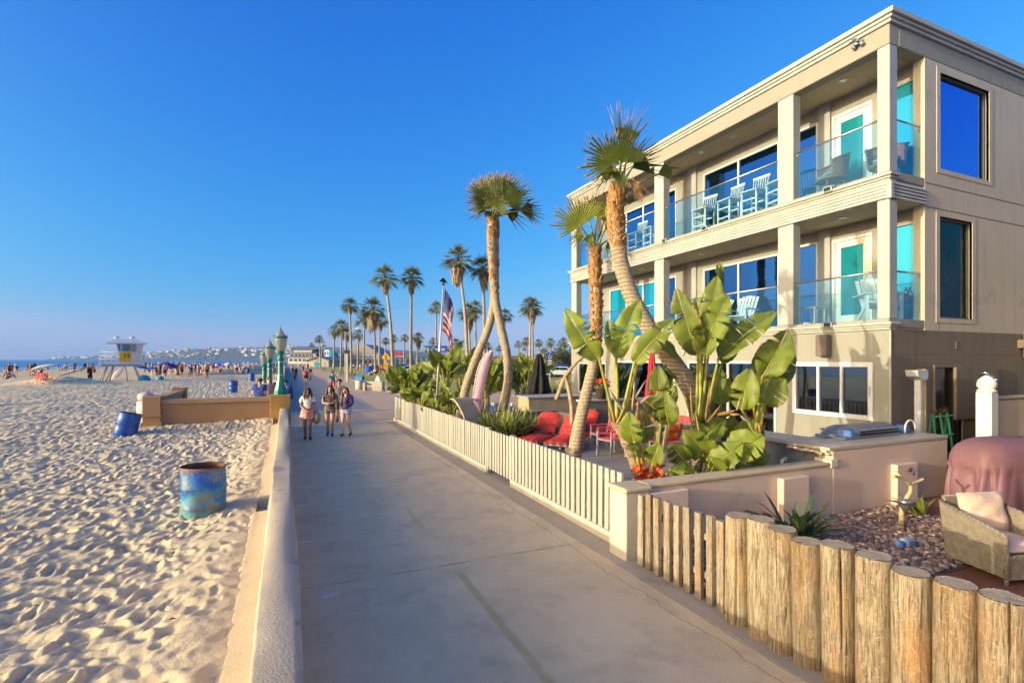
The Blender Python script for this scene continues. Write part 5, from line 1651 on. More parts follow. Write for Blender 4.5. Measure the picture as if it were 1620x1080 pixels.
ca = clump('left bird-of-paradise plant with three tall yellow-green paddle leaves, by the red dining chairs', at_ground(1012, 770, 0),
 [([(1015, 800), (1008, 745), (997, 715), (986, 685), (976, 662)], 0.075, 0.10, 0)],
 [((972, 668), (948, 568), (894, 487), 46, -.2, (-.5, 0, .1), ((.35, 1), (.6, -1))),
  ((978, 662), (975, 566), (1013, 473), 46, .1, (-.3, 0, .2), ((.45, 1), (.48, -1))),
  ((982, 664), (1003, 575), (1066, 503), 40, -.3, (.2, 0, .6), ((.3, -1), (.55, -1), (.7, 1))),
  ((984, 668), (1020, 530), (1074, 568), 36, .4, (.3, 0, .9), ((.4, 1),)),
  ((976, 660), (972, 560), (962, 505), 30, .5, (.4, .3, .0), ()),
  ((1012, 742), (1004, 700), (996, 650), 40, -.45, (-.7, 0, .2), ()),
  ((1016, 745), (1020, 702), (1012, 648), 36, -.3, (.7, 0, .2), ((.5, 1),)),
  ((1030, 770), (1046, 640), (1040, 576), 40, .3, (-.4, 0, .1), ()),
  ((1034, 770), (1050, 650), (1062, 598), 38, .2, (-.2, 0, .4), ((.6, 1),)),
  ((1034, 770), (1047, 655), (1016, 632), 36, .1, (-.2, 0, .6), ()),
  ((1038, 770), (1058, 672), (1050, 618), 44, -.1, (-.6, 0, .2), ()),
  ((1022, 760), (1014, 720), (990, 706), 26, -.5, (0, 0, .8), ()),
  ((1030, 765), (1032, 735), (1044, 700), 36, -.5, (-.5, 0, .3), ()),
  ((1045, 770), (1060, 742), (1085, 757), 30, -.5, (0, 0, 1.), ())], 7.9)
bracts(ca, 7.7, [(990, 655, 962, 612, M_BRACT), (1003, 640, 1030, 624, M_BRACT), (1000, 636, 1022, 600, M_BRACT), (1000, 650, 1004, 605, M_DRYLEAF), (1008, 660, 1010, 628, M_DRYLEAF), (968, 668, 962, 640, M_DRYLEAF), (974, 672, 990, 640, M_RIB)])
cb = clump('large central bird-of-paradise plant with a fibrous stem and a tall fan of paddle leaves', at_ground(1106, 790, 0),
 [([(1095, 800), (1100, 745), (1104, 700), (1108, 668)], 0.10, 0.115, 0), ([(1135, 790), (1140, 740), (1146, 705)], 0.06, 0.07, -.2), ([(1190, 790), (1200, 730), (1204, 672)], 0.06, 0.06, .1)],
 [((1102, 672), (1104, 562), (1070, 455), 48, -.2, (-.6, 0, .15), ((.35, -1), (.62, 1))),
  ((1106, 664), (1112, 548), (1137, 413), 44, .5, (.8, .2, .1), ((.5, -1),)),
  ((1108, 666), (1108, 562), (1152, 466), 52, -.3, (-.4, 0, .25), ((.4, 1), (.7, -1), (.3, -1))),
  ((1110, 664), (1124, 520), (1134, 436), 42, .25, (-.5, 0, .2), ()),
  ((1108, 668), (1120, 520), (1100, 470), 36, .6, (.2, .3, .3), ()),
  ((1114, 668), (1137, 566), (1229, 492), 48, -.2, (-.1, -.2, .8), ((.25, 1), (.45, 1), (.65, 1), (.4, -1))),
  ((1112, 670), (1142, 575), (1150, 500), 46, .45, (.6, 0, .2), ((.5, 1),)),
  ((1098, 676), (1078, 600), (1046, 562), 40, .5, (.5, 0, .6), ((.4, -1),)),
  ((1120, 700), (1140, 640), (1133, 580), 46, .6, (.3, 0, .1), ()),
  ((1196, 680), (1206, 596), (1246, 522), 58, -.1, (.3, 0, .15), ((.7, 1),)),
  ((1198, 684), (1212, 600), (1222, 540), 52, .3, (-.2, 0, .5), ()),
  ((1196, 690), (1174, 648), (1186, 582), 46, -.4, (-.5, 0, .15), ((.45, 1),)),
  ((1200, 690), (1210, 640), (1240, 598), 44, -.2, (.3, 0, .4), ()),
  ((1200, 690), (1192, 640), (1214, 590), 50, .2, (-.1, 0, .3), ((.6, -1),)),
  ((1196, 692), (1216, 618), (1256, 560), 40, .4, (.5, 0, .3), ()),
  ((1115, 745), (1126, 724), (1082, 678), 46, -.5, (-.5, 0, .3), ()),
  ((1120, 745), (1108, 700), (1148, 662), 44, -.2, (-.3, 0, .5), ((.5, 1),)),
  ((1170, 760), (1160, 718), (1208, 688), 56, -.6, (-.3, 0, .35), ((.4, -1),)),
  ((1150, 760), (1128, 742), (1176, 700), 44, -.7, (-.2, 0, .6), ((.6, 1),)),
  ((1180, 750), (1176, 700), (1190, 660), 40, .1, (-.5, 0, .2), ()),
  ((1140, 750), (1150, 720), (1190, 740), 40, -.4, (0, 0, .9), ()),
  ((1160, 760), (1180, 732), (1216, 716), 44, -.1, (.2, 0, .5), ()),
  ((1090, 760), (1084, 730), (1062, 700), 36, -.6, (-.6, 0, .3), ()),
  ((1100, 770), (1096, 742), (1070, 745), 30, -.8, (-.2, 0, .9), ()),
  ((1150, 745), (1156, 690), (1130, 648), 46, .5, (.2, 0, .2), ()),
  ((1130, 770), (1140, 748), (1120, 720), 34, -.8, (-.4, 0, .4), ()),
  ((1185, 780), (1200, 748), (1188, 722), 40, -.2, (-.2, 0, .2), ())], 8.2)
bracts(cb, 7.75, [(1130, 655, 1165, 648, M_DRYLEAF), (1150, 652, 1172, 655, M_DRYLEAF), (1165, 650, 1172, 624, M_BRACT), (1170, 655, 1186, 668, M_BRACT), (1200, 668, 1204, 690, M_DRYLEAF), (1096, 668, 1092, 606, M_DRYLEAF), (1104, 664, 1110, 610, M_RIB), (1116, 664, 1124, 600, M_DRYLEAF), (1118, 668, 1140, 640, M_DRYLEAF), (1108, 690, 1100, 650, M_RIB)])
def wild_clump(label, loc, nst, nl, H, L, W, seed, name='banana_plant', group=None):
 """a loose clump of paddle leaves on short stems"""
 rg = random.Random(seed)
 c = thing(name, label, 'plant', loc, group)
 loc = Vector(loc)
 for s in range(nst):
  o = loc + Vector((rg.uniform(-.4, .4), rg.uniform(-.4, .4), 0))
  h = H * rg.uniform(.35, .6)
  lean = Vector((rg.uniform(-.2, .2), rg.uniform(-.2, .2), 0))
  MB().tube([o, o + lean * .5 + Vector((0, 0, h * .5)), o + lean + Vector((0, 0, h))], [.09, .075, .06], 7).build('stem', M_BSTEM, c)
  for k in range(nl):
   a = k * 2.4 + rg.uniform(-.4, .4)
   dv = Vector((math.cos(a), math.sin(a), 0))
   u = rg.uniform(.08, .72)
   b = o + lean + Vector((0, 0, h + H * .38 * (1 - u * .6))) + dv * (.12 + .3 * u)
   t = b + dv * L * (.35 + .6 * u) + Vector((0, 0, L * (.95 - .95 * u)))
   paddle(c, o + lean + Vector((0, 0, h * rg.uniform(.85, 1))), b, t, W * rg.uniform(.85, 1.25), Vector((-.5, -.75, .25)) + Vector((rg.uniform(-.4, .4), rg.uniform(-.4, .4), rg.uniform(-.2, .5))), rg.uniform(.2, .6), rg.uniform(.0, .1), [(rg.uniform(.25, .8), rg.choice((-1, 1))) for _ in range(3)], rg, curl=.12 * u)
 return c
G_ = lambda px, d: tuple(at_depth(px, HY, d).to_2d()) + (0.03,)
wild_clump('leafy banana clump at the fence corner, left of the flagpole', G_(657, 20.0), 3, 6, 2.0, 1.0, .46, 3)
wild_clump('taller banana clump directly behind the flagpole', G_(714, 19.2), 2, 7, 2.9, 1.15, .48, 4)
wild_clump('low banana clump between the flagpole and the beige lounger', G_(708, 17.2), 3, 5, 1.3, .7, .36, 6)
wild_clump('low banana clump against the far stretch of the slat fence', G_(674, 19.0), 3, 5, 1.4, .75, .38, 7)
wild_clump('dark banana clump behind the pink board', G_(772, 22), 3, 6, 1.9, 1.1, .4, 8)
wild_clump('dark banana clump between the right crossing trunk and the black parasol', G_(822, 23), 3, 7, 2.0, 1.1, .4, 9)
wild_clump('tall banana clump just left of the black parasol', G_(838, 22), 2, 6, 2.5, 1.0, .35, 12)
# strap-leaved plants
M_STRAP = mat('strap_leaf', (0.17, 0.22, 0.035), 0.4, 0.25, 5, rnd=0.2, trans=0.2, col2=(0.34, 0.34, 0.10))
M_DARKSTRAP = mat('dark_strap_leaf', (0.045, 0.085, 0.022), 0.4, 0.25, 5, trans=0.15)
def strap_mesh(seed, n, L, w, m, spread=1.0):
 rg = random.Random(seed)
 mb = MB()
 for k in range(n):
  a = rg.uniform(0, 6.283)
  dv = Vector((math.cos(a), math.sin(a), 0)); tn = Vector((-dv.y, dv.x, 0))
  l = L * rg.uniform(.6, 1.1); out = rg.uniform(.25, .95) * spread
  o = Vector((rg.uniform(-.08, .08), rg.uniform(-.08, .08), 0))
  P = []
  for i in range(6):
   t = i / 5
   p = o + dv * (l * out * t) + Vector((0, 0, l * (1.25 - .45 * out) * (t - out * .62 * t * t)))
   ww = w * (1 - .1 * t) * (1 if t < .7 else (1 - t) / .3 * .9 + .1)
   P.append([p - tn * ww + Vector((0, 0, ww * .5)), p, p + tn * ww + Vector((0, 0, ww * .5))])
  mb.grid(P, 0, True)
 return mb.mesh('strap_leaves', [m])
ST = [strap_mesh(s, 56, .98, .030, M_STRAP) for s in (1, 2, 3)]
first = None
spots = [(752, 15.6), (768, 15.2), (785, 15.4), (800, 14.8), (815, 15.2), (831, 14.8), (775, 14.3), (793, 14.0), (808, 13.9), (824, 14.2), (760, 16.6), (822, 16.2), (842, 16.0)]
spots.sort()
for k, (px, d) in enumerate(spots):
 o = bpy.data.objects.new('agapanthus', ST[k % 3]); COL.objects.link(o)
 p = at_depth(px, HY, d); o.location = (p.x, p.y, 0.28 if d < 15.5 else 0.05); o.rotation_euler = (0, 0, k * 1.3); o.scale = (1, 1, random.uniform(.9, 1.1))
 tag(o, '%s clump of striped strap leaves from the left in the bed behind the slat fence' % ('first second third fourth fifth sixth seventh eighth ninth tenth eleventh twelfth thirteenth last'.split()[k]), 'plant', 'strap-leaved plants of the bed')
AG = strap_mesh(11, 40, .55, .026, M_DARKSTRAP, 1.1)
for loc, lab, s in (((6.05, 4.62, .08), 'dark green spiky plant in the gravel bed behind the logs', 1.45), ((9.05, 4.75, .08), 'striped spiky plant in the gravel beside the covered grill', .8)):
 o = bpy.data.objects.new('spiky_plant', AG if s > 1 else strap_mesh(14, 26, .6, .03, M_STRAP, 1.25)); COL.objects.link(o); o.location = loc; o.scale = (s, s, s)
 tag(o, lab, 'plant')
M_ROSE = mat('dark_red_rosette', (0.10, 0.016, 0.022), 0.45, 0.3, 12, trans=0.1, col2=(0.05, 0.03, 0.02))
def rosette(seed):
 rg = random.Random(seed); mb = MB()
 for q in range(5):
  o = Vector((rg.uniform(-.12, .12), rg.uniform(-.12, .12), rg.uniform(.22, .34)))
  mb.tube([(o.x * .4, o.y * .4, 0), o], [.012, .012], 4)
  for k in range(22):
   a = k * 2.4; r = .02 + .075 * k / 22; z = .03 * (1 - k / 22)
   dv = Vector((math.cos(a), math.sin(a), 0)); tn = Vector((-dv.y, dv.x, 0))
   p = o + Vector((0, 0, z)); e = p + dv * r + Vector((0, 0, .028))
   mb.face([p, p + dv * r * .6 - tn * .022, e, p + dv * r * .6 + tn * .022])
 return mb
for loc, lab in (((5.35, 4.95, .08), 'dark red succulent rosettes against the wall, left one'), ((5.75, 4.85, .08), 'dark red succulent rosettes beside the spiky plant'), ((5.0, 4.5, .08), 'low dark red succulent just behind the last picket')):
 o = rosette(int(loc[0] * 10)).build('succulent', M_ROSE); o.location = loc; tag(o, lab, 'plant')
# bare branching plumeria of the gravel bed
pl = thing('plumeria', 'bare pale forked plumeria growing from the gravel before the wall tap', 'plant', (8.2, 4.54, 0.06))
pp = lambda x, y, d=7.46: at_depth(x, y, d)
mb = MB().tube(spline([(8.2, 4.54, 0.04), pp(1428, 800), pp(1440, 778), pp(1440, 765)], 4), [.034] * 4 + [.03] * 4 + [.03, .03, .028, .027, .027], 8)
mb.build('trunk', mat('plumeria_bark', (0.50, 0.40, 0.20), 0.7, 0.15, 10, 0.2, 40), pl)
MB().tube(spline([pp(1440, 766), pp(1428, 757, 7.4), pp(1412, 752, 7.3)], 3), [.026, .024, .022, .02, .02, .02, .02], 8).build('branch', MATS['plumeria_bark'], pl)
MB().tube(spline([pp(1440, 766), pp(1450, 762, 7.5), pp(1461, 757, 7.5)], 3), [.026, .024, .022, .02, .02, .02, .02], 8).build('branch', MATS['plumeria_bark'], pl)
MB().tube(spline([pp(1428, 757, 7.4), pp(1422, 751, 7.45), pp(1416, 745, 7.5)], 3), [.02] * 7, 8).build('branch', MATS['plumeria_bark'], pl)
# red geraniums in the dark pot: see the patio
# ------------------------------------------------------------------ patio furniture
M_ALU = mat('grey_aluminium', (0.42, 0.42, 0.44), 0.4, 0.08, 5, metal=0.5)
M_REDSLAT = mat('red_slat', (0.62, 0.055, 0.075), 0.45, 0.1, 5, rnd=0.12)
M_REDCLOTH = mat('red_cushion', (0.66, 0.05, 0.035), 0.8, 0.12, 3, 0.2, 60, rnd=0.06)
M_WOODTOP = mat('pale_table_top', (0.50, 0.36, 0.27), 0.55, 0.15, 3, 0.1, 30, stretch=(1, 8, 1))
M_ORANGE = mat('orange_towel', (0.75, 0.16, 0.02), 0.9, 0.15, 6, 0.3, 70)
def chair_proto(name, label, group):
 t = thing(name, label, 'chair', (0, 0, 0), group)
 for sx in (-1, 1):
  local('leg', MB().bar((sx * .25, .24, 0), (sx * .24, .22, .44), .035).bar((sx * .24, .22, .44), (sx * .245, .33, .90), .032), M_ALU, t)
  local('leg', MB().bar((sx * .25, -.25, 0), (sx * .25, -.23, .64), .035), M_ALU, t)
  local('armrest', MB().cbox(sx * .25 - .028, sx * .25 + .028, -.27, .27, .64, .665, .006), M_REDSLAT, t)
 local('seat_frame', MB().cbox(-.24, .24, -.24, -.21, .40, .435, .004).cbox(-.24, .24, .20, .235, .40, .435, .004), M_ALU, t)
 for k in range(6):
  local('seat_slat', MB().cbox(-.235, .235, -.225 + k * .077, -.155 + k * .077, .437, .455, .004), M_REDSLAT, t)
 for k in range(6):
  z = .50 + k * .068
  y = .235 + (z - .44) * .22
  local('back_slat', MB().cbox(-.225, .225, y - .012, y + .006, z, z + .058, .004), M_REDSLAT, t)
 return t
dc = chair_proto('dining_chair', 'red slatted metal chair at the patio table, nearest the fence', 'red dining chairs')
TX, TY = 8.75, 10.75
DZ = 0.092
seats = [(7.45, 10.72, R(-90 + 8), 'red slatted metal chair at the patio table, side on and nearest the short palm'),
   (7.75, 11.55, R(-100), 'red slatted metal chair behind the side-on one at the patio table'),
   (8.3, 9.75, R(182), 'red slatted metal chair with its back to the camera, behind the left big-leaved plant'),
   (9.15, 9.75, R(175), 'red slatted metal chair with its back to the camera, behind the central big-leaved plant'),
   (8.6, 11.8, R(4), 'red slatted metal chair beyond the patio table, left of the parasol pole'),
   (9.5, 11.8, R(-6), 'red slatted metal chair beyond the patio table, right of the parasol pole'),
   (10.15, 10.8, R(95), 'red slatted metal chair at the house end of the patio table')]
for k, (x, y, rz, lab) in enumerate(seats):
 place(dc, (x, y, DZ), rz, label=lab, first=(k == 0))
tb = thing('dining_table', 'pale topped rectangular dining table under the closed red parasol', 'table', (TX, TY, DZ))
for k in range(7):
 MB().cbox(TX - .95, TX + .95, TY - .50 + k * .144, TY - .365 + k * .144, DZ + .715, DZ + .745, .005).build('table_slat', M_WOODTOP, tb)
for sx in (-1, 1):
 for sy in (-1, 1):
  MB().cbox(TX + sx * .88 - .03, TX + sx * .88 + .03, TY + sy * .42 - .03, TY + sy * .42 + .03, DZ, DZ + .71, .004).build('leg', M_ALU, tb)
MB().cbox(TX - .92, TX + .92, TY - .46, TY - .43, DZ + .66, DZ + .713, .004).cbox(TX - .92, TX + .92, TY + .43, TY + .46, DZ + .66, DZ + .713, .004).build('apron', M_ALU, tb)
def closed_parasol(name, label, loc, z0, z1, zt, r, cloth, pole):
 p = thing(name, label, 'parasol', loc)
 x, y, z = loc
 MB().lathe([(.30, 0), (.30, .05), (.06, .08), (.05, .22)], (x, y, z), 14).build('base', M_DARKMETAL, p)
 MB().tube([(x, y, z + .05), (x, y, zt)], .024, 8).build('pole', pole, p)
 mb = MB(); P = []
 for i in range(13):
  t = i / 12
  zz = z1 + (z0 - z1) * t
  rr = r * (0.16 + 0.84 * t ** .8) * (1 - .35 * (t > .93))
  if abs(t - .45) < .05: rr *= .86
  P.append([(x + rr * (1 + .28 * math.cos(8 * a + i * .15)) * math.cos(a), y + rr * (1 + .28 * math.cos(8 * a + i * .15)) * math.sin(a), zz + (.05 * math.cos(8 * a) if i == 12 else 0)) for a in [6.2832 * k / 48 for k in range(48)]])
 mb.grid(P, 0, True, True)
 mb.build('canopy', cloth, p)
 MB().tube([(x + .8 * r * math.cos(k * .7854), y + .8 * r * math.sin(k * .7854), z0 + (z1 - z0) * .52) for k in range(9)], .008, 5).build('strap', cloth, p)
 MB().ball((x, y, zt + .02), .035, 8).build('finial', pole, p)
 return p
M_PARRED = mat('red_parasol_cloth', (0.55, 0.03, 0.05), 0.85, 0.12, 4, 0.15, 80)
M_BLACKCLOTH = mat('black_parasol_cloth', (0.018, 0.017, 0.018), 0.85, 0.2, 4)
closed_parasol('parasol', 'closed red parasol standing in the middle of the dining table', (TX, TY + .02, DZ), 1.35, 2.76, 2.82, .17, M_PARRED, mat('wood_pole', (0.42, 0.24, 0.10), 0.6))
q = at_depth(853, HY, 19.0)
closed_parasol('parasol', 'closed black parasol on a pale pole beyond the planting bed', (q.x, q.y, 0.06), 1.20, 2.72, 2.80, .40, M_BLACKCLOTH, M_ALU)
def lounger(label, loc, rz, back=0.75):
 t = thing('sun_lounger', label, 'sun lounger', loc, None, rz)
 L1, L2, W = 1.15, .85, .62
 c, s = math.cos(back), math.sin(back)
 local('frame', MB().cbox(-W / 2, -W / 2 + .04, -L1, L2 * c * .8, .24, .28, .005).cbox(W / 2 - .04, W / 2, -L1, L2 * c * .8, .24, .28, .005).cbox(-W / 2 + .04, W / 2 - .04, -L1, -L1 + .04, .24, .28, .005).bar((0, L2 * c * .7, .26), (0, L2 * c * .7, .26 + L2 * s * .62), .04), M_ALU, t)
 for sx in (-1, 1):
  for y in (-L1 + .1, L2 * c * .7): local('leg', MB().cbox(sx * (W / 2 - .03) - .02, sx * (W / 2 - .03) + .02, y - .02, y + .02, 0, .24, .004), M_ALU, t)
 # tufted cushion: bulging rolls across seat and back, with a thick head roll
 P = []
 n = 44
 for i in range(n + 1):
  u = i / n
  d = u * (L1 + L2)
  if d < L1: y, z, ny, nz = -L1 + d, .30, 0, 1
  else: y, z, ny, nz = (d - L1) * c, .30 + (d - L1) * s, -s, c
  bulge = .055 + .045 * abs(math.sin(u * math.pi * 9))
  if u > .82: bulge = .13 - .3 * abs(u - .91)
  row = []
  for k in range(-4, 5):
   x = k / 4 * W / 2 * 1.02
   e = bulge * (1 - (abs(k) / 4) ** 4 * .75)
   row.append((x, y + ny * e, z + nz * e))
  P.append(row)
 mb = MB().grid(P, 0, True)
 B = [[(p[0], p[1] if j < n * .57 else p[1], .29 if p[1] < 0 else .29 + p[1] / max(c, .1) * s) for p in r] for j, r in enumerate(P)]
 mb.grid([r[::-1] for r in B], 0, True)
 for r, b in ((P[0], B[0]), (P[-1], B[-1])): mb.grid([r, b])
 mb.grid([[r[0] for r in P], [b[0] for b in B]]); mb.grid([[r[-1] for r in P], [b[-1] for b in B]])
 local('cushion', mb, M_REDCLOTH, t)
 return t
lounger('red cushioned lounger with its back raised, the one nearer the planting bed', (6.55, 12.75, .09), R(-49), .66)
lounger('red cushioned lounger with its back raised, the one nearer the short palm', (7.05, 12.15, .09), R(-47), .58)
lounger('red cushioned lounger lying flat on the turf behind the slat fence', (5.15, 7.35, .03), R(6), .02)
lounger('faded pink lounger behind the two red ones, mostly hidden by the short palm', (7.75, 12.6, .09), R(-49), .7)
q = at_depth(746, HY, 14.9)
bl = thing('sling_lounger', 'beige curved sling lounger with its high back towards the fence', 'sun lounger', (q.x, q.y, .03), None, R(25))
P, Q = [], []
for i in range(17):
 t = i / 16
 y, z = -.75 + 1.35 * t - .25 * max(0, t - .8), .40 + (0 if t < .35 else .95 * math.sin((t - .35) / .65 * 1.75))
 P.append([(.33 * (k / 4 - 1), y, z) for k in range(9)])
 Q.append([(p[0], p[1] + .025, p[2] - .04) for p in P[-1]])
mb = MB().grid(P, 0, True).grid([r[::-1] for r in Q], 0, True).grid([[r[0] for r in P], [r[0] for r in Q]]).grid([[r[-1] for r in P], [r[-1] for r in Q]])
mb.grid([P[-1], Q[-1]]).grid([P[0], Q[0]])
local('sling', mb, mat('beige_sling', (0.50, 0.38, 0.25), 0.8, 0.12, 3, 0.1, 120), bl)
for x in (-.35, .35):
 local('side_frame', MB().tube([(x, -.7, 0), (x, -.6, .40), (x, .0, .45), (x, .45, 0)], .022, 6), M_DARKMETAL, bl)
sb = thing('surfboard', 'tall pink shaped board standing upright between the crossing palms', 'surfboard', at_depth(757, HY, 15.6).to_2d().to_3d())
mb = MB(); d = 15.6
L_ = [(738, 662), (748, 627), (754, 592), (760, 573), (768, 560), (774, 556), (777, 554)]
R_ = [(758, 662), (764, 624), (771, 592), (776, 573), (779, 563), (780, 559), (780, 556)]
fr_, bk_ = [], []
for (a, b) in zip(L_, R_):
 p, q2 = at_depth(*a, d), at_depth(*b, d)
 row = []
 for k in range(7):
  t = k / 6
  v = p.lerp(q2, t) + Vector((-CS * 0, -1, 0)) * 0.0
  row.append(v + Vector((-SN, -CS, 0)) * (.05 * math.sin(math.pi * t)))
 fr_.append(row); bk_.append([v + Vector((SN, CS, 0)) * (.02 + .10 * math.sin(math.pi * k / 6)) for k, v in enumerate(row)])
fr_[0] = [Vector((v.x, v.y, min(v.z, .1))) for v in fr_[0]]; bk_[0] = [Vector((v.x, v.y, min(v.z, .1))) for v in bk_[0]]
mb.grid(fr_, 0, True).grid([r[::-1] for r in bk_], 0, True).grid([[r[0] for r in bk_], [r[0] for r in fr_]]).grid([[r[-1] for r in fr_], [r[-1] for r in bk_]]).grid([fr_[-1], bk_[-1]])
mb.build('board', mat('pink_board', (0.55, 0.33, 0.40), 0.6, 0.1, 3, 0.1, 20, dirt=((0.45, 0.28, 0.30), 2, 0.6)), sb)
mb = MB()
for a, b in zip(L_, L_[1:]):
 p, q2 = at_depth(*a, d), at_depth(*b, d)
 p.z = max(p.z, .1)
 mb.tube([p, q2], .022, 6)
mb.build('edge_trim', mat('pale_pink_edge', (0.70, 0.52, 0.52), 0.6), sb)
gw = thing('grey_garden_wall', 'dark grey rendered garden wall with a pale cap, behind the loungers', 'wall', (8.2, 13.4, 0))
M_GREYWALL = mat('dark_grey_render', (0.17, 0.155, 0.15), 0.85, 0.08, 2, 0.15, 70)
MB().cbox(8.35, 11.06, 13.62, 13.82, .0, 1.20, .01).build('wall', M_GREYWALL, gw)
MB().cbox(8.30, 11.07, 13.58, 13.86, 1.202, 1.26, .01).build('cap', M_TRIM, gw)
MB().cbox(6.9, 8.34, 15.0, 15.2, .0, .80, .01).cbox(8.2, 8.36, 13.83, 15.0, .0, .80, .01).build('wall', M_GREYWALL, gw)
MB().cbox(6.86, 8.39, 14.97, 15.23, .802, .84, .008).build('cap', M_TRIM, gw)
bx = thing('planter_box', 'beige rendered planter box on the lower part of the grey wall', 'planter', (8.2, 15.6, 0))
mb = MB().cbox(7.35, 9.6, 15.3, 16.4, 0, 1.22, .02); mb.build('body', mat('beige_render', (0.46, 0.36, 0.23), 0.85, 0.1, 2, .15, 60), bx)
MB().cbox(7.3, 9.65, 15.25, 16.45, 1.222, 1.27, .01).build('rim', M_TRIM, bx)
ub = thing('utility_box', 'beige metal utility box fixed to the grey garden wall', 'utility box', (8.65, 13.55, 0))
MB().cbox(8.55, 8.82, 13.50, 13.618, .22, .98, .01).build('cabinet', mat('khaki_metal', (0.33, 0.29, 0.20), 0.5), ub)
MB().cbox(8.575, 8.795, 13.488, 13.499, .25, .95, .006).build('door', mat('khaki_metal', (0.33, 0.29, 0.20), 0.5), ub)
MB().tube([(8.78, 13.47, .55), (8.78, 13.47, .65)], .01, 6).build('handle', M_STEEL, ub)
pt = thing('flower_pot', 'dark pot of orange-red geraniums on the grey garden wall', 'flower pot', (9.15, 13.72, 1.26))
MB().lathe([(.15, 0), (.21, .33), (.235, .34), (.235, .40), (.20, .40), (.19, .36)], (9.15, 13.72, 1.262), 18).build('pot', mat('dark_pot', (0.09, 0.065, 0.055), 0.5), pt)
MB().lathe([(.0, .0), (.195, .001)], (9.15, 13.72, 1.625), 14, cap=False).build('soil', mat('soil', (0.05, 0.035, 0.025), 0.95), pt)
mb = MB(); rg = random.Random(3)
for k in range(170):
 a, r, z = rg.uniform(0, 6.28), rg.uniform(0, .26), rg.uniform(1.65, 1.88)
 p = Vector((9.15 + r * math.cos(a), 13.72 + r * math.sin(a), z)); u = Vector((rg.uniform(-1, 1), rg.uniform(-1, 1), rg.uniform(-.3, 1))).normalized() * .04; w = u.orthogonal().normalized() * .035
 mb.face([p - u - w, p + u - w, p + u + w, p - u + w], 1 if z < 1.76 else 0)
mb.build('flowers', [mat('orange_petal', (0.75, 0.10, 0.015), 0.6, 0.2, 20), M_LIGHTFAN], pt)
dw = thing('driftwood_arch', 'bleached driftwood branches leaning in an arch before the house corner', 'driftwood', at_depth(905, HY, 14).to_2d().to_3d())
M_DRIFT = mat('driftwood', (0.42, 0.31, 0.19), 0.85, 0.2, 8, .4, 30)
dp = lambda x, y, d=13.2: at_depth(x, y, d)
MB().tube(spline([dp(931, 556), dp(915, 570), dp(902, 585), dp(893, 598), dp(880, 632)], 5), [.045] * 10 + [.055] * 11, 7).build('branch', M_DRIFT, dw)
MB().tube(spline([dp(894, 596), dp(899, 612), dp(904, 640), dp(905, 672)], 4), [.06] * 13, 7).build('branch', M_DRIFT, dw)
mb = MB()
for a, b in (((893, 597), (880, 608)), ((890, 600), (884, 612)), ((896, 600), (908, 592)), ((892, 602), (878, 604)), ((898, 603), (903, 612))): mb.tube(spline([dp(*a), (dp(*a) + dp(*b)) / 2 + V(0, 0, .02), dp(*b)], 3), [.03, .03, .025, .02, .02, .015, .01], 5)
mb.build('twig', M_DRIFT, dw)
pb = thing('planter_trough', 'low timber trough holding the strap-leaved plants', 'planter', (6.3, 13.2, 0))
MB().cbox(5.2, 7.2, 12.9, 13.0, 0, .30, .01).cbox(5.2, 5.3, 13.0, 15.4, 0, .30, .01).cbox(7.1, 7.2, 13.0, 15.4, 0, .30, .01).build('side_board', mat('trough_wood', (0.30, 0.20, 0.10), .8, .2, 4, .3, 20), pb)
MB().box(5.3, 7.1, 13.0, 15.4, .2, .26).build('soil', mat('soil', (0.05, 0.035, 0.025), 0.95), pb)
dpot = thing('plant_pot', 'dark glazed pot at the end of the strap-leaved bed beside the red loungers', 'flower pot', (6.55, 12.75, .06))
MB().lathe([(.17, 0), (.25, .36), (.27, .37), (.27, .42), (.23, .42)], (6.55, 12.75, .09), 16).build('pot', mat('dark_pot', (0.09, 0.065, 0.055), 0.5), dpot)
for nm, lab, loc, c, r in (('bolster', 'pale green rolled cushion lying by the foot of the short palm', (6.9, 11.6, .22), (0.40, 0.42, 0.30), .14), ('bolster', 'grey rolled cushion behind the pale green one', (7.1, 11.95, .24), (0.40, 0.39, 0.42), .16)):
 mb = MB().lathe([(.02, -.32), (r * .8, -.30), (r, -.24), (r * 1.03, 0), (r, .24), (r * .8, .30), (.02, .32)], (0, 0, 0), 14)
 o = mb.build(nm, mat('roll_' + lab[:4].strip(), c, .8, .1, 4)); o.location = loc; o.rotation_euler = (0, R(90), R(25)); tag(o, lab, 'cushion')
def towel(label, x, y, z, rz, w=.42, h=.55):
 P = []
 for i in range(9):
  t = i / 8
  s = (t - .35) * h
  yy, zz = (-.025, z - (-s if s < 0 else s)) if s < 0 else (.03, z - s)
  yy = -.03 if t < .33 else (.035 if t > .40 else 0)
  P.append([(w * (k / 6 - .5), yy + .012 * math.sin(k * 1.9 + t * 3), zz + .01 * math.sin(k * 1.3)) for k in range(7)])
 o = MB().grid(P, 0, True).build('towel', M_ORANGE); o.location = (x, y, 0); o.rotation_euler = (0, 0, rz); tag(o, label, 'towel')
 so = o.modifiers.new('thickness', 'SOLIDIFY'); so.thickness = .012
towel('orange towel hanging over the chair back, right of the left big-leaved plant', 8.3, 9.43, 1.02, R(2))
towel('orange towel hanging over the chair back behind the central fibrous stem', 9.15, 9.43, 1.02, R(-5), .5, .42)
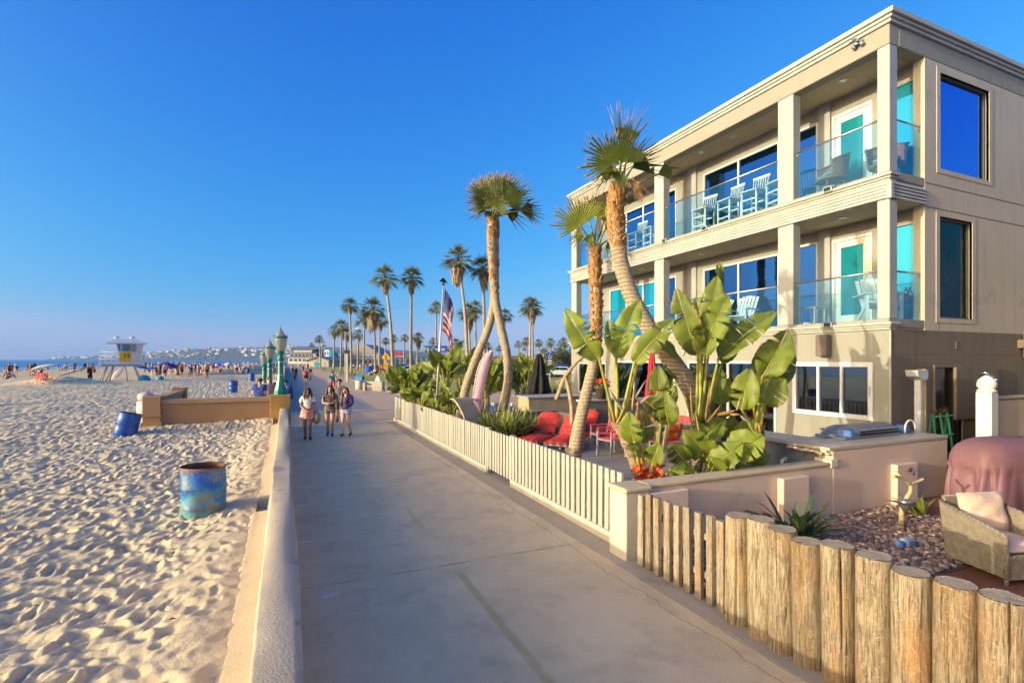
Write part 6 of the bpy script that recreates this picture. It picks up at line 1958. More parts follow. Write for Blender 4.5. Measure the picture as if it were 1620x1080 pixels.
for k, (px, py, lab) in enumerate(((1014, 735, 'orange potted bloom at the foot of the left big-leaved plant'), (1040, 745, 'orange potted bloom low beside the white post'))):
 p = at_depth(px, py, 7.6)
 fp = thing('flower_pot', lab, 'flower pot', (p.x, p.y, .0))
 MB().lathe([(.10, 0), (.14, .26), (.16, .27), (.16, .31), (.13, .31)], (p.x, p.y, .03), 14).build('pot', M_REDSLAT, fp)
 mb = MB(); rg = random.Random(k)
 for i in range(70):
  a, r = rg.uniform(0, 6.28), rg.uniform(0, .17); c = Vector((p.x + r * math.cos(a), p.y + r * math.sin(a), rg.uniform(.38, p.z + .08)))
  u = Vector((rg.uniform(-1, 1), rg.uniform(-1, 1), rg.uniform(-.2, 1))).normalized() * .05; w = u.orthogonal().normalized() * .03
  mb.face([c - u - w, c + u - w, c + u + w, c - u + w])
 mb.build('flowers', MATS['orange_petal'], fp)
for k, (px0, px1, d, lab) in enumerate(((775, 800, 19.5, 'blue-clothed long table with white cups, left of the right crossing trunk'), (808, 846, 19.3, 'blue-clothed long table with white cups, right of the right crossing trunk'))):
 a, b = at_depth(px0, HY, d), at_depth(px1, HY, d)
 t = thing('party_table', lab, 'table', (a.x, a.y, 0)); u = (b - a); L = u.length; u.normalize(); w = Vector((-u.y, u.x, 0)); Mx = Matrix((u, w, Vector((0, 0, 1)))).transposed().to_4x4(); Mx.translation = a + u * L / 2 + V(0, 0, .78)
 Mx.translation.z = .74
 MB().obox(Mx, L, .75, .03).build('table_top', M_WHITE, t)
 M2 = Mx.copy(); M2.translation.z = .62
 mb = MB().obox(M2, L + .03, .78, .27); mb.jitter(.006); mb.build('cloth', mat('blue_cloth', (0.05, 0.12, 0.42), .85, .2, 5), t)
 for i in range(9):
  p = a + u * L * (i + .5) / 9 + w * random.uniform(-.25, .25)
  cup = MB().lathe([(.05, 0), (.06, .13), (.052, .13), (.045, .02)], (0, 0, 0), 10).build('cup', M_WHITE); cup.location = (p.x, p.y, .757 + .005); tag(cup, 'white cup standing on a blue-clothed party table', 'cup', 'white cups on the blue tables')
 for s in (-1, 1):
  M3 = Mx.copy(); M3.translation = a + u * (L / 2 + s * L * .42); M3.translation.z = .24
  MB().obox(M3, .05, .6, .48).build('leg', M_ALU, t)
# neighbour's patio: wicker chair, covered barbecue, solar lamp
M_WICKER = None
def wicker():
 m, nt, b = node_mat('wicker_weave')
 x, y, z, ob = xyz(nt)
 h = math_n(nt, 'SINE', math_n(nt, 'MULTIPLY', z, 300.0))
 v = math_n(nt, 'SINE', math_n(nt, 'MULTIPLY', math_n(nt, 'ADD', x, y), 160.0))
 s = math_n(nt, 'MULTIPLY', h, v)
 c = ramp(nt, math_n(nt, 'ADD', math_n(nt, 'MULTIPLY', s, 0.5), noise(nt, 12, 3, .6)), [(0.1, (0.17, 0.135, 0.095)), (0.75, (0.46, 0.385, 0.29))]).outputs[0]
 nt.links.new(c, b.inputs['Base Color']); b.inputs['Roughness'].default_value = .6
 bump(nt, b, s, .8, .01)
 return m
M_WICKER = wicker()
M_CUSH = mat('cream_cushion', (0.66, 0.48, 0.38), .85, .08, 3, .5, 9, bd=.02)
wc = thing('wicker_armchair', 'wicker armchair with cream cushions on the near patio behind the logs', 'armchair', (7.52, 3.11, .06), None, R(-17))
wc.scale = (.84, .84, .90)
WW, WD = .80, .78
def wick_panel(P0, P1, P2, P3, th, nm='panel'):
 """woven panel between four corners with rolled edges"""
 P = [Vector(p) for p in (P0, P1, P2, P3)]
 n = (P[1] - P[0]).cross(P[3] - P[0]).normalized() * th / 2
 mb = MB(); rows = []
 for i in range(7):
  t = i / 6
  rows.append([P[0].lerp(P[1], k / 8).lerp(P[3].lerp(P[2], k / 8), t) for k in range(9)])
 F = [[p + n for p in r] for r in rows]; B = [[p - n for p in r] for r in rows]
 mb.grid(F, 0, True).grid([r[::-1] for r in B], 0, True)
 mb.tube([P[0], P[1], P[2], P[3], P[0]], th * .62, 8)
 local(nm, mb, M_WICKER, wc)
hw = WW / 2
wick_panel((-hw, WD / 2, .10), (hw, WD / 2, .10), (hw - .03, WD / 2 + .10, .86), (-hw + .03, WD / 2 + .10, .86), .05, 'backrest')
for s in (-1, 1):
 wick_panel((s * hw, -WD / 2, .12), (s * hw, WD / 2, .12), (s * (hw + .02), WD / 2 + .09, .80), (s * (hw + .05), -WD / 2 - .02, .60), .06, 'arm')
wick_panel((-hw, -WD / 2 + .01, .10), (hw, -WD / 2 + .01, .10), (hw, -WD / 2 + .01, .34), (-hw, -WD / 2 + .01, .34), .05, 'front')
local('seat', MB().cbox(-hw + .03, hw - .03, -WD / 2 + .03, WD / 2 - .02, .28, .33, .01), M_WICKER, wc)
for sx in (-1, 1):
 for sy in (-1, 1): local('leg', MB().tube([(sx * (hw - .03), sy * (WD / 2 - .03), .0), (sx * (hw - .03), sy * (WD / 2 - .03), .14)], .022, 8), M_ALU, wc)
def pillow(w, d, h, seed, puff=.5):
 rg = random.Random(seed); n = 12; T, B = [], []
 for i in range(n + 1):
  rt, rb = [], []
  for k in range(n + 1):
   x, y = 2 * i / n - 1, 2 * k / n - 1
   e = max(0, (1 - abs(x) ** 3.2) * (1 - abs(y) ** 3.2)) ** puff
   pin = 1 - .05 * (1 - abs(y)) * abs(x) ** 3
   wr = .012 * math.sin(4 * x + 3 * y + seed) * e + .010 * math.sin(7 * y - 5 * x + seed * 2) * e
   rt.append((x * w / 2 * pin, y * d / 2, h * .5 * e + wr)); rb.append((x * w / 2 * pin, y * d / 2, -h * .5 * e))
  T.append(rt); B.append(rb)
 return MB().grid(T, 0, True).grid([r[::-1] for r in B], 0, True)
def put(parent, name, mb, M, m):
 mb.v = [tuple(M @ Vector(v)) for v in mb.v]
 return local(name, mb, m, parent)
def cushion(label, mb, loc, rot):
 M = Matrix.Translation((7.52, 3.11, .06)) @ Matrix.Rotation(wc.rotation_euler.z, 4, 'Z') @ Matrix.Diagonal((.84, .84, .90, 1))
 o = mb.build('cushion', M_CUSH); o.matrix_world = M @ Matrix.Translation(loc) @ rot
 tag(o, label, 'cushion')
cushion('cream seat cushion lying on the wicker armchair', pillow(.70, .72, .16, 3, .35), (0, -.02, .405), Matrix.Identity(4))
cushion('creased cream back cushion leaning in the wicker armchair', pillow(.72, .52, .22, 7, .45), (0, WD / 2 - .13, .70), Matrix.Rotation(R(78), 4, 'X'))
gc = thing('covered_barbecue', 'barbecue under a wrinkled purple-brown fabric cover on the near patio', 'barbecue', (10.72, 4.42, .06), None, R(-16))
P = []
prof = [(1.00, .0), (1.01, .15), (1.0, .30), (.985, .45), (.965, .58), (.95, .66), (.99, .72), (1.0, .78), (.985, .86), (.94, .95), (.85, 1.04), (.72, 1.11), (.52, 1.16), (.28, 1.185), (.01, 1.19)]
for s, z in prof:
 row = []
 for k in range(150):
  a = 6.2832 * k / 150
  ca_, sa_ = math.cos(a), math.sin(a)
  x = .74 * s * math.copysign(abs(ca_) ** .5, ca_); y = .42 * s * math.copysign(abs(sa_) ** .5, sa_)
  u = max(0, (.76 - z) / .76)
  dr = abs(math.sin(5.5 * a + .9 * math.sin(2 * a + 1) + .5 * z)) ** .7
  dr2 = abs(math.sin(9.0 * a - 2.2 * z + 2)) ** .6
  f = 1 + (.06 + .17 * u) * (dr - .62) * (z < .78) + .05 * (dr2 - .6) * (z < .74) + .022 * (abs(math.sin(4 * a + 3 * z)) ** .6 - .6) * (.78 <= z < 1.1)
  row.append((x * f, y * f, z - (.03 * (1 - dr) if .6 < z < .8 else 0)))
 P.append(row)
local('cover', MB().grid(P, 0, True, True), mat('purple_brown_cover', (0.21, 0.10, 0.135), .62, .16, 1.2, .25, 90, col2=(0.17, 0.085, 0.08)), gc)
local('side_shelf', MB().cbox(.80, 1.5, -.25, .25, .78, .82, .008), M_DARKMETAL, gc)
local('strap', MB().cbox(-.2, .2, -.47, -.445, .66, .70, .004), MATS['purple_brown_cover'], gc)
sl_ = thing('solar_lamp', 'small grey solar stake lamp in the gravel before the plumeria', 'lamp', (7.95, 4.35, .08))
MB().tube([(7.95, 4.35, .05), (7.95, 4.35, .40)], .012, 6).build('stake', M_DARKMETAL, sl_)
MB().lathe([(.03, .38), (.075, .46), (.08, .50), (.085, .50), (.085, .53), (.03, .55)], (7.95, 4.35, .0), 14).build('lantern', M_STEEL, sl_)
so_ = thing('solar_lamp', 'pale blue solar lamp lying on the gravel beside the spiky plant', 'lamp', (7.35, 4.0, .08))
MB().cbox(7.26, 7.44, 3.94, 4.06, .08, .20, .02).build('lantern', mat('pale_blue_plastic', (0.34, 0.42, 0.55), .4), so_)
MB().cbox(7.14, 7.258, 3.95, 4.05, .10, .18, .02).build('clip', mat('blue_plastic', (0.10, 0.20, 0.48), 0.45), so_)
# ------------------------------------------------------------------ balcony furniture
def bar_chair():
 t = thing('bar_chair', 'white slatted bar chair on the top balcony', 'bar chair', (0, 0, 0), 'white bar chairs on the top balcony')
 m = mat('white_poly', (0.72, 0.74, 0.73), .5, .05, 3)
 for sx in (-1, 1):
  for sy in (-1, 1): local('leg', MB().cbox(sx * .22 - .025, sx * .22 + .025, sy * .21 - .025, sy * .21 + .025, 0, .74 if sy < 0 else .76, .005), m, t)
 local('seat', MB().cbox(-.26, .26, -.25, .25, .762, .80, .008), m, t)
 for z in (.25, .52): local('rung', MB().cbox(-.195, .195, -.225, -.19, z, z + .045, .004).cbox(-.195, .195, .19, .225, z, z + .045, .004).cbox(-.225, -.19, -.185, .185, z, z + .045, .004).cbox(.19, .225, -.185, .185, z, z + .045, .004), m, t)
 for k in range(7):
  x = -.22 + k * .073
  local('back_slat', MB().bar((x, .24, .80), (x, .32, 1.22), .045, .016), m, t)
 local('back_rail', MB().cbox(-.26, .26, .305, .335, 1.20, 1.27, .006), m, t)
 return t
bc = bar_chair()
for k, (y, rz, lab) in enumerate(((9.35, 80, 'white slatted bar chair nearest the middle column on the top balcony'), (10.15, 95, 'second white bar chair from the middle column on the top balcony'),
        (11.0, 88, 'third white bar chair from the middle column on the top balcony'), (12.0, 98, 'white bar chair next to the farther column in the long top bay'),
        (14.4, 85, 'white bar chair in the farther top bay, just behind the farther column'), (15.3, 95, 'far white bar chair in the farther top bay'))):
 place(bc, (11.72, y, 6.305), R(rz + 180), label=lab, first=(k == 0))
def adirondack(name, label, m):
 t = thing(name, label, 'armchair', (0, 0, 0))
 for k in range(6): local('back_slat', MB().bar((-.22 + k * .088, .18, .30), (-.25 + k * .10, .52, .95 + .05 * math.sin(k / 5 * math.pi)), .075, .02), m, t)
 for k in range(5): local('seat_slat', MB().bar((-.27, -.28 + k * .11, .38 - k * .022), (.27, -.28 + k * .11, .38 - k * .022), .02, .085, up=(0, 1, 0)), m, t)
 for sx in (-1, 1):
  local('arm', MB().cbox(sx * .32 - .065, sx * .32 + .065, -.38, .36, .56, .585, .008), m, t)
  local('leg', MB().cbox(sx * .31 - .02, sx * .31 + .02, -.34, -.24, 0, .56, .005), m, t)
  local('leg', MB().bar((sx * .29, .42, 0), (sx * .29, -.20, .36), .03, .08), m, t)
 return t
ad = adirondack('adirondack_chair', 'white adirondack chair at the near end of the lower balcony', mat('white_poly', (0.72, 0.74, 0.73), .5))
place(ad, (11.75, 6.95, 3.335), R(-40), first=True)
place(ad, (11.7, 10.6, 3.335), R(-75), label='pale adirondack chair behind the glass in the middle of the lower balcony')
place(ad, (11.8, 11.7, 3.335), R(-100), label='pale adirondack chair partly behind the tallest paddle leaves on the lower balcony')
st = thing('side_table', 'small white side table on the lower balcony behind the glass', 'table', (11.8, 8.95, 3.335))
MB().cbox(11.6, 12.0, 8.30, 8.7, 3.75, 3.79, .008).build('table_top', M_WHITE, st)
for x in (11.63, 11.97):
 for y in (8.33, 8.67): MB().cbox(x - .02, x + .02, y - .02, y + .02, 3.335, 3.748, .004).build('leg', M_WHITE, st)
M_RATTAN = mat('brown_rattan', (0.33, 0.16, 0.075), .6, .25, 30, .5, 60)
def rattan(label, loc, rz):
 t = thing('rattan_chair', label, 'armchair', loc, None, rz)
 P = []
 for i in range(9):
  a = R(-115 + 230 * i / 8)
  P.append([(.34 * math.sin(a) * (1 + .12 * z), .30 * math.cos(a) * (1 + .25 * z), .36 + z * (.62 - .26 * abs(i - 4) / 4)) for z in (0, .33, .66, 1)])
 mb = MB().grid(P, 0, True); mb.tube([r[-1] for r in P], .022, 6)
 local('backrest', mb, M_RATTAN, t)
 local('seat', MB().lathe([(.0, .34), (.33, .34), (.34, .38), (.0, .40)], (0, 0, 0), 14), M_RATTAN, t)
 for a in (45, 135, 225, 315): local('leg', MB().tube([(.24 * math.cos(R(a)), .24 * math.sin(R(a)), .34), (.30 * math.cos(R(a)), .30 * math.sin(R(a)), 0)], .02, 6), M_RATTAN, t)
 mb = pillow(.5, .46, .12, 2)
 o = mb.build('cushion', mat('pale_blue_cushion', (0.45, 0.56, 0.68), .85, .1, 4)); o.location = (loc[0], loc[1], loc[2] + .45); o.rotation_euler = (0, 0, rz)
 tag(o, 'pale blue cushion on the ' + label[6:], 'cushion')
rattan('brown rattan chair at the near corner of the top balcony', (11.85, 6.85, 6.305), R(-60))
rattan('brown rattan chair behind the glass by the white top door', (11.6, 7.9, 6.305), R(-120))
hp = thing('potted_plant', 'green potted plant behind the corner glass of the lower balcony', 'potted plant', (12.15, 6.75, 3.335))
MB().lathe([(.11, 0), (.16, .30), (.175, .31), (.175, .35), (.14, .35)], (12.15, 6.75, 3.336), 14).build('pot', M_GREENPOT if 'M_GREENPOT' in globals() else mat('green_glaze', (0.03, 0.22, 0.12), .3), hp)
o = local('strap_leaves', strap_mesh(31, 30, .55, .03, M_LIGHTFAN, 1.0), None, hp); o.location = (0, 0, .34)
# ------------------------------------------------------------------ beach side: barrels, stucco wall, lamps
def barrel_mesh(rg, r=.29, h=.88, dent=.0):
 mb = MB(); n = 36
 prof = [(r * .97, .0), (r * 1.015, .01), (r * 1.015, .035), (r, .05), (r, .27), (r * 1.035, .285), (r * 1.035, .305), (r, .32), (r, .56), (r * 1.035, .575), (r * 1.035, .595), (r, .61), (r, .83), (r * 1.02, .85), (r * 1.02, h), (r * .965, h), (r * .955, .80), (r * .95, .25), (.0, .25)]
 P = []
 for rr, z in prof:
  P.append([((rr + dent * .02 * math.sin(3 * a + z * 6) * (rr > .1) + dent * .03 * math.exp(-((a - 4.1) / .35) ** 2 - ((z - .3) / .2) ** 2)) * math.cos(a), (rr + dent * .016 * math.sin(2 * a + z * 3) * (rr > .1)) * math.sin(a), z) for a in [6.2832 * k / n for k in range(n)]])
 mb.grid(P, 0, True, True)
 for q in range((len(P) - 5) * n, len(mb.m)): mb.m[q] = 1
 return mb
M_RUSTIN = mat('rusty_inside', (0.14, 0.06, 0.03), .8, .3, 9)
def rusty():
 m, nt, b = node_mat('rusty_blue_drum')
 x, y, z, ob = xyz(nt)
 c = ramp(nt, math_n(nt, 'SUBTRACT', math_n(nt, 'ADD', noise(nt, 4, 5, .65), .30), math_n(nt, 'MULTIPLY', z, .45)), [(.40, (0.012, 0.08, 0.42)), (.55, (0.02, 0.17, 0.45)), (.68, (0.06, 0.34, 0.42))]).outputs[0]
 low_ = math_n(nt, 'SUBTRACT', 1.0, math_n(nt, 'DIVIDE', math_n(nt, 'SUBTRACT', z, .1), .55, True), True)
 n2 = noise(nt, 4.5, 6, .7)
 g = ramp(nt, math_n(nt, 'ADD', n2, math_n(nt, 'MULTIPLY', low_, .10)), [(.54, 0.0), (.58, 1.0)]).outputs[0]
 c = mixc(nt, math_n(nt, 'MULTIPLY', g, .8), c, (0.20, 0.24, 0.20))
 rs = ramp(nt, noise(nt, 7, 6, .75), [(.62, 0.0), (.66, 1.0)]).outputs[0]
 c = mixc(nt, math_n(nt, 'MULTIPLY', rs, .8), c, (0.17, 0.085, 0.04))
 rim = band(nt, z, .87, .025, .02)
 rb = band(nt, z, .295, .012, .02)
 rn = ramp(nt, noise(nt, 10, 3, .6), [(.3, .5), (.6, 1.0)]).outputs[0]
 c = mixc(nt, math_n(nt, 'MULTIPLY', math_n(nt, 'MAXIMUM', rim, math_n(nt, 'MULTIPLY', rb, .8)), rn), c, (0.23, 0.10, 0.035))
 nt.links.new(c, b.inputs['Base Color']); b.inputs['Roughness'].default_value = .55
 bump(nt, b, noise(nt, 30, 4, .7), .4, .01)
 return m
M_DRUM = mat('blue_drum_paint', (0.012, 0.075, 0.34), .35, .12, 3, .05, 40, rnd=.1, dirt=((0.16, 0.19, 0.22), 5, .63))
def drum(label, loc, m=None, rot=(0, 0, 0), dent=0.3, scale=1.0, group='blue drums on the sand'):
 o = barrel_mesh(random, dent=dent).build('trash_barrel', [m or M_DRUM, M_RUSTIN])
 o.location = loc; o.rotation_euler = rot; o.scale = (scale,) * 3
 return tag(o, label, 'trash barrel', group)
p = at_ground(319, 815, .2)
drum('rusty dented open blue drum standing on the near sand', (p.x, p.y + .05, .05), rusty(), (R(1), R(1.5), R(25)), 1.0)
p = at_depth(196, 665, 15.6)
drum('shiny blue drum tilted in the sand left of the brown wall', (p.x - .03, p.y, -.02), None, (R(-3), R(12), 0), .3, 1.04)
dz = lambda x, y: float(beach_z(x, y))
for k, (px, d, lab) in enumerate(((369, 36, 'blue drum on the open sand beyond the brown wall'), (398, 56, 'far blue drum left of the lamps, the nearer of two'), (392, 84, 'far blue drum left of the lamps, the farther of two'), (419, 66, 'far dark drum close behind the lamps'))):
 p = at_depth(px, HY, d); drum(lab, (p.x, p.y, dz(p.x, p.y) - .03), None, (R(2), R(1 - k), k), .1)
p = at_depth(233, HY, 17.2)
wb = drum('white-sided drum overfull with rubbish behind the brown wall corner', (p.x, p.y, .25), mat('white_blue_drum', (0.60, 0.58, 0.58), .5, .1, 4), dent=.1, group=None)
mb = MB(); rg = random.Random(8)
P = [[((.22 * math.sin(math.pi * (i + .3) / 8.6)) * (1 + .18 * math.sin(5 * a + i)) * math.cos(a), (.2 * math.sin(math.pi * (i + .3) / 8.6)) * (1 + .18 * math.sin(4 * a + i * 2)) * math.sin(a), .16 - .18 * math.cos(math.pi * i / 8)) for a in [6.2832 * k / 16 for k in range(16)]] for i in range(9)]
o = MB().grid(P, 0, True, True).build('rubbish_bag', mat('pinkish_plastic', (0.70, 0.48, 0.44), .4, .2, 6)); o.location = (p.x - .04, p.y, 1.09); tag(o, 'pinkish plastic bag bulging from the overfull drum', 'bag')
o = MB().cbox(-.24, .16, -.15, .15, 0, .12, .01).build('pizza_box', mat('orange_carton', (0.55, 0.17, 0.05), .7)); o.location = (p.x + .18, p.y - .05, 1.16); o.rotation_euler = (0, R(-14), R(20)); tag(o, 'orange carton stuck on top of the overfull drum', 'box')
M_BROWN = speckled('brown_stucco', (0.42, 0.245, 0.125), (0.35, 0.20, 0.10), 120, ((0.26, 0.15, 0.08), 1.1, .6, .4), bmp=.25)
M_BROWNCAP = speckled('brown_cap', (0.44, 0.29, 0.17), (0.37, 0.24, 0.14), 90, bmp=.25)
bw = thing('stucco_wall', 'low brown stucco wall with end pillars between the sand and the lamps', 'wall', (-2.2, 20.2, 0))
MB().cbox(-4.22, -3.72, 19.85, 20.35, -.2, 1.31, .015).build('pillar', M_BROWN, bw)
MB().cbox(-4.26, -3.68, 19.81, 20.39, .66, .70, .01).cbox(-4.26, -3.68, 19.81, 20.39, -.2, .48, .01).build('pillar_band', M_BROWN, bw)
MB().cbox(-3.718, -.52, 19.98, 20.25, -.2, 1.04, .01).build('wall', M_BROWN, bw)
MB().cbox(-3.718, -.515, 19.93, 20.30, 1.042, 1.20, .015).build('wall_cap', M_BROWNCAP, bw)
MB().cbox(-.51, .16, 19.84, 20.62, -.2, 1.26, .015).build('pedestal', mat('ochre_stucco', (0.43, 0.25, 0.07), .85, .12, 2, .2, 90), bw)
MB().cbox(-4.15, -3.85, 20.352, 24.6, -.2, 1.12, .015).build('wall', M_BROWN, bw)
MB().cbox(-4.19, -3.81, 20.352, 24.6, 1.122, 1.26, .012).build('wall_cap', M_BROWNCAP, bw)
MB().cbox(-4.25, -3.75, 24.61, 25.1, -.2, 1.36, .015).build('pillar', M_BROWN, bw)
M_TEAL = mat('teal_green_paint', (0.001, 0.21, 0.155), .35, .15, 4, .05, 30)
M_IVORY = mat('ivory_paint', (0.68, 0.62, 0.45), .5)
def lantern_glass():
 m, nt, b = node_mat('milky_lamp_glass')
 b.inputs['Base Color'].default_value = (0.34, 0.36, 0.36, 1); b.inputs['Roughness'].default_value = .12
 tr = N(nt, 'ShaderNodeBsdfTranslucent'); tr.inputs['Color'].default_value = (.8, .74, .62, 1)
 mx = N(nt, 'ShaderNodeMixShader', Fac=.4)
 nt.links.new(b.outputs[0], mx.inputs[1]); nt.links.new(tr.outputs[0], mx.inputs[2]); nt.links.new(mx.outputs[0], nt.nodes['Material Output'].inputs['Surface'])
 return m
M_LGLASS = lantern_glass()
def street_lamp(label, loc):
 t = thing('street_lamp', label, 'street lamp', loc, 'green acorn street lamps')
 oct_ = dict(n=8, s=False, a0=R(22.5))
 local('base', MB().lathe([(.34, 0), (.34, .12), (.31, .16), (.235, .38), (.17, .62), (.15, .78)], **oct_), M_TEAL, t)
 local('shaft', MB().lathe([(.145, .78), (.14, .80), (.13, 1.38), (.13, 1.40)], **oct_), M_TEAL, t)
 local('band', MB().lathe([(.152, .80), (.158, .81), (.152, .83)], **oct_).lathe([(.14, 1.34), (.146, 1.35), (.14, 1.37)], **oct_), M_IVORY, t)
 local('capital', MB().lathe([(.13, 1.40), (.165, 1.44), (.165, 1.50), (.11, 1.58), (.12, 1.66), (.19, 1.74), (.20, 1.79), (.15, 1.80)], n=14), M_TEAL, t)
 g = local('globe', MB().lathe([(.155, 1.80), (.21, 1.92), (.265, 2.08), (.30, 2.26), (.305, 2.34)], n=18), M_LGLASS, t)
 local('rib', MB().tube([(.155, 0, 1.80), (.21, 0, 1.92), (.268, 0, 2.08), (.304, 0, 2.26)], .008, 4).tube([(0, -.155, 1.80), (0, -.21, 1.92), (0, -.268, 2.08), (0, -.304, 2.26)], .008, 4).tube([(-.155, 0, 1.80), (-.21, 0, 1.92), (-.268, 0, 2.08), (-.304, 0, 2.26)], .008, 4), M_TEAL, g)
 local('collar', MB().lathe([(.30, 2.34), (.345, 2.35), (.345, 2.41), (.30, 2.42)], n=18), M_TEAL, t)
 for k in range(4):
  a = k * 1.5708 + .4
  local('crest', MB().lathe([(.03, 0), (.035, .03), (.0, .08)], (.34 * math.cos(a), .34 * math.sin(a), 2.41), 6), M_TEAL, t)
 local('dome', MB().lathe([(.285, 2.42), (.22, 2.50), (.13, 2.60), (.09, 2.68), (.05, 2.70)], n=18), M_LGLASS, t)
 local('finial', MB().lathe([(.05, 2.70), (.04, 2.74), (.015, 2.78), (.035, 2.81), (.012, 2.84), (.005, 2.92)], n=8), M_TEAL, t)
 local('banner_board', MB().cbox(.165, .185, -.12, .12, .86, 1.32, .004), M_IVORY, t)
 return t
sl1 = street_lamp('green acorn street lamp standing on the ochre wall pedestal, the nearest one', (-.17, 20.25, 1.26))
sl1.scale = (.70, .70, .86)
sl2 = place(sl1, (-.66, 25.6, .90), 0, (.72, .72, .90), 'second green acorn street lamp, directly behind the nearest one')
sl3 = place(sl1, (-1.02, 29.5, .72), 0, (.70, .70, .86), 'third green acorn street lamp, almost hidden behind the second')
for lp, zt in ((sl2, .90), (sl3, .72)):
 o = MB().cbox(-.34, .34, -.34, .34, -.9, -.002, .015).build('lamp_plinth', MATS['ochre_stucco']); o.location = lp.location
 tag(o, 'ochre plinth under the %s street lamp behind the brown wall' % ('second' if lp is sl2 else 'third'), 'plinth')
# ------------------------------------------------------------------ people: one continuous skinned body each, clothes and hair as shells over it
SKIN = {k: mat('skin_' + k, c, .55, .06, 9) for k, c in {'tan': (0.52, 0.29, 0.18), 'fair': (0.64, 0.41, 0.29), 'brown': (0.38, 0.19, 0.11)}.items()}
JOINTS = {  # facing -Y, 1.65 m tall
 'pelvis': (0, 0, .90), 'waist': (0, .005, 1.04), 'chest': (0, 0, 1.22), 'neck': (0, .01, 1.40), 'skull': (0, -.005, 1.50), 'crown': (0, .0, 1.60),
 'shoulder': (.165, .01, 1.345), 'elbow': (.215, .03, 1.07), 'wrist': (.235, -.03, .84), 'palm': (.24, -.05, .765),
 'hip': (.088, 0, .86), 'knee': (.095, -.02, .47), 'ankle': (.09, .02, .075), 'toe': (.10, -.13, .03)}
RAD = {'pelvis': (.15, .115), 'waist': (.125, .095), 'chest': (.145, .10), 'neck': (.052, .055), 'skull': (.080, .098), 'crown': (.052, .062), 'shoulder': (.062, .06),
    'elbow': (.040, .040), 'wrist': (.027, .024), 'palm': (.033, .018), 'hip': (.098, .10), 'knee': (.056, .058), 'ankle': (.036, .040), 'toe': (.036, .022)}
def body_mesh(pose=None, h=1.65, build=1.0, fingers=False, levels=1):
 """pose: {'elbow.L': (x, y, z), ...} overrides; .R is the figure's right (-X)"""
 J = {}
 for k, p in JOINTS.items():
  if k in ('pelvis', 'waist', 'chest', 'neck', 'skull', 'crown'): J[k] = Vector(p)
  else:
   J[k + '.L'] = Vector(p); J[k + '.R'] = Vector((-p[0], p[1], p[2]))
 for k, p in (pose or {}).items(): J[k] = Vector(p)
 E = [('pelvis', 'waist'), ('waist', 'chest'), ('chest', 'neck'), ('neck', 'skull'), ('skull', 'crown')]
 for s in '.L', '.R':
  E += [('chest', 'shoulder' + s), ('shoulder' + s, 'elbow' + s), ('elbow' + s, 'wrist' + s), ('wrist' + s, 'palm' + s),
     ('pelvis', 'hip' + s), ('hip' + s, 'knee' + s), ('knee' + s, 'ankle' + s), ('ankle' + s, 'toe' + s)]
 names = list(J)
 rad = {k: RAD[k.split('.')[0]] for k in names}
 # nose
 J['nose'] = J['skull'] + Vector((0, -.115, -.0)); rad['nose'] = (.014, .016); names.append('nose'); E.append(('skull', 'nose'))
 if fingers:
  for s in '.L', '.R':
   w, p = J['wrist' + s], J['palm' + s]
   d = (p - w).normalized(); x = Vector((0, 1, 0)); x = (x - d * x.dot(d)).normalized()
   for i, (off, ln) in enumerate(((-.030, .062), (-.010, .075), (.010, .080), (.028, .070))):
    a, b = 'f%d%s' % (i, s), 'g%d%s' % (i, s)
    J[a] = p + d * .02 + x * off; J[b] = J[a] + d * ln * .9 + Vector((0, 0, .012))
    rad[a] = (.0095, .0095); rad[b] = (.007, .007)
    names += [a, b]; E += [('palm' + s, a), (a, b)]
   J['t' + s] = w + d * .035 + x * -.04; J['u' + s] = J['t' + s] + d * .045 - x * .01
   rad['t' + s] = (.011, .011); rad['u' + s] = (.008, .008); names += ['t' + s, 'u' + s]; E += [('wrist' + s, 't' + s), ('t' + s, 'u' + s)]
 idx = {k: i for i, k in enumerate(names)}
 me = bpy.data.meshes.new('skeleton')
 me.from_pydata([J[k] * (h / 1.65) for k in names], [(idx[a], idx[b]) for a, b in E], [])
 o = bpy.data.objects.new('skeleton', me); COL.objects.link(o)
 o.modifiers.new('skin', 'SKIN').use_smooth_shade = True
 for k in names:
  v = me.skin_vertices[0].data[idx[k]]
  thick = build if k.split('.')[0] in ('pelvis', 'waist', 'chest', 'hip', 'knee', 'elbow', 'shoulder') else 1.0
  v.radius = (rad[k][0] * h / 1.65 * thick, rad[k][1] * h / 1.65 * thick); v.use_root = (k == 'pelvis')
 if levels: o.modifiers.new('smooth', 'SUBSURF').levels = levels
 dg = bpy.context.evaluated_depsgraph_get()
 out = bpy.data.meshes.new_from_object(o.evaluated_get(dg), depsgraph=dg)
 bpy.data.objects.remove(o); bpy.data.meshes.remove(me)
 segs = [(a, b, J[a] * (h / 1.65), J[b] * (h / 1.65)) for a, b in E]
 return out, segs, {k: v * (h / 1.65) for k, v in J.items()}
def face_bones(me, segs):
 res = []
 for p in me.polygons:
  c = p.center
  best = None
  for a, b, A, B in segs:
   ab = B - A
   t = max(0, min(1, (c - A).dot(ab) / ab.length_squared))
   dd = (c - (A + ab * t)).length
   key = dd / (0.6 + 0.4 * (1 if a in ('pelvis', 'waist', 'chest') else .55))
   if best is None or key < best[0]: best = (key, a, b, t)
  res.append((best[1].split('.')[0], best[2].split('.')[0], best[3], c.z))
 return res
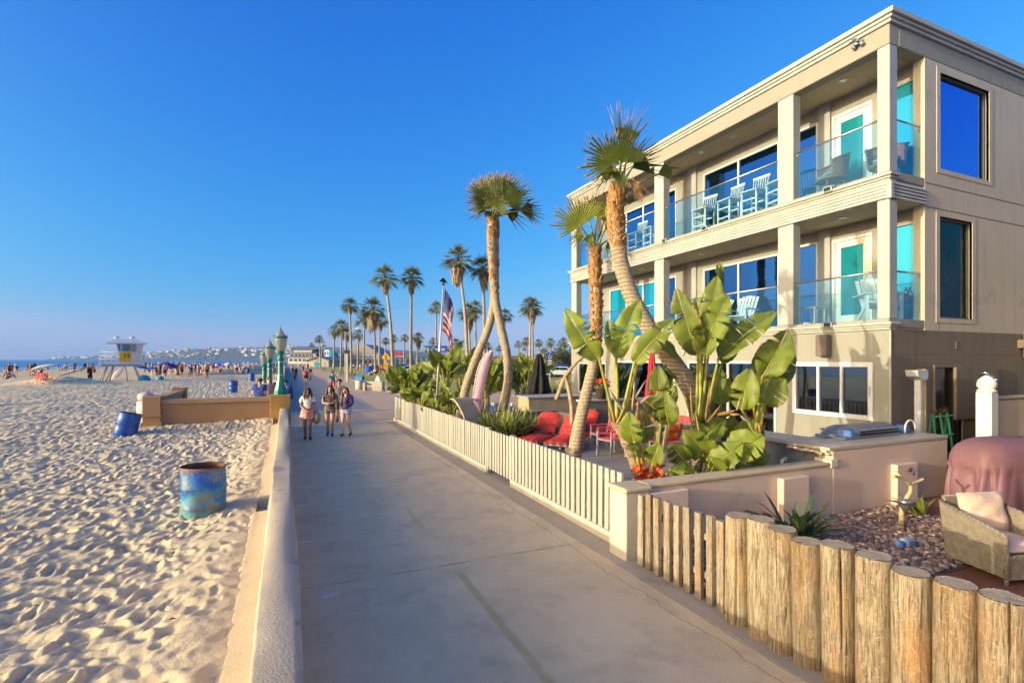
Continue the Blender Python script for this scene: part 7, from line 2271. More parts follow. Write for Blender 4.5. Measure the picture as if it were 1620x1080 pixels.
def shell(me, fb, test, off, name, m, parent):
 keep = [p for p, f in zip(me.polygons, fb) if test(f)]
 used = {}
 vs, fs = [], []
 for p in keep:
  f = []
  for i in p.vertices:
   if i not in used:
    used[i] = len(vs); v = me.vertices[i]; vs.append(tuple(v.co + v.normal * off))
   f.append(used[i])
  fs.append(f)
 if not fs: return None
 mb = MB(); mb.raw(vs, fs, 0, True)
 o = local(name, mb, m, parent)
 return o
IS = {
 'tee': lambda f: f[0] in ('waist', 'chest') and f[1] != 'neck' or (f[0] == 'pelvis' and f[1] == 'waist') or (f[0] == 'chest' and f[1] == 'neck' and f[2] < .35) or (f[0] == 'shoulder' and f[2] < .55),
 'long': lambda f: f[0] in ('waist', 'chest') and f[1] != 'neck' or (f[0] == 'pelvis' and f[1] == 'waist') or (f[0] == 'chest' and f[1] == 'neck' and f[2] < .5) or f[0] in ('shoulder', 'elbow') and (f[0] != 'elbow' or f[2] < .9),
 'shorts': lambda f: (f[0] == 'pelvis' and not (f[1] == 'waist' and f[2] > .6)) or (f[0] == 'hip' and f[2] < .30),
 'longshorts': lambda f: (f[0] == 'pelvis' and not (f[1] == 'waist' and f[2] > .6)) or (f[0] == 'hip' and f[2] < .85),
 'trousers': lambda f: (f[0] == 'pelvis' and not (f[1] == 'waist' and f[2] > .6)) or f[0] in ('hip', 'knee'),
 'shoes': lambda f: f[0] == 'ankle' or (f[0] == 'knee' and f[2] > .97)}
def hair(parent, J, m, length, seed, back=True, side=.10):
 rg = random.Random(seed)
 c = (J['skull'] + J['crown']) / 2
 mb = MB()
 P = []
 for i in range(9):
  th = math.pi * .5 * i / 8 * 1.25
  P.append([c + Vector((.102 * math.sin(th) * math.cos(a), .012 + .112 * math.sin(th) * math.sin(a), .012 + .092 * math.cos(th))) for a in [6.2832 * k / 18 for k in range(18)]])
 for i in range(5, 9):        # open at the face
  P[i] = [p if p.y > c.y - .035 else Vector((p.x * .9, c.y - .04 + (p.y - c.y) * .1, max(p.z, c.z + .045))) for p in P[i]]
 mb.grid(P, 0, True, True)
 if length > .05:
  for k in range(26):
   a = R(rg.uniform(-25, 205))
   x, y = .088 * math.cos(a), .012 + .095 * math.sin(a)
   p0 = c + Vector((x * .8, y * .8, .03)); L = length * rg.uniform(.75, 1.1)
   fwd = -.07 if abs(math.cos(a)) > .7 else .03
   pts = [p0, c + Vector((x * 1.08, y * 1.08, -.06)), c + Vector((x * 1.25 + rg.uniform(-.02, .02), y * 1.15 + fwd * .5, -.06 - L * .5)), c + Vector((x * 1.3 + rg.uniform(-.03, .03), y * 1.1 + fwd, -.06 - L))]
   mb.tube(spline(pts, 3), [.03, .034, .034, .033, .032, .03, .028, .024, .018, .008], 5)
 return local('hair', mb, m, parent)
def face_bits(parent, J, glasses=False, skin='tan'):
 h = J['skull']
 for s in (-1, 1):
  local('eye', MB().ball((h.x + s * .033, h.y - .093, h.z + .018), .011, 6), mat('eye_dark', (0.02, 0.015, 0.012), .2), parent)
  local('ear', MB().ball((h.x + s * .088, h.y + .01, h.z + .005), .026, 6, sx=.4), SKIN[skin], parent)
 local('mouth', MB().ball((h.x, h.y - .088, h.z - .045), .022, 6, sz=.3, sy=.35), mat('lip', (0.32, 0.09, 0.075), .5), parent)
 if glasses:
  mb = MB()
  for s in (-1, 1): mb.ball((h.x + s * .036, h.y - .102, h.z + .018), .030, 8, sy=.25)
  mb.bar((h.x - .09, h.y - .085, h.z + .03), (h.x + .09, h.y - .085, h.z + .03), .01)
  local('sunglasses', mb, mat('dark_lens', (0.015, 0.012, 0.01), .1), parent)
def person(label, loc, rz, pose=None, h=1.65, build=1.0, skin='tan', top=None, bottom=None, shoes=None, hr=None, hairlen=.25, glasses=False, fingers=True, group=None, levels=2):
 t = thing('person', label, 'person', loc, group, rz)
 me, segs, J = body_mesh(pose, h, build, fingers, levels)
 b = local('body', me, None, t); me.materials.append(SKIN[skin])
 fb = face_bones(me, segs)
 if top: shell(me, fb, IS[top[0]], top[2] if len(top) > 2 else .014, top[3] if len(top) > 3 else 'shirt', top[1], t)
 if bottom: shell(me, fb, IS[bottom[0]], .017, 'shorts' if 'shorts' in bottom[0] else 'trousers', bottom[1], t)
 if shoes:
  fx = [(f, p.center.x) for f, p in zip(fb, me.polygons)]
  for s in (-1, 1): shell(me, fx, lambda q: IS['shoes'](q[0]) and q[1] * s > 0, .010, 'shoe', shoes, t)
 if hr: hair(t, J, hr, hairlen, int(abs(loc[0]) * 100))
 face_bits(t, J, glasses, skin)
 return t, J
def cloth(name, a, b, scale=14, rough=.8, c=None, thr=.5):
 """patterned cloth: patches of b (and c) on a"""
 if name in MATS: return MATS[name]
 m, nt, bs = node_mat(name)
 f = noise(nt, scale, 3, .6)
 col = ramp(nt, f, [(thr - .03, a), (thr + .03, b)]).outputs[0]
 if c:
  f2 = noise(nt, scale * 1.7, 2, .5)
  col = mixc(nt, ramp(nt, f2, [(.57, 0.0), (.6, 1.0)]).outputs[0], col, c)
 nt.links.new(col, bs.inputs['Base Color']); bs.inputs['Roughness'].default_value = rough
 bump(nt, bs, noise(nt, 12, 3, .6), .4, .02)
 MATS[name] = m
 return m
H_BROWN = mat('brown_hair', (0.11, 0.045, 0.018), .5, .3, 20, stretch=(1, 1, .2))
H_DARK = mat('dark_hair', (0.04, 0.02, 0.012), .5, .3, 20)
H_RED = mat('auburn_hair', (0.20, 0.065, 0.02), .5, .3, 20)
H_BLOND = mat('fair_hair', (0.33, 0.20, 0.085), .5, .3, 20)
C_WHITE = mat('white_cotton', (0.72, 0.66, 0.60), .85, .06, 6, .3, 14)
C_BLUE = mat('blue_cotton', (0.03, 0.055, 0.30), .85, .1, 6, .3, 14)
C_NAVY = mat('navy_cotton', (0.018, 0.022, 0.08), .85, .1, 6)
C_GREY = mat('grey_cotton', (0.20, 0.19, 0.185), .85, .1, 6, .3, 14)
walk1 = {'knee.L': (.085, -.10, .47), 'ankle.L': (.08, -.06, .08), 'toe.L': (.085, -.20, .05), 'knee.R': (-.085, .0, .46), 'ankle.R': (-.08, .16, .11), 'toe.R': (-.085, .03, .03)}
g = at_ground(487, 696)
pose = dict(walk1); pose.update({'elbow.L': (.20, -.02, 1.08), 'wrist.L': (.07, -.17, 1.0), 'palm.L': (.01, -.19, .99), 'elbow.R': (-.20, -.02, 1.07), 'wrist.R': (-.07, -.18, .98), 'palm.R': (0, -.20, .96)})
t, J = person('woman in white tee and pink patterned skirt, leftmost of the three women walking', (g.x, g.y, 0), R(-6), pose, 1.64, .98, 'brown', ('tee', C_WHITE, .022), None, cloth('sandal', (.05, .03, .02), (.09, .05, .03)), H_BROWN, .20, True)
mb = MB()
P = []
for i in range(7):
 tt = i / 6
 P.append([((.165 + .065 * tt + .012 * math.sin(7 * a) * tt) * math.cos(a) * 1.05, (.14 + .05 * tt + .012 * math.sin(6 * a) * tt) * math.sin(a), 1.0 - .30 * tt + .03 * tt * math.sin(a * 2 + 1)) for a in [6.2832 * k / 28 for k in range(28)]])
mb.grid(P[::-1], 0, True, True)
local('skirt', mb, cloth('pink_floral_cloth', (0.62, 0.14, 0.16), (0.70, 0.50, 0.38), 16, .85, (0.30, 0.05, 0.16)), t)
bag = thing('bag', 'round woven straw bag on the arm of the woman in white', 'bag', (g.x + .26, g.y + .02, .85))
local('bag_body', MB().ball((0, 0, -.16), .2, 14, sx=.62, sy=.9, sz=1.05), cloth('straw', (0.34, 0.27, 0.13), (0.46, 0.38, 0.20), 40), bag)
local('bag_handle', MB().tube([(0, -.12, -.03), (-.02, -.08, .14), (-.02, .06, .14), (0, .12, -.03)], .012, 6), MATS['straw'], bag)
g = at_ground(522, 690)
pose = dict(walk1); pose.update({'elbow.L': (.215, -.05, 1.09), 'wrist.L': (.02, -.19, 1.10), 'palm.L': (-.06, -.18, 1.10), 'elbow.R': (-.215, -.05, 1.08), 'wrist.R': (-.02, -.20, 1.06), 'palm.R': (.06, -.20, 1.08), 'skull': (.01, -.02, 1.50), 'crown': (.015, -.01, 1.60)})
t, J = person('woman with folded arms in dark floral blouse and shorts, middle of three women', (g.x, g.y, 0), R(-12), pose, 1.68, 1.0, 'tan', ('tee', cloth('dark_floral', (0.022, 0.018, 0.030), (0.16, 0.06, 0.08), 18, .8, (0.40, 0.30, 0.28), .56), .022, 'blouse'), ('shorts', cloth('black_white_floral', (0.018, 0.018, 0.02), (0.22, 0.20, 0.15), 20, .8, (0.45, 0.40, 0.32), .55)), cloth('blue_shoe', (0.03, 0.06, 0.22), (0.05, 0.08, 0.25)), H_BROWN, .34)
g = at_ground(548, 690)
pose = dict(walk1); pose = {k.replace('.L', '.x').replace('.R', '.L').replace('.x', '.R'): (-v[0], v[1], v[2]) for k, v in pose.items()}
pose.update({'elbow.L': (.21, -.0, 1.08), 'wrist.L': (.07, -.18, 1.0), 'palm.L': (.0, -.20, .98), 'elbow.R': (-.20, -.02, 1.08), 'wrist.R': (-.08, -.17, .96), 'palm.R': (-.02, -.20, .93), 'skull': (-.02, -.03, 1.49), 'crown': (-.03, -.03, 1.59)})
t, J = person('woman with auburn hair in blue jacket and pale shorts, rightmost of three women', (g.x, g.y, 0), R(-38), pose, 1.62, 1.02, 'fair', ('long', cloth('blue_jacket', (0.025, 0.03, 0.13), (0.05, 0.06, 0.25), 9, .8, (0.20, 0.10, 0.16), .5), .026, 'jacket'), ('shorts', mat('pale_denim', (0.42, 0.40, 0.56), .85, .1, 8)), cloth('sandal2', (.10, .085, .07), (.16, .13, .10)), H_RED, .40)
local('phone', MB().cbox(-.035, .035, -.235, -.225, .90, 1.0, .004), mat('red_case', (0.55, 0.03, 0.05), .4), t)
g = at_ground(541, 668)
person('man in a grey shirt and camouflage shorts walking behind the two right-hand women', (g.x - .1, g.y, 0), R(-10), walk1, 1.74, 1.08, 'tan', ('tee', C_GREY, .02), ('longshorts', cloth('camouflage', (0.16, 0.15, 0.09), (0.07, 0.07, 0.05), 16, .85, (0.26, 0.23, 0.15))), cloth('dark_shoe', (0.03, 0.025, 0.022), (0.05, 0.04, 0.03)), H_DARK, .0, fingers=False)
# behind the brown wall
stand = {}
q = at_depth(411, HY, 19.6)
t, J = person('man in a blue tee and camouflage cap seen from behind over the brown wall', (q.x, q.y, .1), R(180 - 20), {'elbow.L': (.26, -.03, 1.10), 'wrist.L': (.22, -.18, .95), 'palm.L': (.20, -.24, .92)}, 1.70, 1.32, 'fair', ('tee', C_BLUE, .03), ('longshorts', C_GREY), None, H_DARK, 0, fingers=True)
c = J['crown']
local('cap', MB().lathe([(.112, -.045), (.112, .0), (.09, .05), (.04, .075), (.0, .08)], (c.x, c.y, c.z - .01), 14).cbox(-.07, .07, c.y - .21, c.y - .09, c.z - .055, c.z - .043, .004), MATS['camouflage'], t)
q = at_depth(426, HY, 20.6)
person('woman with sunglasses and pale pink top facing the man in blue behind the brown wall', (q.x, q.y, .1), R(12), {}, 1.74, 1.05, 'fair', ('tee', mat('pink_cotton', (0.60, 0.36, 0.29), .85, .08, 6, .3, 12), .02, 'top'), ('shorts', C_WHITE), None, H_BLOND, .05, True)
q = at_depth(452, HY, 21.8)
person('person in a blue sweatshirt standing just right of the nearest lamp base', (q.x, q.y, .0), R(170), {}, 1.66, 1.25, 'tan', ('long', C_BLUE, .03, 'sweatshirt'), ('trousers', C_GREY), None, H_DARK, .05, fingers=False)
q = at_depth(441, HY, 23.4)
person('person in navy mostly hidden between the two front lamps', (q.x, q.y, .0), R(160), {}, 1.72, 1.2, 'tan', ('long', C_NAVY, .03), ('trousers', C_GREY), None, H_DARK, .0, fingers=False)
# cyclist in teal, and a far cyclist
def bicycle(label, loc, rz, rider=None):
 t = thing('bicycle', label, 'bicycle', loc, None, rz)
 for y in (-.52, .52):
  w = local('wheel', MB().tube([(0, y + .33 * math.cos(a), .34 + .33 * math.sin(a)) for a in [6.2832 * k / 20 for k in range(21)]], .02, 5), M_DARKMETAL, t)
  mb = MB()
  for k in range(8): mb.tube([(0, y, .34), (0, y + .32 * math.cos(k * .785), .34 + .32 * math.sin(k * .785))], .004, 3)
  local('spokes', mb, M_STEEL, w)
 local('frame', MB().tube([(0, .52, .34), (0, .12, .36), (0, .22, .82), (0, -.34, .84), (0, .10, .36)], .018, 6).tube([(0, -.34, .92), (0, -.40, .72), (0, -.52, .34)], .018, 6).tube([(0, .22, .82), (0, .52, .34)], .014, 6), mat('bike_red', (0.45, 0.05, 0.03), .35), t)
 local('handlebar', MB().tube([(-.28, -.30, 1.02), (-.15, -.36, .98), (.15, -.36, .98), (.28, -.30, 1.02)], .014, 6), M_STEEL, t)
 local('saddle', MB().ball((0, .24, .88), .12, 8, sx=.6, sz=.35), M_DARKMETAL, t)
 return t
ride = {'pelvis': (0, .22, .98), 'waist': (0, .15, 1.11), 'chest': (0, .05, 1.27), 'neck': (0, .0, 1.43), 'skull': (0, -.03, 1.53), 'crown': (0, -.03, 1.63), 'shoulder.L': (.17, .03, 1.37), 'shoulder.R': (-.17, .03, 1.37),
  'elbow.L': (.27, -.12, 1.18), 'elbow.R': (-.27, -.12, 1.18), 'wrist.L': (.26, -.28, 1.06), 'wrist.R': (-.26, -.28, 1.06), 'palm.L': (.25, -.33, 1.04), 'palm.R': (-.25, -.33, 1.04),
  'hip.L': (.09, .20, .95), 'hip.R': (-.09, .20, .95), 'knee.L': (.11, -.20, .78), 'knee.R': (-.11, -.10, .58), 'ankle.L': (.11, -.05, .40), 'ankle.R': (-.11, .06, .18), 'toe.L': (.11, -.18, .36), 'toe.R': (-.11, -.08, .14)}
for (px, d, top, bot, lab, hgt) in ((526, 36, mat('teal_cotton', (0.0, 0.36, 0.38), .85, .1, 6), mat('red_shorts', (0.55, 0.03, 0.03), .85), 'teal top and red shorts', 1.0), (491, 62, C_NAVY, C_GREY, 'navy top, far along the promenade', 1.0)):
 q = at_depth(px, HY, d)
 bicycle('bicycle ridden by the cyclist in ' + lab, (q.x, q.y, .006), R(-5))
 person('cyclist in %s riding towards the camera' % lab, (q.x, q.y, .006), R(-5), ride, 1.65, 1.05, 'tan', ('tee', top, .022), ('longshorts', bot), None, H_DARK, 0, fingers=False, levels=1)
# far figures: eight low-cost bodies with painted-on clothes, then copies
def far_body(seed, pose, skin, topc, botc, hairc, tops='tee', bots='shorts'):
 me, segs, J = body_mesh(pose, 1.68, 1.1, False, 0)
 for m in (SKIN[skin], topc or SKIN[skin], botc, hairc): me.materials.append(m)
 for p, f in zip(me.polygons, face_bones(me, segs)):
  k = 0
  if topc and IS[tops](f): k = 1
  if IS[bots](f): k = 2
  if f[0] == 'skull' or (f[0] == 'neck' and f[2] > .75 and p.normal.y > .1): k = 3
  p.material_index = k; p.use_smooth = True
 return me
sit = {'pelvis': (0, .05, .14), 'waist': (0, .12, .28), 'chest': (0, .12, .46), 'neck': (0, .08, .64), 'skull': (0, .05, .74), 'crown': (0, .05, .84), 'shoulder.L': (.17, .11, .58), 'shoulder.R': (-.17, .11, .58),
    'elbow.L': (.24, .0, .36), 'elbow.R': (-.24, .0, .36), 'wrist.L': (.14, -.2, .34), 'wrist.R': (-.14, -.2, .34), 'palm.L': (.10, -.26, .34), 'palm.R': (-.10, -.26, .34), 'hip.L': (.09, .0, .12), 'hip.R': (-.09, .0, .12),
    'knee.L': (.12, -.36, .40), 'knee.R': (-.12, -.36, .40), 'ankle.L': (.11, -.50, .06), 'ankle.R': (-.11, -.50, .06), 'toe.L': (.11, -.64, .03), 'toe.R': (-.11, -.64, .03)}
stride = dict(walk1)
C_RED = mat('red_cotton', (0.50, 0.03, 0.04), .85); C_BLACK = mat('black_cotton', (0.015, 0.015, 0.018), .85); C_YEL = mat('yellow_cotton', (0.62, 0.42, 0.05), .85); C_PINK = mat('pink_cotton', (0.60, 0.36, 0.29), .85)
FAR = [('standing', 'white shirt and dark shorts', far_body(1, stand, 'tan', C_WHITE, C_NAVY, H_DARK)), ('walking', 'black top and dark trousers', far_body(2, stride, 'fair', C_BLACK, C_BLACK, H_DARK, 'long', 'trousers')),
    ('standing', 'red top and dark shorts', far_body(3, stand, 'tan', C_RED, C_BLACK, H_BROWN)), ('walking', 'blue shirt and grey shorts', far_body(4, stride, 'fair', C_BLUE, C_GREY, H_DARK, 'tee', 'longshorts')),
    ('standing', 'blue swim shorts and bare chest', far_body(5, stand, 'fair', None, C_BLUE, H_BROWN, 'tee', 'longshorts')), ('walking', 'pink top and white shorts', far_body(6, stride, 'tan', C_PINK, C_WHITE, H_BLOND)),
    ('sitting', 'white top', far_body(7, sit, 'tan', C_WHITE, C_NAVY, H_DARK)), ('sitting', 'dark top', far_body(8, sit, 'fair', C_NAVY, C_BLACK, H_DARK)), ('sitting', 'red swimwear', far_body(9, sit, 'tan', C_RED, C_RED, H_BROWN)), ('standing', 'yellow top', far_body(10, stand, 'brown', C_YEL, C_NAVY, H_DARK))]
def far_person(k, p, z, label, rz=None, s=None, group='people crowding the far beach'):
 o = bpy.data.objects.new('person', FAR[k][2]); COL.objects.link(o)
 o.location = (p[0], p[1], z); o.rotation_euler = (0, 0, random.uniform(0, 6.28) if rz is None else rz)
 s = s or random.uniform(.93, 1.08); o.scale = (s, s, s)
 return tag(o, label, 'person', group)
rg = random.Random(77)
n_ = 0
while n_ < 215:
 px = rg.choice((rg.uniform(-8, 150), rg.uniform(225, 440), rg.uniform(225, 330), rg.uniform(300, 440)))
 fy = 577.5 + 21 * rg.random() ** 1.9 + (4 if px < 150 else 0)
 if px > 330 and fy > 590: continue
 if 60 < px < 240 and fy > 592: continue
 q = at_ground(px, fy, .15)
 if q.x > -.8 or q.x < float(coast_x(q.y)) - 6: continue
 k = rg.choice((0, 1, 2, 3, 4, 5, 6, 7, 8, 9, 6, 7))
 far_person(k, q, max(-.85, dz(q.x, q.y) - .02), 'tiny %s figure with %s in the distant beach crowd' % (FAR[k][0], FAR[k][1]), rg.uniform(0, 6.28), rg.uniform(.95, 1.1))
 n_ += 1
for px, fy, k, lab in ((10, 600, 7, 'dark figure sitting on a low chair at the far left of the beach'), (142, 604, 1, 'man in black standing alone between the mound and the lifeguard tower'), (302, 600, 3, 'man in dark shirt standing apart in front of the beach crowd'),
        (328, 597, 5, 'woman in pink standing apart right of the crowd'), (374, 593, 0, 'person in pale clothes standing near the two far drums'), (383, 590, 7, 'person sitting alone near the two far drums'), (260, 598, 4, 'bare-chested person standing among the near tents'), (287, 597, 2, 'person in red standing left of the man in dark shirt')):
 q = at_ground(px, fy, .15); far_person(k, q, dz(q.x, q.y) - .01, lab, R(rg.uniform(-60, 60)), 1.02, None)
for px, d, k, lab in ((467, 62, 1, 'walker in black on the promenade beside the lamps'), (484, 49, 2, 'walker in red with a bundle on the promenade'), (479, 84, 3, 'walker in blue far along the promenade'), (462, 90, 0, 'walker in white far along the promenade near the wall'), (474, 120, 5, 'walker in pink very far along the promenade'), (487, 130, 1, 'walker in black very far along the promenade')):
 q = at_depth(px, HY, d); far_person(k, q, 0.006, lab, R(rg.uniform(-20, 20)), 1.0, None)
for i in range(34):
 px, d = rg.uniform(515, 700), rg.uniform(74, 125)
 q = at_depth(px, HY, d)
 if q.x < 10: continue
 k = rg.choice((6, 7, 8, 9, 0, 2)); far_person(k, q, .06, 'small %s figure with %s on the park lawn' % (FAR[k][0], FAR[k][1]), rg.uniform(0, 6.28), 1.0, 'people on the park lawn')
# ------------------------------------------------------------------ lifeguard tower with its number
M_TOWER = mat('tower_white', (0.66, 0.66, 0.66), .5, .06, 1.5)
M_TGREY = mat('tower_grey', (0.34, 0.34, 0.36), .6, .08, 2)
M_YELLOW = mat('yellow_panel', (0.72, 0.42, 0.01), .5, .05, 2)
M_BLACK = mat('black_print', (0.012, 0.012, 0.012), .6)
tw0 = at_depth(193, HY, 56); TWZ = dz(tw0.x, tw0.y)
tw = thing('lifeguard_tower', 'white lifeguard tower on splayed legs with a yellow panel numbered 13', 'lifeguard tower', (tw0.x, tw0.y, TWZ), None, -YAW + math.atan((CX - 193) / FPX))
KT = 56 / FPX
tx = lambda px: (px - 193) * KT * .795
tz = lambda py: CAMH + (HY - py) * KT - TWZ
zf, zr = tz(576), tz(556.5)
local('deck', MB().cbox(tx(158), tx(229), -1.5, 1.7, zf, zf + .22, .02), M_TOWER, tw)
local('deck_beam', MB().cbox(tx(160), tx(227), -1.3, -1.1, zf - .2, zf - .002, .01).cbox(tx(160), tx(227), 1.2, 1.4, zf - .2, zf - .002, .01), M_TGREY, tw)
for x0, x1, y in ((171, 156, -1.2), (181, 166, -1.2), (171, 160, 1.3), (181, 172, 1.3), (197, 202, -1.2), (211, 221, -1.2), (211, 226, 1.3)):
 local('leg', MB().tube([(tx(x0), y, zf), (tx(x1), y * 1.15, -.2)], .07, 6), M_TGREY, tw)
def railrun(x0, x1, y0, y1):
 for z in (zf + .22 + .35, zf + .22 + .68, zr):
  local('rail', MB().tube([(x0, y0, z), (x1, y1, z)], .025, 5), M_TOWER, tw)
 n = max(2, int(math.hypot(x1 - x0, y1 - y0) / .45))
 for i in range(n + 1):
  local('baluster', MB().tube([(x0 + (x1 - x0) * i / n, y0 + (y1 - y0) * i / n, zf + .22), (x0 + (x1 - x0) * i / n, y0 + (y1 - y0) * i / n, zr)], .02, 4), M_TOWER, tw)
railrun(tx(158.5), tx(228.5), -1.46, -1.46); railrun(tx(228.5), tx(228.5), -1.46, 1.66); railrun(tx(158.5), tx(158.5), -.3, 1.66); railrun(tx(158.5), tx(228.5), 1.66, 1.66)
pn = local('number_panel', MB().cbox(tx(188.5), tx(207.2), -1.56, -1.50, tz(572), tz(556.5), .01), M_YELLOW, tw)
me = text_mesh('13', .62, .006, bold=.008); me.materials.append(M_BLACK)
o = local('number', me, None, pn); o.location = (tx(200), -1.567, tz(563.0)); o.rotation_euler = (R(90), 0, 0)
z0, z1 = zf + .22, tz(542)
def cabin(mb, xb0, xb1, xt0, xt1, y0, y1, grow, za, zb):
 v = [(xb0, y0, za), (xb1, y0, za), (xb1, y1, za), (xb0, y1, za), (xt0, y0 - grow, zb), (xt1, y0 - grow, zb), (xt1, y1 + grow, zb), (xt0, y1 + grow, zb)]
 mb.raw(v, [(0, 3, 2, 1), (4, 5, 6, 7), (0, 1, 5, 4), (1, 2, 6, 5), (2, 3, 7, 6), (3, 0, 4, 7)]); return mb
local('cabin', cabin(MB(), tx(189.5), tx(223), tx(184), tx(227.5), -.7, 1.3, .25, z0, z1), M_TOWER, tw)
wz0, wz1 = tz(555.2), tz(543)
mbw = MB(); mbw.raw([(tx(185.4) + .12, -.90, wz0), (tx(206), -.90, wz0), (tx(206), -.985, wz1), (tx(185.2), -.985, wz1), (tx(185.4) + .12, -.80, wz0), (tx(206), -.80, wz0), (tx(206), -.9, wz1), (tx(185.2), -.9, wz1)], [(0, 1, 2, 3), (0, 3, 7, 4), (1, 5, 6, 2), (3, 2, 6, 7), (0, 4, 5, 1)])
local('window', mbw, G_BLUE, tw)
local('mullion', MB().bar((tx(192), -.93, wz0), (tx(191), -1.0, wz1), .09), M_TOWER, tw)
local('window', MB().cbox(tx(209), tx(215), -.99, -.86, tz(556), tz(544), .01), G_GREY, tw)
local('window_frame', MB().cbox(tx(206.6), tx(208.6), -1.0, -.86, tz(557), tz(543), .01), mat('tower_cream', (0.50, 0.44, 0.30), .6), tw)
mb = MB(); zt = tz(536.5)
v = [(tx(169), -1.6, tz(543.0)), (tx(232.5), -1.5, tz(542.5)), (tx(232.5), 2.1, tz(542.5)), (tx(169), 2.1, tz(543)), (tx(186), -.6, zt), (tx(216), -.6, zt), (tx(216), 1.2, zt), (tx(186), 1.2, zt)]
v += [(a, b, c - .10) for a, b, c in v[:4]]
mb.raw(v, [(4, 5, 6, 7), (0, 1, 5, 4), (1, 2, 6, 5), (2, 3, 7, 6), (3, 0, 4, 7), (8, 9, 1, 0), (9, 10, 2, 1), (10, 11, 3, 2), (11, 8, 0, 3), (8, 11, 10, 9)])
local('roof', mb, mat('tower_roof', (0.62, 0.61, 0.60), .6, .06, 1), tw)
local('ramp', MB().bar((tx(160), .5, zf + .1), (tx(82), .9, .25), 1.1, .1), M_TGREY, tw)
for s in (-.1, 1.1): local('ramp_rail', MB().tube([(tx(157), .5 + s * .9, zf + 1.0), (tx(88), .4 + s * .9, 1.15)], .03, 5), M_TGREY, tw)
for k, px in enumerate((184, 209)):
 p = at_depth(px, 533 if k == 0 else 536, 56)
 g_ = thing('gull', ('gull with raised wings at the left end of the tower roof', 'gull perched at the right side of the tower roof')[k], 'gull', (p.x, p.y, tz(536.5) + TWZ))
 local('body', MB().ball((0, 0, .16), .16, 8, sx=1.5, sz=.7).ball((-.22, 0, .28), .07, 6).tube([(-.28, 0, .28), (-.36, 0, .26)], [.02, .004], 4).tube([(.03, 0, .1), (.03, 0, 0)], .012, 4), mat('gull_white', (0.6, 0.6, 0.6), .7), g_)
 local('wing', MB().ball((0.08, .06, .24), .14, 6, sx=1.4, sz=.4, sy=.3), mat('gull_grey', (0.10, 0.10, 0.11), .7), g_)
# beach shades, tents and chairs
def umbrella(label, px, py, d, wpx, m, tilt=0.0, flat=.34, pole=True, group=None):
 p = at_depth(px, py, d); r = wpx / 2 / FPX * d; z0 = dz(p.x, p.y)
 t = thing('beach_umbrella', label, 'beach umbrella', (p.x, p.y, z0), group)
 mb = MB(); P = []
 for i in range(6):
  s = i / 5
  P.append([(r * s * math.cos(a) * (1 - .04 * (k % 2) * s), r * s * math.sin(a) * (1 - .04 * (k % 2) * s), r * flat * (1 - s * s) + r * s * math.cos(a) * tilt) for k, a in enumerate([6.2832 * q / 16 for q in range(16)])])
 mb.grid(P, 0, True, True)
 o = local('canopy', mb, m, t); o.location = (0, 0, p.z - z0)
 local('pole', MB().tube([(0, 0, 0), (0, 0, p.z - z0 + r * flat)], .025, 5), M_WHITE, t)
 return t
U_WHITE = mat('white_canvas', (0.68, 0.62, 0.56), .8); U_BLUE = mat('bright_blue_canvas', (0.01, 0.09, 0.50), .8, .1, 2); U_NAVY = mat('navy_canvas', (0.02, 0.03, 0.22), .8, .1, 2); U_RED = mat('red_canvas', (0.55, 0.02, 0.04), .8, .1, 2); U_TEAL = mat('teal_canvas', (0.02, 0.33, 0.50), .8, .1, 2); U_SKY = mat('sky_canvas', (0.10, 0.32, 0.62), .8)
umbrella('large white tilted beach umbrella left of the mound', 68, 581, 47, 34, U_WHITE, .28, .22)
umbrella('bright blue beach umbrella right of the lifeguard tower', 224, 582, 60, 22, U_BLUE, -.15)
umbrella('second bright blue umbrella behind the teal tent', 239, 584, 62, 20, U_BLUE, .1)
umbrella('red beach umbrella in the middle of the crowd', 266, 582, 70, 15, U_RED, .15)
umbrella('yellow-green umbrella low in the crowd', 271, 588, 66, 12, mat('yellow_canvas', (0.50, 0.38, 0.06), .8), 0)
umbrella('small navy umbrella right of the big navy canopy', 306, 578, 110, 8, U_NAVY)
umbrella('pale blue umbrella left of the bright blue canopy', 328, 577.5, 100, 11, U_SKY)
umbrella('small navy umbrella right of the bright blue canopy', 361, 577.5, 105, 8, U_NAVY)
def canopy_tent(label, px, py, d, wpx, m):
 p = at_depth(px, py, d); w = wpx / FPX * d / 2; z0 = dz(p.x, p.y); zt = p.z - z0
 t = thing('canopy_tent', label, 'canopy tent', (p.x, p.y, z0), None, -YAW)
 mb = MB(); mb.raw([(-w, -w, zt - .2), (w, -w, zt - .2), (w, w, zt - .2), (-w, w, zt - .2), (0, 0, zt + w * .42), (-w, -w, zt - .45), (w, -w, zt - .45), (w, w, zt - .45), (-w, w, zt - .45)], [(0, 1, 4), (1, 2, 4), (2, 3, 4), (3, 0, 4), (5, 6, 1, 0), (6, 7, 2, 1), (7, 8, 3, 2), (8, 5, 0, 3)])
 local('roof', mb, m, t)
 for sx in (-1, 1):
  for sy in (-1, 1): local('leg', MB().cbox(sx * w * .97 - .03, sx * w * .97 + .03, sy * w * .97 - .03, sy * w * .97 + .03, 0, zt - .2, .004), M_WHITE, t)
 return t
canopy_tent('large navy canopy tent in the beach crowd', 263, 577.5, 78, 28, U_NAVY)
canopy_tent('bright blue canopy tent in the middle of the beach', 345, 577, 105, 15, U_BLUE)
canopy_tent('white canopy tent right of the bright blue one', 361, 575.8, 125, 14, U_WHITE)
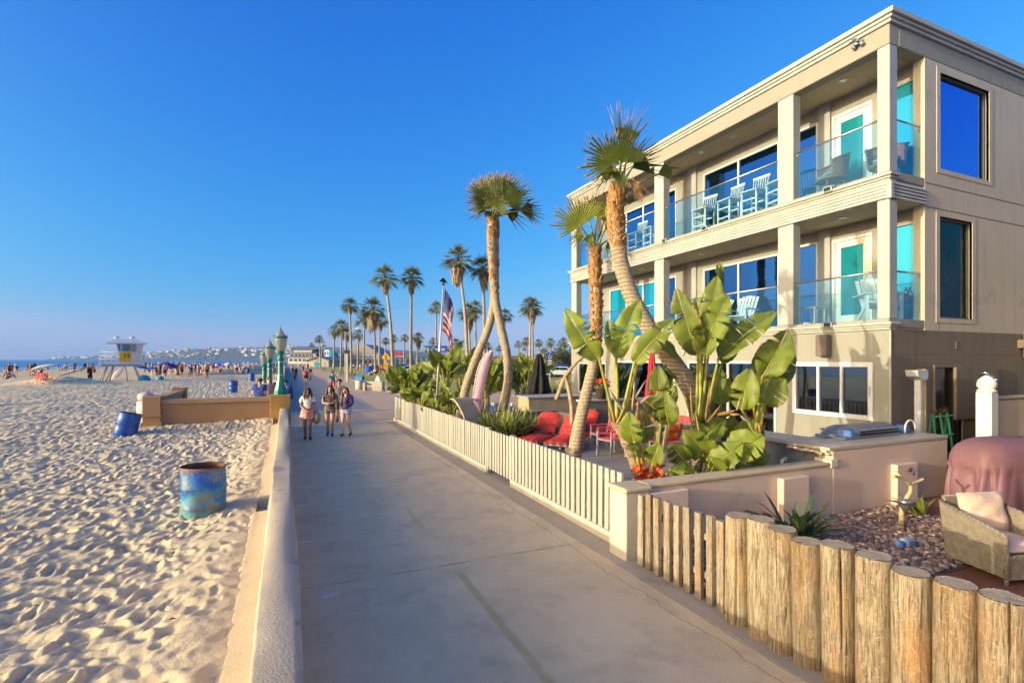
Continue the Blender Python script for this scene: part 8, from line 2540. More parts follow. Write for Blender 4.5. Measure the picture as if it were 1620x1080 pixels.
def pop_tent(label, px, py, d, wpx, hpx, m, m2=None, z=None):
 p = at_ground(px, py, .1) if d is None else at_depth(px, HY, d)
 w, hh = wpx / FPX * d / 2, hpx / FPX * d; z0 = dz(p.x, p.y) if z is None else z
 t = thing('pop_up_tent', label, 'tent', (p.x, p.y, z0), None, -YAW)
 mb = MB(); P = []
 for i in range(8):
  a = math.pi * .5 * i / 7
  P.append([(w * math.cos(a) * math.cos(b) * (1 + .06 * math.cos(4 * b)), w * .8 * math.cos(a) * math.sin(b), hh * math.sin(a) ** .8) for b in [6.2832 * k / 16 for k in range(16)]])
 mb.grid(P, 0, False, True)
 local('shell', mb, m, t)
 if m2: local('flap', MB().ball((w * .1, w * .25, hh * .92), w * .55, 8, sz=.35), m2, t)
 local('pole', MB().tube([(-w, -.02, 0), (-w * .6, -.05, hh * .75), (0, -.05, hh * 1.01), (w * .6, -.05, hh * .75), (w, -.02, 0)], .02, 4), M_STEEL, t)
 return t
pop_tent('teal pop-up beach tent beside the blue umbrellas', 228, 595, 57, 19, 9, U_TEAL)
pop_tent('small teal tent left of the man in dark shirt', 253, 596, 60, 12, 6, U_TEAL)
pop_tent('bright blue pop-up tent with a green flap on the park lawn', 583, 590, 92, 14, 12, U_BLUE, mat('lime_canvas', (0.25, 0.40, 0.04), .8), .06)
def beach_chair(label, px, d, m):
 p = at_depth(px, HY, d); t = thing('beach_chair', label, 'beach chair', (p.x, p.y, dz(p.x, p.y)), 'red beach chairs by the white umbrella', R(40))
 local('seat', MB().cbox(-.28, .28, -.25, .25, .38, .42, .01), m, t); local('backrest', MB().bar((0, .26, .42), (0, .40, .95), .54, .03), m, t)
 for sx in (-1, 1):
  for sy in (-1, 1): local('leg', MB().bar((sx * .25, sy * .22, 0), (sx * .25, -sy * .2, .62 if sy > 0 else .4), .03), M_WHITE, t)
 return t
beach_chair('red folding beach chair under the white umbrella, left one', 62, 46.5, U_RED); beach_chair('red folding beach chair under the white umbrella, middle one', 68, 46.2, U_RED); beach_chair('red folding beach chair under the white umbrella, right one', 76, 46.6, U_RED)
bo = at_depth(186, HY, 55)
o = MB().lathe([(.02, -.9), (.22, -.6), (.28, 0), (.22, .6), (.02, .9)], (0, 0, 0), 12, sy=.18).build('rescue_board', U_WHITE); o.location = (bo.x, bo.y, dz(bo.x, bo.y) + .85); o.rotation_euler = (R(12), R(40), 0); tag(o, 'white rescue board leaning against the tower legs', 'rescue board')
# ------------------------------------------------------------------ flagpole, flag, street sign
fp0, fp1 = at_depth(688, 720, 18.3), at_depth(701.5, 452, 18.3)
fp0.z = 0.03
fpo = thing('flagpole', 'slim silver flagpole leaning slightly to the right above the slat fence', 'flagpole', fp0)
MB().tube([fp0, fp1], [.055, .032], 10).build('pole', mat('silver_paint', (0.58, 0.57, 0.55), .35, .06, 3, metal=.4), fpo)
mb = MB().ball(fp1 + V(0, 0, .06), .055, 10)
mb.build('ball', M_DARKMETAL, fpo)
mbf = MB(); qd = fp1 + V(0, 0, .12)
mbf.raw([qd + V(-.16, 0, .02), qd + V(.16, 0, -.02), qd + V(.03, .03, .17), qd + V(-.05, -.03, .15)], [(0, 1, 2), (0, 2, 3), (0, 3, 1), (1, 3, 2)])
mbf.build('finial', M_DARKMETAL, fpo)
mb = MB(); nu, nv = 40, 26
up = (fp1 - fp0).normalized(); rt = Vector((CS, -SN, 0)); fw = Vector((SN, CS, 0))
def flag_pt(u, v):
 hoist = fp1 - up * (.12 + 1.5 * v * (1 - .12 * u))
 drop = 1.45 * u ** 1.25
 x = .06 + .30 * math.sin(min(u, 1) * 1.9) * (1 - .5 * v * u) + .10 * u * v
 fold = .085 * math.sin(9.5 * v + 3.4 * u) * min(1, u * 2.5) + .05 * math.sin(17 * u + 5 * v) * u
 return hoist + rt * (x + .05 * math.sin(7 * v + 4 * u) * u) + fw * fold - Vector((0, 0, drop * (.82 + .06 * math.sin(6 * v))))
Pg = [[flag_pt(i / nu, j / nv) for j in range(nv + 1)] for i in range(nu + 1)]
for i in range(nu):
 for j in range(nv):
  s = int(j / 2) % 2
  m = 2 if (i < nu * .42 and j < 14) else (1 if s else 0)
  mb.face([Pg[i][j], Pg[i + 1][j], Pg[i + 1][j + 1], Pg[i][j + 1]], m, True)
F_RED, F_WHITE, F_BLUE = mat('flag_red', (0.50, 0.02, 0.035), .8, .05, 3, trans=.3), mat('flag_white', (0.72, 0.70, 0.68), .8, .03, 3, trans=.3), mat('flag_blue', (0.02, 0.03, 0.18), .8, .05, 3, trans=.2)
ms = MB()
for a in range(9):
 for b in range(5 + (a % 2 == 0)):
  u, v = .42 * (b + .7 + .5 * (a % 2)) / 6.4, (14 / nv) * (a + .7) / 9.6
  c = flag_pt(u, v); e1 = (flag_pt(u + .01, v) - c).normalized(); e2 = (flag_pt(u, v + .01) - c).normalized(); nrm = e1.cross(e2).normalized()
  for sgn in (-1, 1):
   pts = [c + (e1 * math.cos(q * .6283) + e2 * math.sin(q * .6283)) * (.026 if q % 2 == 0 else .011) + nrm * .006 * sgn for q in range(10)]
   ms.face(pts if sgn > 0 else pts[::-1])
fl = mb.build('flag', [F_RED, F_WHITE, F_BLUE]); tag(fl, 'United States flag hanging limp from the silver flagpole', 'flag')
ms.build('stars', F_WHITE, fl)
M_SIGNBLUE = mat('sign_blue', (0.01, 0.06, 0.48), .4, .04, 2); M_SIGNYEL = mat('sign_yellow', (0.68, 0.36, 0.005), .45, .05, 2); M_POST = mat('galvanised_post', (0.36, 0.35, 0.33), .5, .1, 5)
sg = at_depth(688, 552, 22.5)
sn = thing('street_sign', 'blue San Fernando street name sign with pointed left end behind the flagpole', 'street sign', (sg.x, sg.y, 0), None, -YAW)
local('post', MB().tube([(-.02, .05, 0), (-.02, .05, sg.z + .2)], .035, 8), M_POST, sn)
w, hh = 36 / FPX * 22.5 / 2, 10.5 / FPX * 22.5 / 2
mb = MB().prism([(-w + .04, -hh), (w, -hh), (w, hh), (-w, hh), (-w + .08, 0)], 'y', -.02, .0); mb.v = [(x, y, z + sg.z) for x, y, z in mb.v]
pl_ = local('name_plate', mb, M_SIGNBLUE, sn)
me = text_mesh('San Fernando', .185, .003); me.materials.append(mat('sign_white', (0.78, 0.78, 0.76), .5))
me.transform(Matrix.Diagonal((.80, 1.15, 1, 1)))
o = local('lettering', me, None, pl_); o.location = (.06, -.0245, sg.z - .01); o.rotation_euler = (R(90), 0, 0)
local('seal', MB().lathe([(.10, 0), (.10, .01)], (0, 0, 0), 16), mat('seal_green', (0.22, 0.33, 0.14), .5), pl_).matrix_local = Matrix.Translation((-w + .04, -.03, sg.z)) @ Matrix.Rotation(R(90), 4, 'X')
def sign_post(label, px, pyc, d, shapes, top, name='road_sign'):
 p = at_depth(px, HY, d)
 t = thing(name, label, 'sign', (p.x, p.y, 0), None, -YAW)
 k = d / FPX
 local('post', MB().cbox(-.035, .035, .03, .08, 0, CAMH + (HY - top) * k, .005), M_POST, t)
 for nm, pts, m, extra in shapes:
  mb = MB().prism([((x - px) * k, CAMH + (HY - y) * k) for x, y in pts], 'y', -.01, .02)
  o = local(nm, mb, m, t)
  for kind, a in extra:
   if kind == 'walker':
    ax, ay = a; z = CAMH + (HY - ay) * k; x = (ax - px) * k; e = -.02
    local('walker_symbol', MB().lathe([(.05, 0), (.05, .006)], (0, 0, 0), 8), M_BLACK, o).matrix_local = Matrix.Translation((x, e, z + .17)) @ Matrix.Rotation(R(90), 4, 'X')
    mb = MB()
    for q in (((0, .12), (0, -.05)), ((0, -.05), (-.09, -.22)), ((0, -.05), (.08, -.22)), ((0, .09), (-.10, .0)), ((0, .09), (.10, .02))): mb.bar((x + q[0][0], e, z + q[0][1]), (x + q[1][0], e, z + q[1][1]), .04, .01)
    local('walker_symbol', mb, M_BLACK, o)
   elif kind == 'lines':
    for y in a: local('print', MB().box(-.16, .16, -.016, -.012, CAMH + (HY - y) * k - .02, CAMH + (HY - y) * k + .02), M_BLACK, o)
   elif kind == 'chair':
    ax, ay = a; z = CAMH + (HY - ay) * k; x = (ax - px) * k
    local('wheelchair_symbol', MB().tube([(x + .10 * math.cos(q * .6), -.02, z - .06 + .10 * math.sin(q * .6)) for q in range(3, 11)], .018, 4).bar((x - .02, -.02, z + .2), (x - .01, -.02, z + .02), .04, .01).bar((x - .01, -.02, z + .03), (x + .10, -.02, z + .02), .04, .01).bar((x + .10, -.02, z + .02), (x + .13, -.02, z - .12), .035, .01), MATS['sign_white'], o)
 return t
sign_post('yellow diamond pedestrian sign with a small plaque on a post by the lawn', 610.5, 565, 40, [('diamond', [(610.5, 557.5), (617.3, 565), (610.5, 572.5), (603.7, 565)], M_SIGNYEL, [('walker', (610.5, 565.5))]), ('plaque', [(606.8, 573), (614.2, 573), (614.2, 583), (606.8, 583)], M_SIGNYEL, [('lines', (575.5, 578, 580.5))])], 558)
sign_post('faded orange square sign on a short post at the edge of the lawn', 618.5, 592, 40, [('panel', [(615, 587), (623, 587), (622.5, 596), (614.5, 596)], mat('faded_orange_sign', (0.58, 0.26, 0.14), .6), [('lines', (590, 592.5))])], 587)
sign_post('blue parking sign with a wheelchair symbol above a small white plate near the black parasol', 870, 563, 34, [('panel', [(867, 557.5), (873.2, 557.5), (873.2, 567.5), (867, 567.5)], M_SIGNBLUE, [('chair', (870, 563))]), ('plate', [(867, 569), (873, 569), (873, 580), (867, 580)], mat('pinkish_plate', (0.58, 0.45, 0.45), .6), [('lines', (572, 575))])], 557)
sign_post('round blue sign seen behind the pink board', 758.5, 568, 36, [('disc', [(758.5 + 4 * math.cos(q * .5236), 568 + 4.4 * math.sin(q * .5236)) for q in range(12)], M_SIGNBLUE, [])], 563)
sign_post('white parking plate with blue symbols behind the banana clump', 686, 577, 30, [('panel', [(682, 566), (690, 566), (690, 582), (682, 582)], mat('sign_white', (0.78, 0.78, 0.76), .5), [('lines', (570, 574))]), ('symbol', [(683.5, 576), (688.5, 576), (688.5, 581), (683.5, 581)], M_SIGNBLUE, [])], 565)
for k, px in enumerate((686.5, 703, 671, 694)):
 p = at_depth(px, HY, 20.2 + .25 * k); o = MB().lathe([(.07, 0), (.07, .78), (.05, .86), (.0, .88)], (0, 0, 0), 12).build('bollard', mat('bollard_yellow', (0.62, 0.38, 0.05), .6, .15, 5)); o.location = (p.x, p.y, 0)
 tag(o, ('yellow bollard beside the flagpole foot', 'yellow bollard right of the flagpole among the leaves', 'yellow bollard left of the flagpole among the leaves', 'yellow bollard behind the dark banana stem')[k], 'bollard')
# litter bin and concrete bench, lamp posts of the park
q = at_depth(568.5, HY, 43)
lb = thing('litter_bin', 'concrete litter bin with a blue domed hood at the lawn edge', 'litter bin', (q.x, q.y, 0), None, -YAW)
M_CONC = mat('pale_concrete', (0.56, 0.49, 0.38), .85, .1, 2, .2, 40)
local('bin', MB().lathe([(.30, 0), (.32, .05), (.32, .78), (.30, .80)], n=18), M_CONC, lb)
mb = MB(); P = []
for i in range(9):
 a = math.pi * i / 8
 P.append([(x, -.34 * math.cos(a), .80 + .40 * math.sin(a)) for x in (-.32, .0, .32)])
mb.grid(P, 0, True); mb.face([P[i][0] for i in range(9)])
local('hood', mb, mat('hood_blue', (0.10, 0.27, 0.50), .45, .05, 3), lb)
cbn = thing('concrete_bench', 'concrete bench with square block ends beside the litter bin', 'bench', tuple(at_depth(590, HY, 41.5).to_2d()) + (0,), None, -YAW)
local('block', MB().cbox(.05, .85, -.4, .4, 0, .74, .02), M_CONC, cbn); local('seat', MB().cbox(-.55, .045, -.25, .25, .34, .44, .01), M_CONC, cbn); local('arm', MB().cbox(-.72, -.555, -.35, .35, 0, .66, .015), M_CONC, cbn)
local('backrest', MB().cbox(-.55, .045, .20, .26, .46, .74, .008), M_CONC, cbn)
sc_ = at_depth(597, HY, 42.5)
o = MB().prism([(-.32, 0), (.34, 0), (.12, .62), (.02, .72), (-.08, .62)], 'y', -.06, .06).build('white_marker', M_WHITE); o.location = (sc_.x, sc_.y, .5); o.rotation_euler = (0, 0, -YAW); tag(o, 'white rounded marker board standing behind the concrete bench', 'marker')
for k, (px, d) in enumerate(((452, 118), (492, 92), (508, 78), (536, 66))):
 p = at_depth(px + 0, HY, d)
 t = thing('picnic_table', ('pale picnic table farthest along the promenade edge', 'pale picnic table with a bicycle leaning by it', 'pale picnic table left of the flood lamp post', 'pale picnic table behind the cyclist in teal')[k], 'picnic table', (max(p.x, 7.9), p.y, .04))
 local('table_top', MB().cbox(-.9, .9, -.4, .4, .70, .76, .01), M_CONC, t); local('pedestal', MB().cbox(-.5, .5, -.2, .2, 0, .698, .02), M_CONC, t)
 for s in (-1, 1): local('bench', MB().cbox(-.9, .9, s * .65 - .15, s * .65 + .15, .38, .44, .01).cbox(-.6, .6, s * .65 - .1, s * .65 + .1, 0, .378, .01), M_CONC, t)
q = at_depth(546.5, HY, 58)
lp = thing('lamp_post', 'tall grey street lamp with a long curved arm over the lawn', 'lamp post', (q.x, q.y, 0), None, -YAW)
k = 58 / FPX
local('pole', MB().tube([(0, 0, 0), (0, 0, CAMH + (HY - 524) * k)], [.12, .08], 8), M_POST, lp)
local('arm', MB().tube(spline([(0, 0, CAMH + (HY - 530) * k), (4 * k, 0, CAMH + (HY - 526) * k), (12 * k, 0, CAMH + (HY - 521) * k), (18 * k, 0, CAMH + (HY - 519) * k)], 3), .045, 5), M_POST, lp)
local('lamp_head', MB().cbox(16 * k, 23 * k, -.15, .15, CAMH + (HY - 520.5) * k, CAMH + (HY - 518.5) * k, .03), M_TOWER, lp)
q = at_depth(549, HY, 57)
lp = thing('flood_lamp_post', 'short pale post with a dark flood lamp box on top', 'lamp post', (q.x, q.y, 0), None, -YAW)
local('pole', MB().cbox(-.11, .11, -.11, .11, 0, CAMH + (HY - 556) * k, .01), M_CONC, lp); local('lamp_head', MB().cbox(-.22, .25, -.2, .2, CAMH + (HY - 559) * k, CAMH + (HY - 554) * k, .02), M_DARKMETAL, lp)
# ------------------------------------------------------------------ buildings beyond the park
def px_box(mb, x0, x1, y0, y1, d, depth=8.0, m=0, base=False):
 """box facing the camera whose front spans these pixels at depth d (local to a thing at pixel x0)"""
 k = d / FPX
 mb.cbox((x0 - BX) * k, (x1 - BX) * k, 0, depth, 0 if base else CAMH + (HY - y1) * k, CAMH + (HY - y0) * k, .03, m); return mb
def building(label, bx, d, name='building'):
 global BX, BD
 BX, BD = bx, d
 p = at_depth(bx, HY, d)
 return thing(name, label, 'building', (p.x, p.y, -.05), None, -YAW)
def windows(t, rects, d, m=None, out=.06):
 k = d / FPX
 for x0, x1, y0, y1 in rects:
  f = local('window', MB().cbox((x0 - BX) * k - .06, (x1 - BX) * k + .06, -out, -.01, CAMH + (HY - y1) * k - .06, CAMH + (HY - y0) * k + .06, .01), M_WHITE, t)
  local('pane', MB().box((x0 - BX) * k, (x1 - BX) * k, -out - .02, -out - .004, CAMH + (HY - y1) * k, CAMH + (HY - y0) * k), m or G_GREY, f)
def gable(mb, x0, x1, ye, yr, d, depth, over=1.0):
 k = d / FPX; a, b = (x0 - BX) * k - over, (x1 - BX) * k + over; ze, zr = CAMH + (HY - ye) * k, CAMH + (HY - yr) * k; c = (a + b) / 2
 P = [(a, -.6, ze), (c, -.6, zr), (b, -.6, ze)]; Q = [(a, depth, ze), (c, depth, zr), (b, depth, ze)]
 up_ = lambda p: (p[0], p[1], p[2] + .25)
 mb.raw(P + Q + [up_(p) for p in P + Q], [(0, 1, 4, 3), (1, 2, 5, 4), (6, 9, 10, 7), (7, 10, 11, 8), (0, 6, 7, 1), (1, 7, 8, 2), (3, 4, 10, 9), (4, 5, 11, 10), (0, 3, 9, 6), (2, 8, 11, 5)]); return mb
B_BEIGE, B_CREAM, B_GREYV, B_BLUE, B_WHITE = mat('beige_wall', (0.50, 0.44, 0.36), .85, .08, .3), mat('cream_wall', (0.60, 0.54, 0.42), .85, .08, .3), mat('mauve_grey_wall', (0.36, 0.32, 0.34), .85, .1, .3), mat('blue_wall', (0.10, 0.19, 0.42), .8, .1, .3), mat('white_wall', (0.66, 0.66, 0.66), .8, .06, .3)
R_DARK, R_GREY, R_RED = mat('dark_roof', (0.06, 0.065, 0.085), .8, .2, .5), mat('grey_roof', (0.30, 0.29, 0.30), .85, .12, .5), mat('red_roof', (0.34, 0.12, 0.075), .85, .2, .6)
BX = BD = 0
t = building('pier restaurants with stacked dark decks and long flat roofs at the end of the promenade', 468, 330)
for i, (x0, x1, y0, y1, m) in enumerate(((456, 508, 566, 572, B_CREAM), (458, 500, 559, 566, B_GREYV), (464, 494, 553.5, 558.6, B_BEIGE))): local('wall', px_box(MB(), x0, x1, y0, y1, 330 - 0, 18, base=(i == 0)), m, t)
for x0, x1, y0, y1 in ((454, 512, 564.4, 566), (456, 503, 557.4, 559), (462, 498, 552, 553.5)): local('roof', px_box(MB(), x0, x1, y0, y1, 330, 20), R_DARK, t)
windows(t, [(460 + i * 6, 464.5 + i * 6, 560, 563.5) for i in range(6)] + [(458 + i * 7, 463 + i * 7, 567.5, 571) for i in range(6)], 330)
t = building('low beige gabled hut with a round teal emblem on its end wall', 502, 180)
k = 180 / FPX
local('wall', px_box(MB(), 484, 520, 570.5, 580, 180, 20, base=True), B_BEIGE, t)
mb = MB(); a, b, zt, ze = (484 - 502) * k, (520 - 502) * k, CAMH + (HY - 564.8) * k, CAMH + (HY - 570.5) * k
mb.prism([(a, ze), (b, ze), ((a + b) / 2, zt)], 'y', .0, .3); local('gable_wall', mb, B_BEIGE, t)
local('roof', gable(MB(), 484, 520, 570.6, 564.6, 180, 20, .4), R_GREY, t)
local('emblem', MB().lathe([(.95, 0), (.95, .06)], n=20), U_TEAL, t).matrix_local = Matrix.Translation(((501 - 502) * k, -.03, CAMH + (HY - 575.5) * k)) @ Matrix.Rotation(R(90), 4, 'X')
windows(t, [(498.8, 500.2, 568, 569.6), (502.3, 503.7, 568, 569.6)], 180)
local('door', MB().cbox((512 - 502) * k, (514.5 - 502) * k, -.08, -.01, 0, CAMH + (HY - 572) * k, .02), M_TGREY, t)
t = building('narrow white tower block with a teal glass side behind the gabled hut', 519, 230)
local('wall', px_box(MB(), 513, 521, 553, 580, 230, 8, base=True), B_WHITE, t); local('glass_side', px_box(MB(), 521.1, 526, 553.5, 569, 230, 8), G_TEAL, t); local('annex', px_box(MB(), 521.1, 530, 569.2, 580, 230, 8, base=True), B_GREYV, t)
windows(t, [(514.5, 515.8, 556, 562), (518, 519.3, 556, 562)], 230)
t = building('long mauve-grey building with a curved grey roof behind the dense palm cluster', 565, 240)
local('wall', px_box(MB(), 530, 603, 561, 580, 240, 25, base=True), B_GREYV, t)
mb = MB(); k = 240 / FPX
Pq = [[((540 - BX) * k + (60 * k) * i / 12, y, CAMH + (HY - 561) * k + 5.2 * math.sin(math.pi * i / 12)) for i in range(13)] for y in (0, 25)]
mb.grid(Pq, 0, True); mb.face([p for p in Pq[0]]); local('vault_roof', mb, R_GREY, t)
local('band', px_box(MB(), 528, 606, 566, 567.5, 240, 1.0), B_CREAM, t).location = (0, -1.05, 0)
windows(t, [(533 + i * 7.2, 537.5 + i * 7.2, 569.5, 574) for i in range(10)] + [(533 + i * 7.2, 537.5 + i * 7.2, 562.3, 565) for i in range(10)], 240)
t = building('blue arcade hall with dark arches and red block letters shape on its roof', 640, 200)
k = 200 / FPX
local('wall', px_box(MB(), 598, 692, 566, 581, 200, 18, base=True), B_BLUE, t); local('parapet', px_box(MB(), 597, 693, 564.4, 566, 200, 18.4), R_DARK, t)
for i in range(11):
 x = 603 + i * 8.4
 mb = MB(); pts = [((x - 2.6 - BX) * k, 0), ((x + 2.6 - BX) * k, 0)] + [((x - BX) * k + 2.6 * k * math.cos(q * .5236), 1.6 + 1.6 * math.sin(q * .5236)) for q in range(7)]
 local('arch', mb.prism(pts, 'y', -.12, -.01), mat('arch_shade', (0.03, 0.03, 0.045), .7), t)
for i in range(5): local('roof_sign', px_box(MB(), 624 + i * 3.4, 626.6 + i * 3.4, 556.5 + (i % 2), 562.5, 200, .6), U_RED, t)
local('sign_frame', px_box(MB(), 623, 641, 562.6, 564.3, 200, .8), M_TGREY, t)
t = building('blue gabled hall with red tiled roof stretching behind the crossing palms', 770, 150)
k = 150 / FPX
local('wall', px_box(MB(), 700, 790, 572, 582, 150, 14, base=True), B_CREAM, t); local('wall', px_box(MB(), 790.2, 850, 570, 582, 150, 14, base=True), B_BLUE, t)
mb = MB(); 
for x0, x1, y0, y1 in ((698, 852, 571, 563.5),):
 a, b, z0, z1 = (x0 - BX) * k, (x1 - BX) * k, CAMH + (HY - y0) * k, CAMH + (HY - y1) * k
 mb.raw([(a, -.8, z0), (b, -.8, z0), (b, 8, z1), (a, 8, z1), (a, 16, z0), (b, 16, z0)], [(0, 1, 2, 3), (3, 2, 5, 4), (0, 3, 4), (1, 5, 2)])
local('roof', mb, R_RED, t)
windows(t, [(705 + i * 9, 709.5 + i * 9, 574, 578) for i in range(15)], 150)
t = building('blue house with a steep dark gable left of the house corner', 868, 120)
local('wall', px_box(MB(), 848, 890, 573, 585, 120, 12, base=True), B_BLUE, t); local('roof', gable(MB(), 848, 890, 573, 563.5, 120, 12, .5), R_DARK, t)
k = 120 / FPX; mb = MB().prism([((849 - BX) * k, CAMH + (HY - 573) * k), ((889 - BX) * k, CAMH + (HY - 573) * k), ((869 - BX) * k, CAMH + (HY - 564.5) * k)], 'y', .0, .2); local('gable_wall', mb, B_BLUE, t)
windows(t, [(853 + i * 7, 857 + i * 7, 575, 578.5) for i in range(5)], 120)
q = at_depth(511, HY, 200)
t = thing('water_tower', 'spidery lattice tower with a round top platform above the gabled hut', 'tower', (q.x, q.y, 0), None, -YAW); k = 200 / FPX
for s in (-1, 1): local('leg', MB().tube([(s * 3 * k, 0, 0), (s * 1.4 * k, 0, CAMH + (HY - 547) * k)], .15, 5), M_TGREY, t)
local('platform', MB().lathe([(3.8 * k, 0), (4.2 * k, 1.0 * k), (4.2 * k, 1.6 * k), (1.5 * k, 2.4 * k)], (0, 0, CAMH + (HY - 547.5) * k), 12), M_TGREY, t); local('railing', MB().tube([(4 * k * math.cos(a * .5236), 4 * k * math.sin(a * .5236), CAMH + (HY - 541.5) * k) for a in range(13)], .12, 4), M_TGREY, t)
for a in range(8): local('baluster', MB().tube([(4 * k * math.cos(a * .785), 4 * k * math.sin(a * .785), CAMH + (HY - 546) * k), (4 * k * math.cos(a * .785), 4 * k * math.sin(a * .785), CAMH + (HY - 541.5) * k)], .1, 4), M_TGREY, t)
# bushes and round trees in front of the buildings
M_BUSH = mat('bush_leaf', (0.075, 0.095, 0.022), .7, .3, .8, rnd=.25, trans=.15, col2=(0.15, 0.145, 0.05)); M_WOOD = mat('bush_wood', (0.16, 0.11, 0.07), .9)
def bush(label, px, d, w, h, seed, z0=0.05, name='bush', trunk=.2):
 rg = random.Random(seed); p = at_depth(px, HY, d)
 t = thing(name, label, 'tree' if name == 'tree' else 'bush', (p.x, p.y, z0))
 mb = MB()
 cl = [Vector((rg.gauss(0, .30) * w, rg.gauss(0, .25) * w, h * (trunk + (1 - trunk) * (.15 + .75 * rg.random())))) for _ in range(26)]
 for k in range(1500):
  c = rg.choice(cl); v = Vector((rg.gauss(0, 1), rg.gauss(0, 1), rg.gauss(0, .8))).normalized() * rg.uniform(.3, 1) * w * .20
  q_ = c + v; q_.z = max(q_.z, .05)
  u = Vector((rg.gauss(0, 1), rg.gauss(0, 1), rg.gauss(0, 1))).normalized(); x = u.orthogonal().normalized(); s = w * rg.uniform(.025, .05)
  mb.face([q_ - u * s, q_ + x * s * .6, q_ + u * s, q_ - x * s * .6])
 local('crown', mb, M_BUSH, t)
 mb = MB()
 for k in range(5): mb.tube([(0, 0, 0), cl[k] * .5, cl[k]], [w * .035, w * .02, w * .01], 5)
 local('trunk', mb, M_WOOD, t)
for i, a in enumerate(((786, 78, 3.6, 2.2, 'dark rounded bush between the pink board and the right crossing trunk'), (771, 80, 3.4, 1.9, 'olive bush behind the pink board'), (838, 80, 4.2, 2.1, 'rounded bush left of the black parasol'), (829, 82, 3, 1.6, 'lower bush beside the rounded one near the palm pair'), (752, 84, 3.2, 1.9, 'yellowish bush seen between the crossing trunks and pink board'), (862, 84, 2.4, 1.4, 'small bush between the black parasol and the blue cars'))):
 bush(a[4], a[0], a[1], a[2], a[3], i)
bush('dark rounded tree at the house corner beyond the parked cars', 893, 100, 7, 4.6, 31, 0.05, 'tree', .25)
bush('second dark rounded tree behind the house corner', 905, 95, 6, 3.8, 32, 0.05, 'tree', .25)
for i, (px, d, w, h, lab) in enumerate(((632, 38, 1.6, .5, 'low ground-cover shrub at the lawn edge left of the banana clump'), (890, 30, 2.6, .6, 'low green shrub behind the beige planter box'), (875, 32, 2.4, .5, 'low green shrub under the blue parking sign'))): bush(lab, px, d, w, h, 50 + i, .03, trunk=.05)
# parked cars
def car_proto(label, paint, suv=0):
 t = thing('parked_car', label, 'car', (0, 0, 0), 'cars parked beyond the lawn')
 hgt = 1.45 + .25 * suv
 prof = [(-2.2, .35), (-2.25, .62), (-2.1, .82), (-1.25, .92), (-.55, hgt - .08), (.1, hgt), (1.0 + .5 * suv, hgt - .04), (1.75 + .3 * suv, .98), (2.2, .90), (2.25, .45), (2.15, .30), (-2.0, .28)]
 P = []
 for y, s in ((-.86, .90), (-.80, 1.0), (.80, 1.0), (.86, .90)):
  P.append([(x, y * (1 - .16 * max(0, (z - .95) / .6)), z if s == 1.0 else .62 + (z - .62) * .96) for x, z in prof])
 mb = MB().grid([r + [r[0]] for r in P], 0, False); mb.face(P[0][::-1]); mb.face(P[-1])
 local('body', mb, paint, t)
 g = mat('car_glass', (0.015, 0.02, 0.025), .08, spec=.8)
 for s in (-1, 1):
  y = lambda z: s * (.862 * (1 - .16 * max(0, (z - .95) / .6)) + .006)
  zb, zt = .96, hgt - .14
  for x0, x1, x2, x3 in ((-.98, -.05, -.05, -.50), (.03, 1.35 + .4 * suv, .92 + .5 * suv, .03)):
   local('window', _quad([(x0, y(zb), zb), (x1, y(zb), zb), (x2, y(zt), zt), (x3, y(zt), zt)], (0, s * .012, 0)), g, t)
 local('windscreen', _quad([(-1.20, -.66, .955), (-1.20, .66, .955), (-.60, .60, hgt - .10), (-.60, -.60, hgt - .10)], (-.02, 0, .02)), g, t)
 local('rear_window', _quad([(1.74 + .3 * suv, -.66, 1.01), (1.74 + .3 * suv, .66, 1.01), (1.08 + .5 * suv, .6, hgt - .09), (1.08 + .5 * suv, -.6, hgt - .09)], (.02, 0, .02)), g, t)
 for x in (-1.35, 1.35):
  for s in (-1, 1):
   w = local('wheel', MB().lathe([(.20, -.10), (.32, -.10), (.34, -.06), (.34, .06), (.32, .10), (.20, .10)], n=14), mat('tyre', (0.02, 0.02, 0.02), .9), t)
   w.matrix_local = Matrix.Translation((x, s * .80, .34)) @ Matrix.Rotation(R(90), 4, 'X')
   local('rim', MB().lathe([(.0, .11), (.20, .10), (.20, -.10), (.0, -.11)], n=10), M_STEEL, w)
 for s in (-1, 1):
  local('headlight', MB().cbox(-2.24, -2.14, s * .62 - .16, s * .62 + .16, .62, .76, .02), M_LGLASS, t)
  local('tail_light', MB().cbox(2.16, 2.26, s * .66 - .12, s * .66 + .12, .66, .84, .02), U_RED, t)
 return t
def _quad(p, off):
 mb = MB(); q = [tuple(a + b for a, b in zip(v, off)) for v in p]
 mb.raw(p + q, [(4, 5, 6, 7), (3, 2, 1, 0), (0, 1, 5, 4), (1, 2, 6, 5), (2, 3, 7, 6), (3, 0, 4, 7)]); return mb
paints = {'white': mat('white_car_paint', (0.68, 0.68, 0.68), .3, .02, 1, coat=.5), 'blue': mat('blue_car_paint', (0.01, 0.07, 0.36), .3, .02, 1, coat=.5), 'silver': mat('silver_car_paint', (0.42, 0.43, 0.46), .3, .02, 1, metal=.4, coat=.5), 'dark': mat('dark_car_paint', (0.03, 0.03, 0.04), .3, .02, 1, coat=.5), 'red': mat('red_car_paint', (0.35, 0.02, 0.03), .3, .02, 1, coat=.5), 'orange': mat('orange_car_paint', (0.60, 0.15, 0.02), .3, .02, 1, coat=.5)}
protos = {}
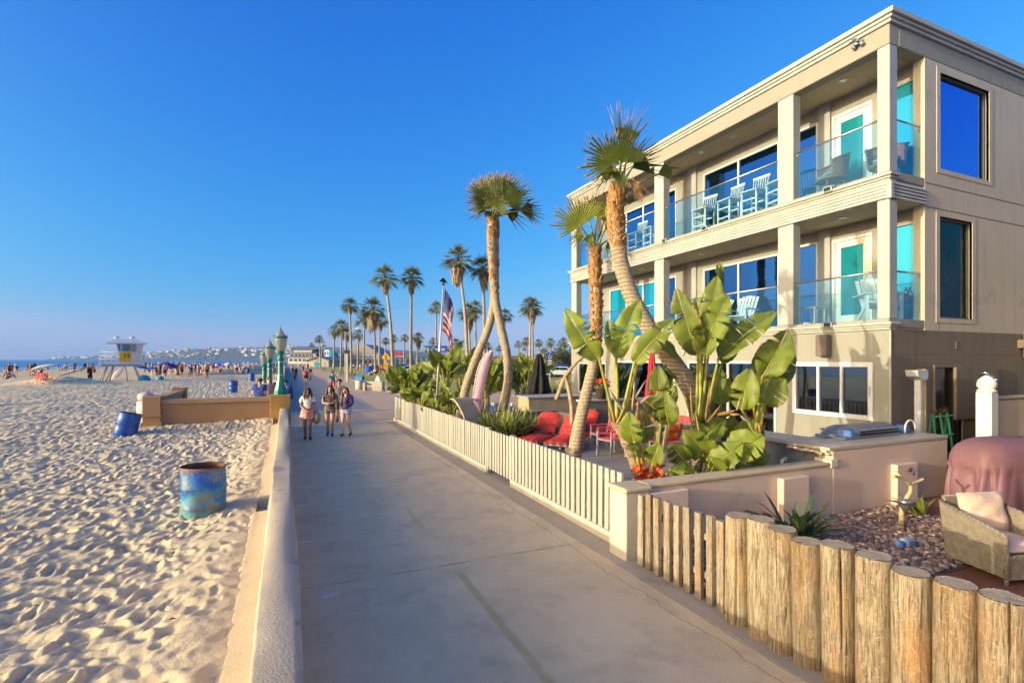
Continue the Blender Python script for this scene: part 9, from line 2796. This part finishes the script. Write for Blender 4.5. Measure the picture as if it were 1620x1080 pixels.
cars = [(880, 76, 'blue', 1, 'blue sport utility car behind the black parasol'), (893, 80, 'blue', 0, 'blue car nearest the house corner, beyond the lawn'), (884, 73.5, 'white', 0, 'white car in front of the blue ones, left of the house corner'), (868, 76, 'blue', 0, 'blue car directly right of the black parasol'), (845, 77, 'dark', 0, 'dark car left of the black parasol'),
  (826, 79, 'silver', 0, 'silver car right of the right crossing trunk'), (814, 76, 'white', 1, 'white car just right of the right crossing trunk'), (791, 77, 'white', 0, 'white car between the pink board and the right crossing trunk'), (780, 78, 'silver', 0, 'silver car behind the dark rounded bush'), (736, 80, 'white', 0, 'white car behind the left crossing trunk'),
  (727, 78, 'orange', 0, 'orange car left of the left crossing trunk'), (712, 82, 'red', 0, 'red car behind the flag'), (697, 84, 'white', 1, 'white car beside the flagpole, beyond the lawn'), (676, 83, 'silver', 0, 'silver car left of the flagpole'), (660, 84, 'red', 0, 'red car right of the tall straight palm'), (648, 83, 'white', 0, 'white car behind the tall straight palm'), (636, 86, 'dark', 1, 'dark car between the two tall palms'), (605, 100, 'dark', 0, 'dark car right of the blue lawn tent'), (594, 104, 'silver', 0, 'silver car just behind the blue lawn tent')]
for px, d, c, suv, lab in cars:
 p = at_depth(px, HY, d)
 if (c, suv) not in protos:
  protos[(c, suv)] = car_proto(lab, paints[c], suv); o = protos[(c, suv)]; first = True
 else: o = protos[(c, suv)]; first = False
 place(o, (p.x, p.y, .115 if d < 95 else .05), -YAW + R(random.choice((90, 90, 85, 0, 178)) if px < 860 else 4 + random.choice((0, 180))), label=lab, first=first)
# far town on the coastal hill: small houses and dark clumps of trees
hm = {}
for i, (c, rc) in enumerate((((0.66, 0.60, 0.50), (0.34, 0.17, 0.11)), ((0.55, 0.46, 0.36), (0.22, 0.19, 0.17)), ((0.70, 0.68, 0.64), (0.40, 0.36, 0.32)))):
 mb = MB(); mb.box(-9, 9, -6, 6, -4, 7, 0); mb.raw([(-9.5, -6.5, 7), (9.5, -6.5, 7), (9.5, 6.5, 7), (-9.5, 6.5, 7), (-6, 0, 10.5), (6, 0, 10.5)], [(0, 1, 5, 4), (1, 2, 5), (2, 3, 4, 5), (3, 0, 4)], 1)
 for x in (-5, 0, 5): mb.box(x - 1.2, x + 1.2, -6.05, -6.01, 2, 5, 2)
 hm[i] = mb.mesh('house', [mat('hill_house_%d' % i, c, .85), mat('hill_roof_%d' % i, rc, .85), M_BLACK])
rg = random.Random(41)
prof_ = [(230, 562.5), (240, 557.5), (268, 555), (300, 552.5), (335, 550.5), (380, 549.5), (430, 549), (480, 547.5)]
for i in range(130):
 px = 234 + 236 * rg.random(); t_ = .12 + .86 * rg.random() ** .8
 top_ = np.interp(px, [p for p, _ in prof_], [q for _, q in prof_]); D_, dep = 4600, 1100
 z = CAMH + (HY - top_) / FPX * D_; zz = -1 + (z + 1) * t_ ** .8
 p = at_depth(px, HY, D_ - dep * (1 - t_))
 k = rg.randrange(3); o = bpy.data.objects.new('house', hm[k]); COL.objects.link(o); o.location = (p.x, p.y, zz + 1); o.rotation_euler = (0, 0, -YAW + rg.uniform(-.5, .5)); s = rg.uniform(.7, 1.6); o.scale = (s * 1.2, s, s)
 tag(o, ('tiny cream house with red roof on the far coastal hill', 'tiny tan house with brown roof on the far coastal hill', 'tiny white house with pale roof on the far coastal hill')[k], 'house', 'houses dotted over the far coastal hill')
for i in range(30):
 px = rg.uniform(85, 225); p = at_depth(px, HY, 6400 + rg.uniform(0, 500)); o = bpy.data.objects.new('house', hm[2]); COL.objects.link(o); o.location = (p.x, p.y, rg.uniform(12, 38)); o.rotation_euler = (0, 0, -YAW); s = rg.uniform(1, 2.2); o.scale = (s * 1.3, s, s)
 tag(o, 'tiny white building on the low far headland', 'house', 'white buildings of the far headland')
# ------------------------------------------------------------------ the next house of the row, unseen and added to bounce warm light, and the air
nh = thing('unseen_neighbour_house', 'unseen pale beach house added next along the row to bounce warm light', 'house', (9.6, 0.4, 0))
mb = MB(); panel(mb, PX(9.6), -15.0, 0.4, 0.0, 8.6, [(-14, -11, 1, 2.4), (-9.5, -5.5, .2, 2.5), (-3.8, -1, 1, 2.4), (-14, -11, 4.2, 6.6), (-9.5, -5.5, 3.6, 6.8), (-3.8, -1, 4.2, 6.6)], .2)
M_UNSEEN_NEIGH = speckled('unseen_house_cream_stucco', (0.72, 0.62, 0.46), (0.66, 0.57, 0.42), 150)
mb.box(9.8, 21, 0.2, 0.4, 0, 8.6); mb.box(9.8, 21, -15, -14.8, 0, 8.6); mb.box(20.8, 21, -14.8, 0.2, 0, 8.6)
mb.build('wall', M_UNSEEN_NEIGH, nh)
MB().box(9.4, 21.2, -15.2, .6, 8.602, 8.85).build('roof', M_TRIM, nh)
for (a, b, c, d) in ((-14, -11, 1, 2.4), (-9.5, -5.5, .2, 2.5), (-3.8, -1, 1, 2.4), (-14, -11, 4.2, 6.6), (-9.5, -5.5, 3.6, 6.8), (-3.8, -1, 4.2, 6.6)):
 f = MB().box(9.62, 9.68, a, a + .06, c, d).box(9.62, 9.68, b - .06, b, c, d).box(9.62, 9.68, a + .06, b - .06, c, c + .06).box(9.62, 9.68, a + .06, b - .06, d - .06, d).build('window', M_WHITE, nh)
 MB().box(9.64, 9.65, a + .06, b - .06, c + .06, d - .06).build('pane', G_BLUE, f)
hz = MB().box(-9000, 7000, -200, 9500, -3.0, 130)
hz = struct('haze', hz, [], kind='stuff')
m = bpy.data.materials.new('sea_air'); m.use_nodes = True
m.node_tree.nodes.clear()
pv = m.node_tree.nodes.new('ShaderNodeVolumePrincipled')
pv.inputs['Color'].default_value = (0.30, 0.56, 1.0, 1); pv.inputs['Density'].default_value = 0.00008; pv.inputs['Anisotropy'].default_value = 0.0
ou = m.node_tree.nodes.new('ShaderNodeOutputMaterial'); m.node_tree.links.new(pv.outputs[0], ou.inputs['Volume'])
hz.data.materials.append(m)
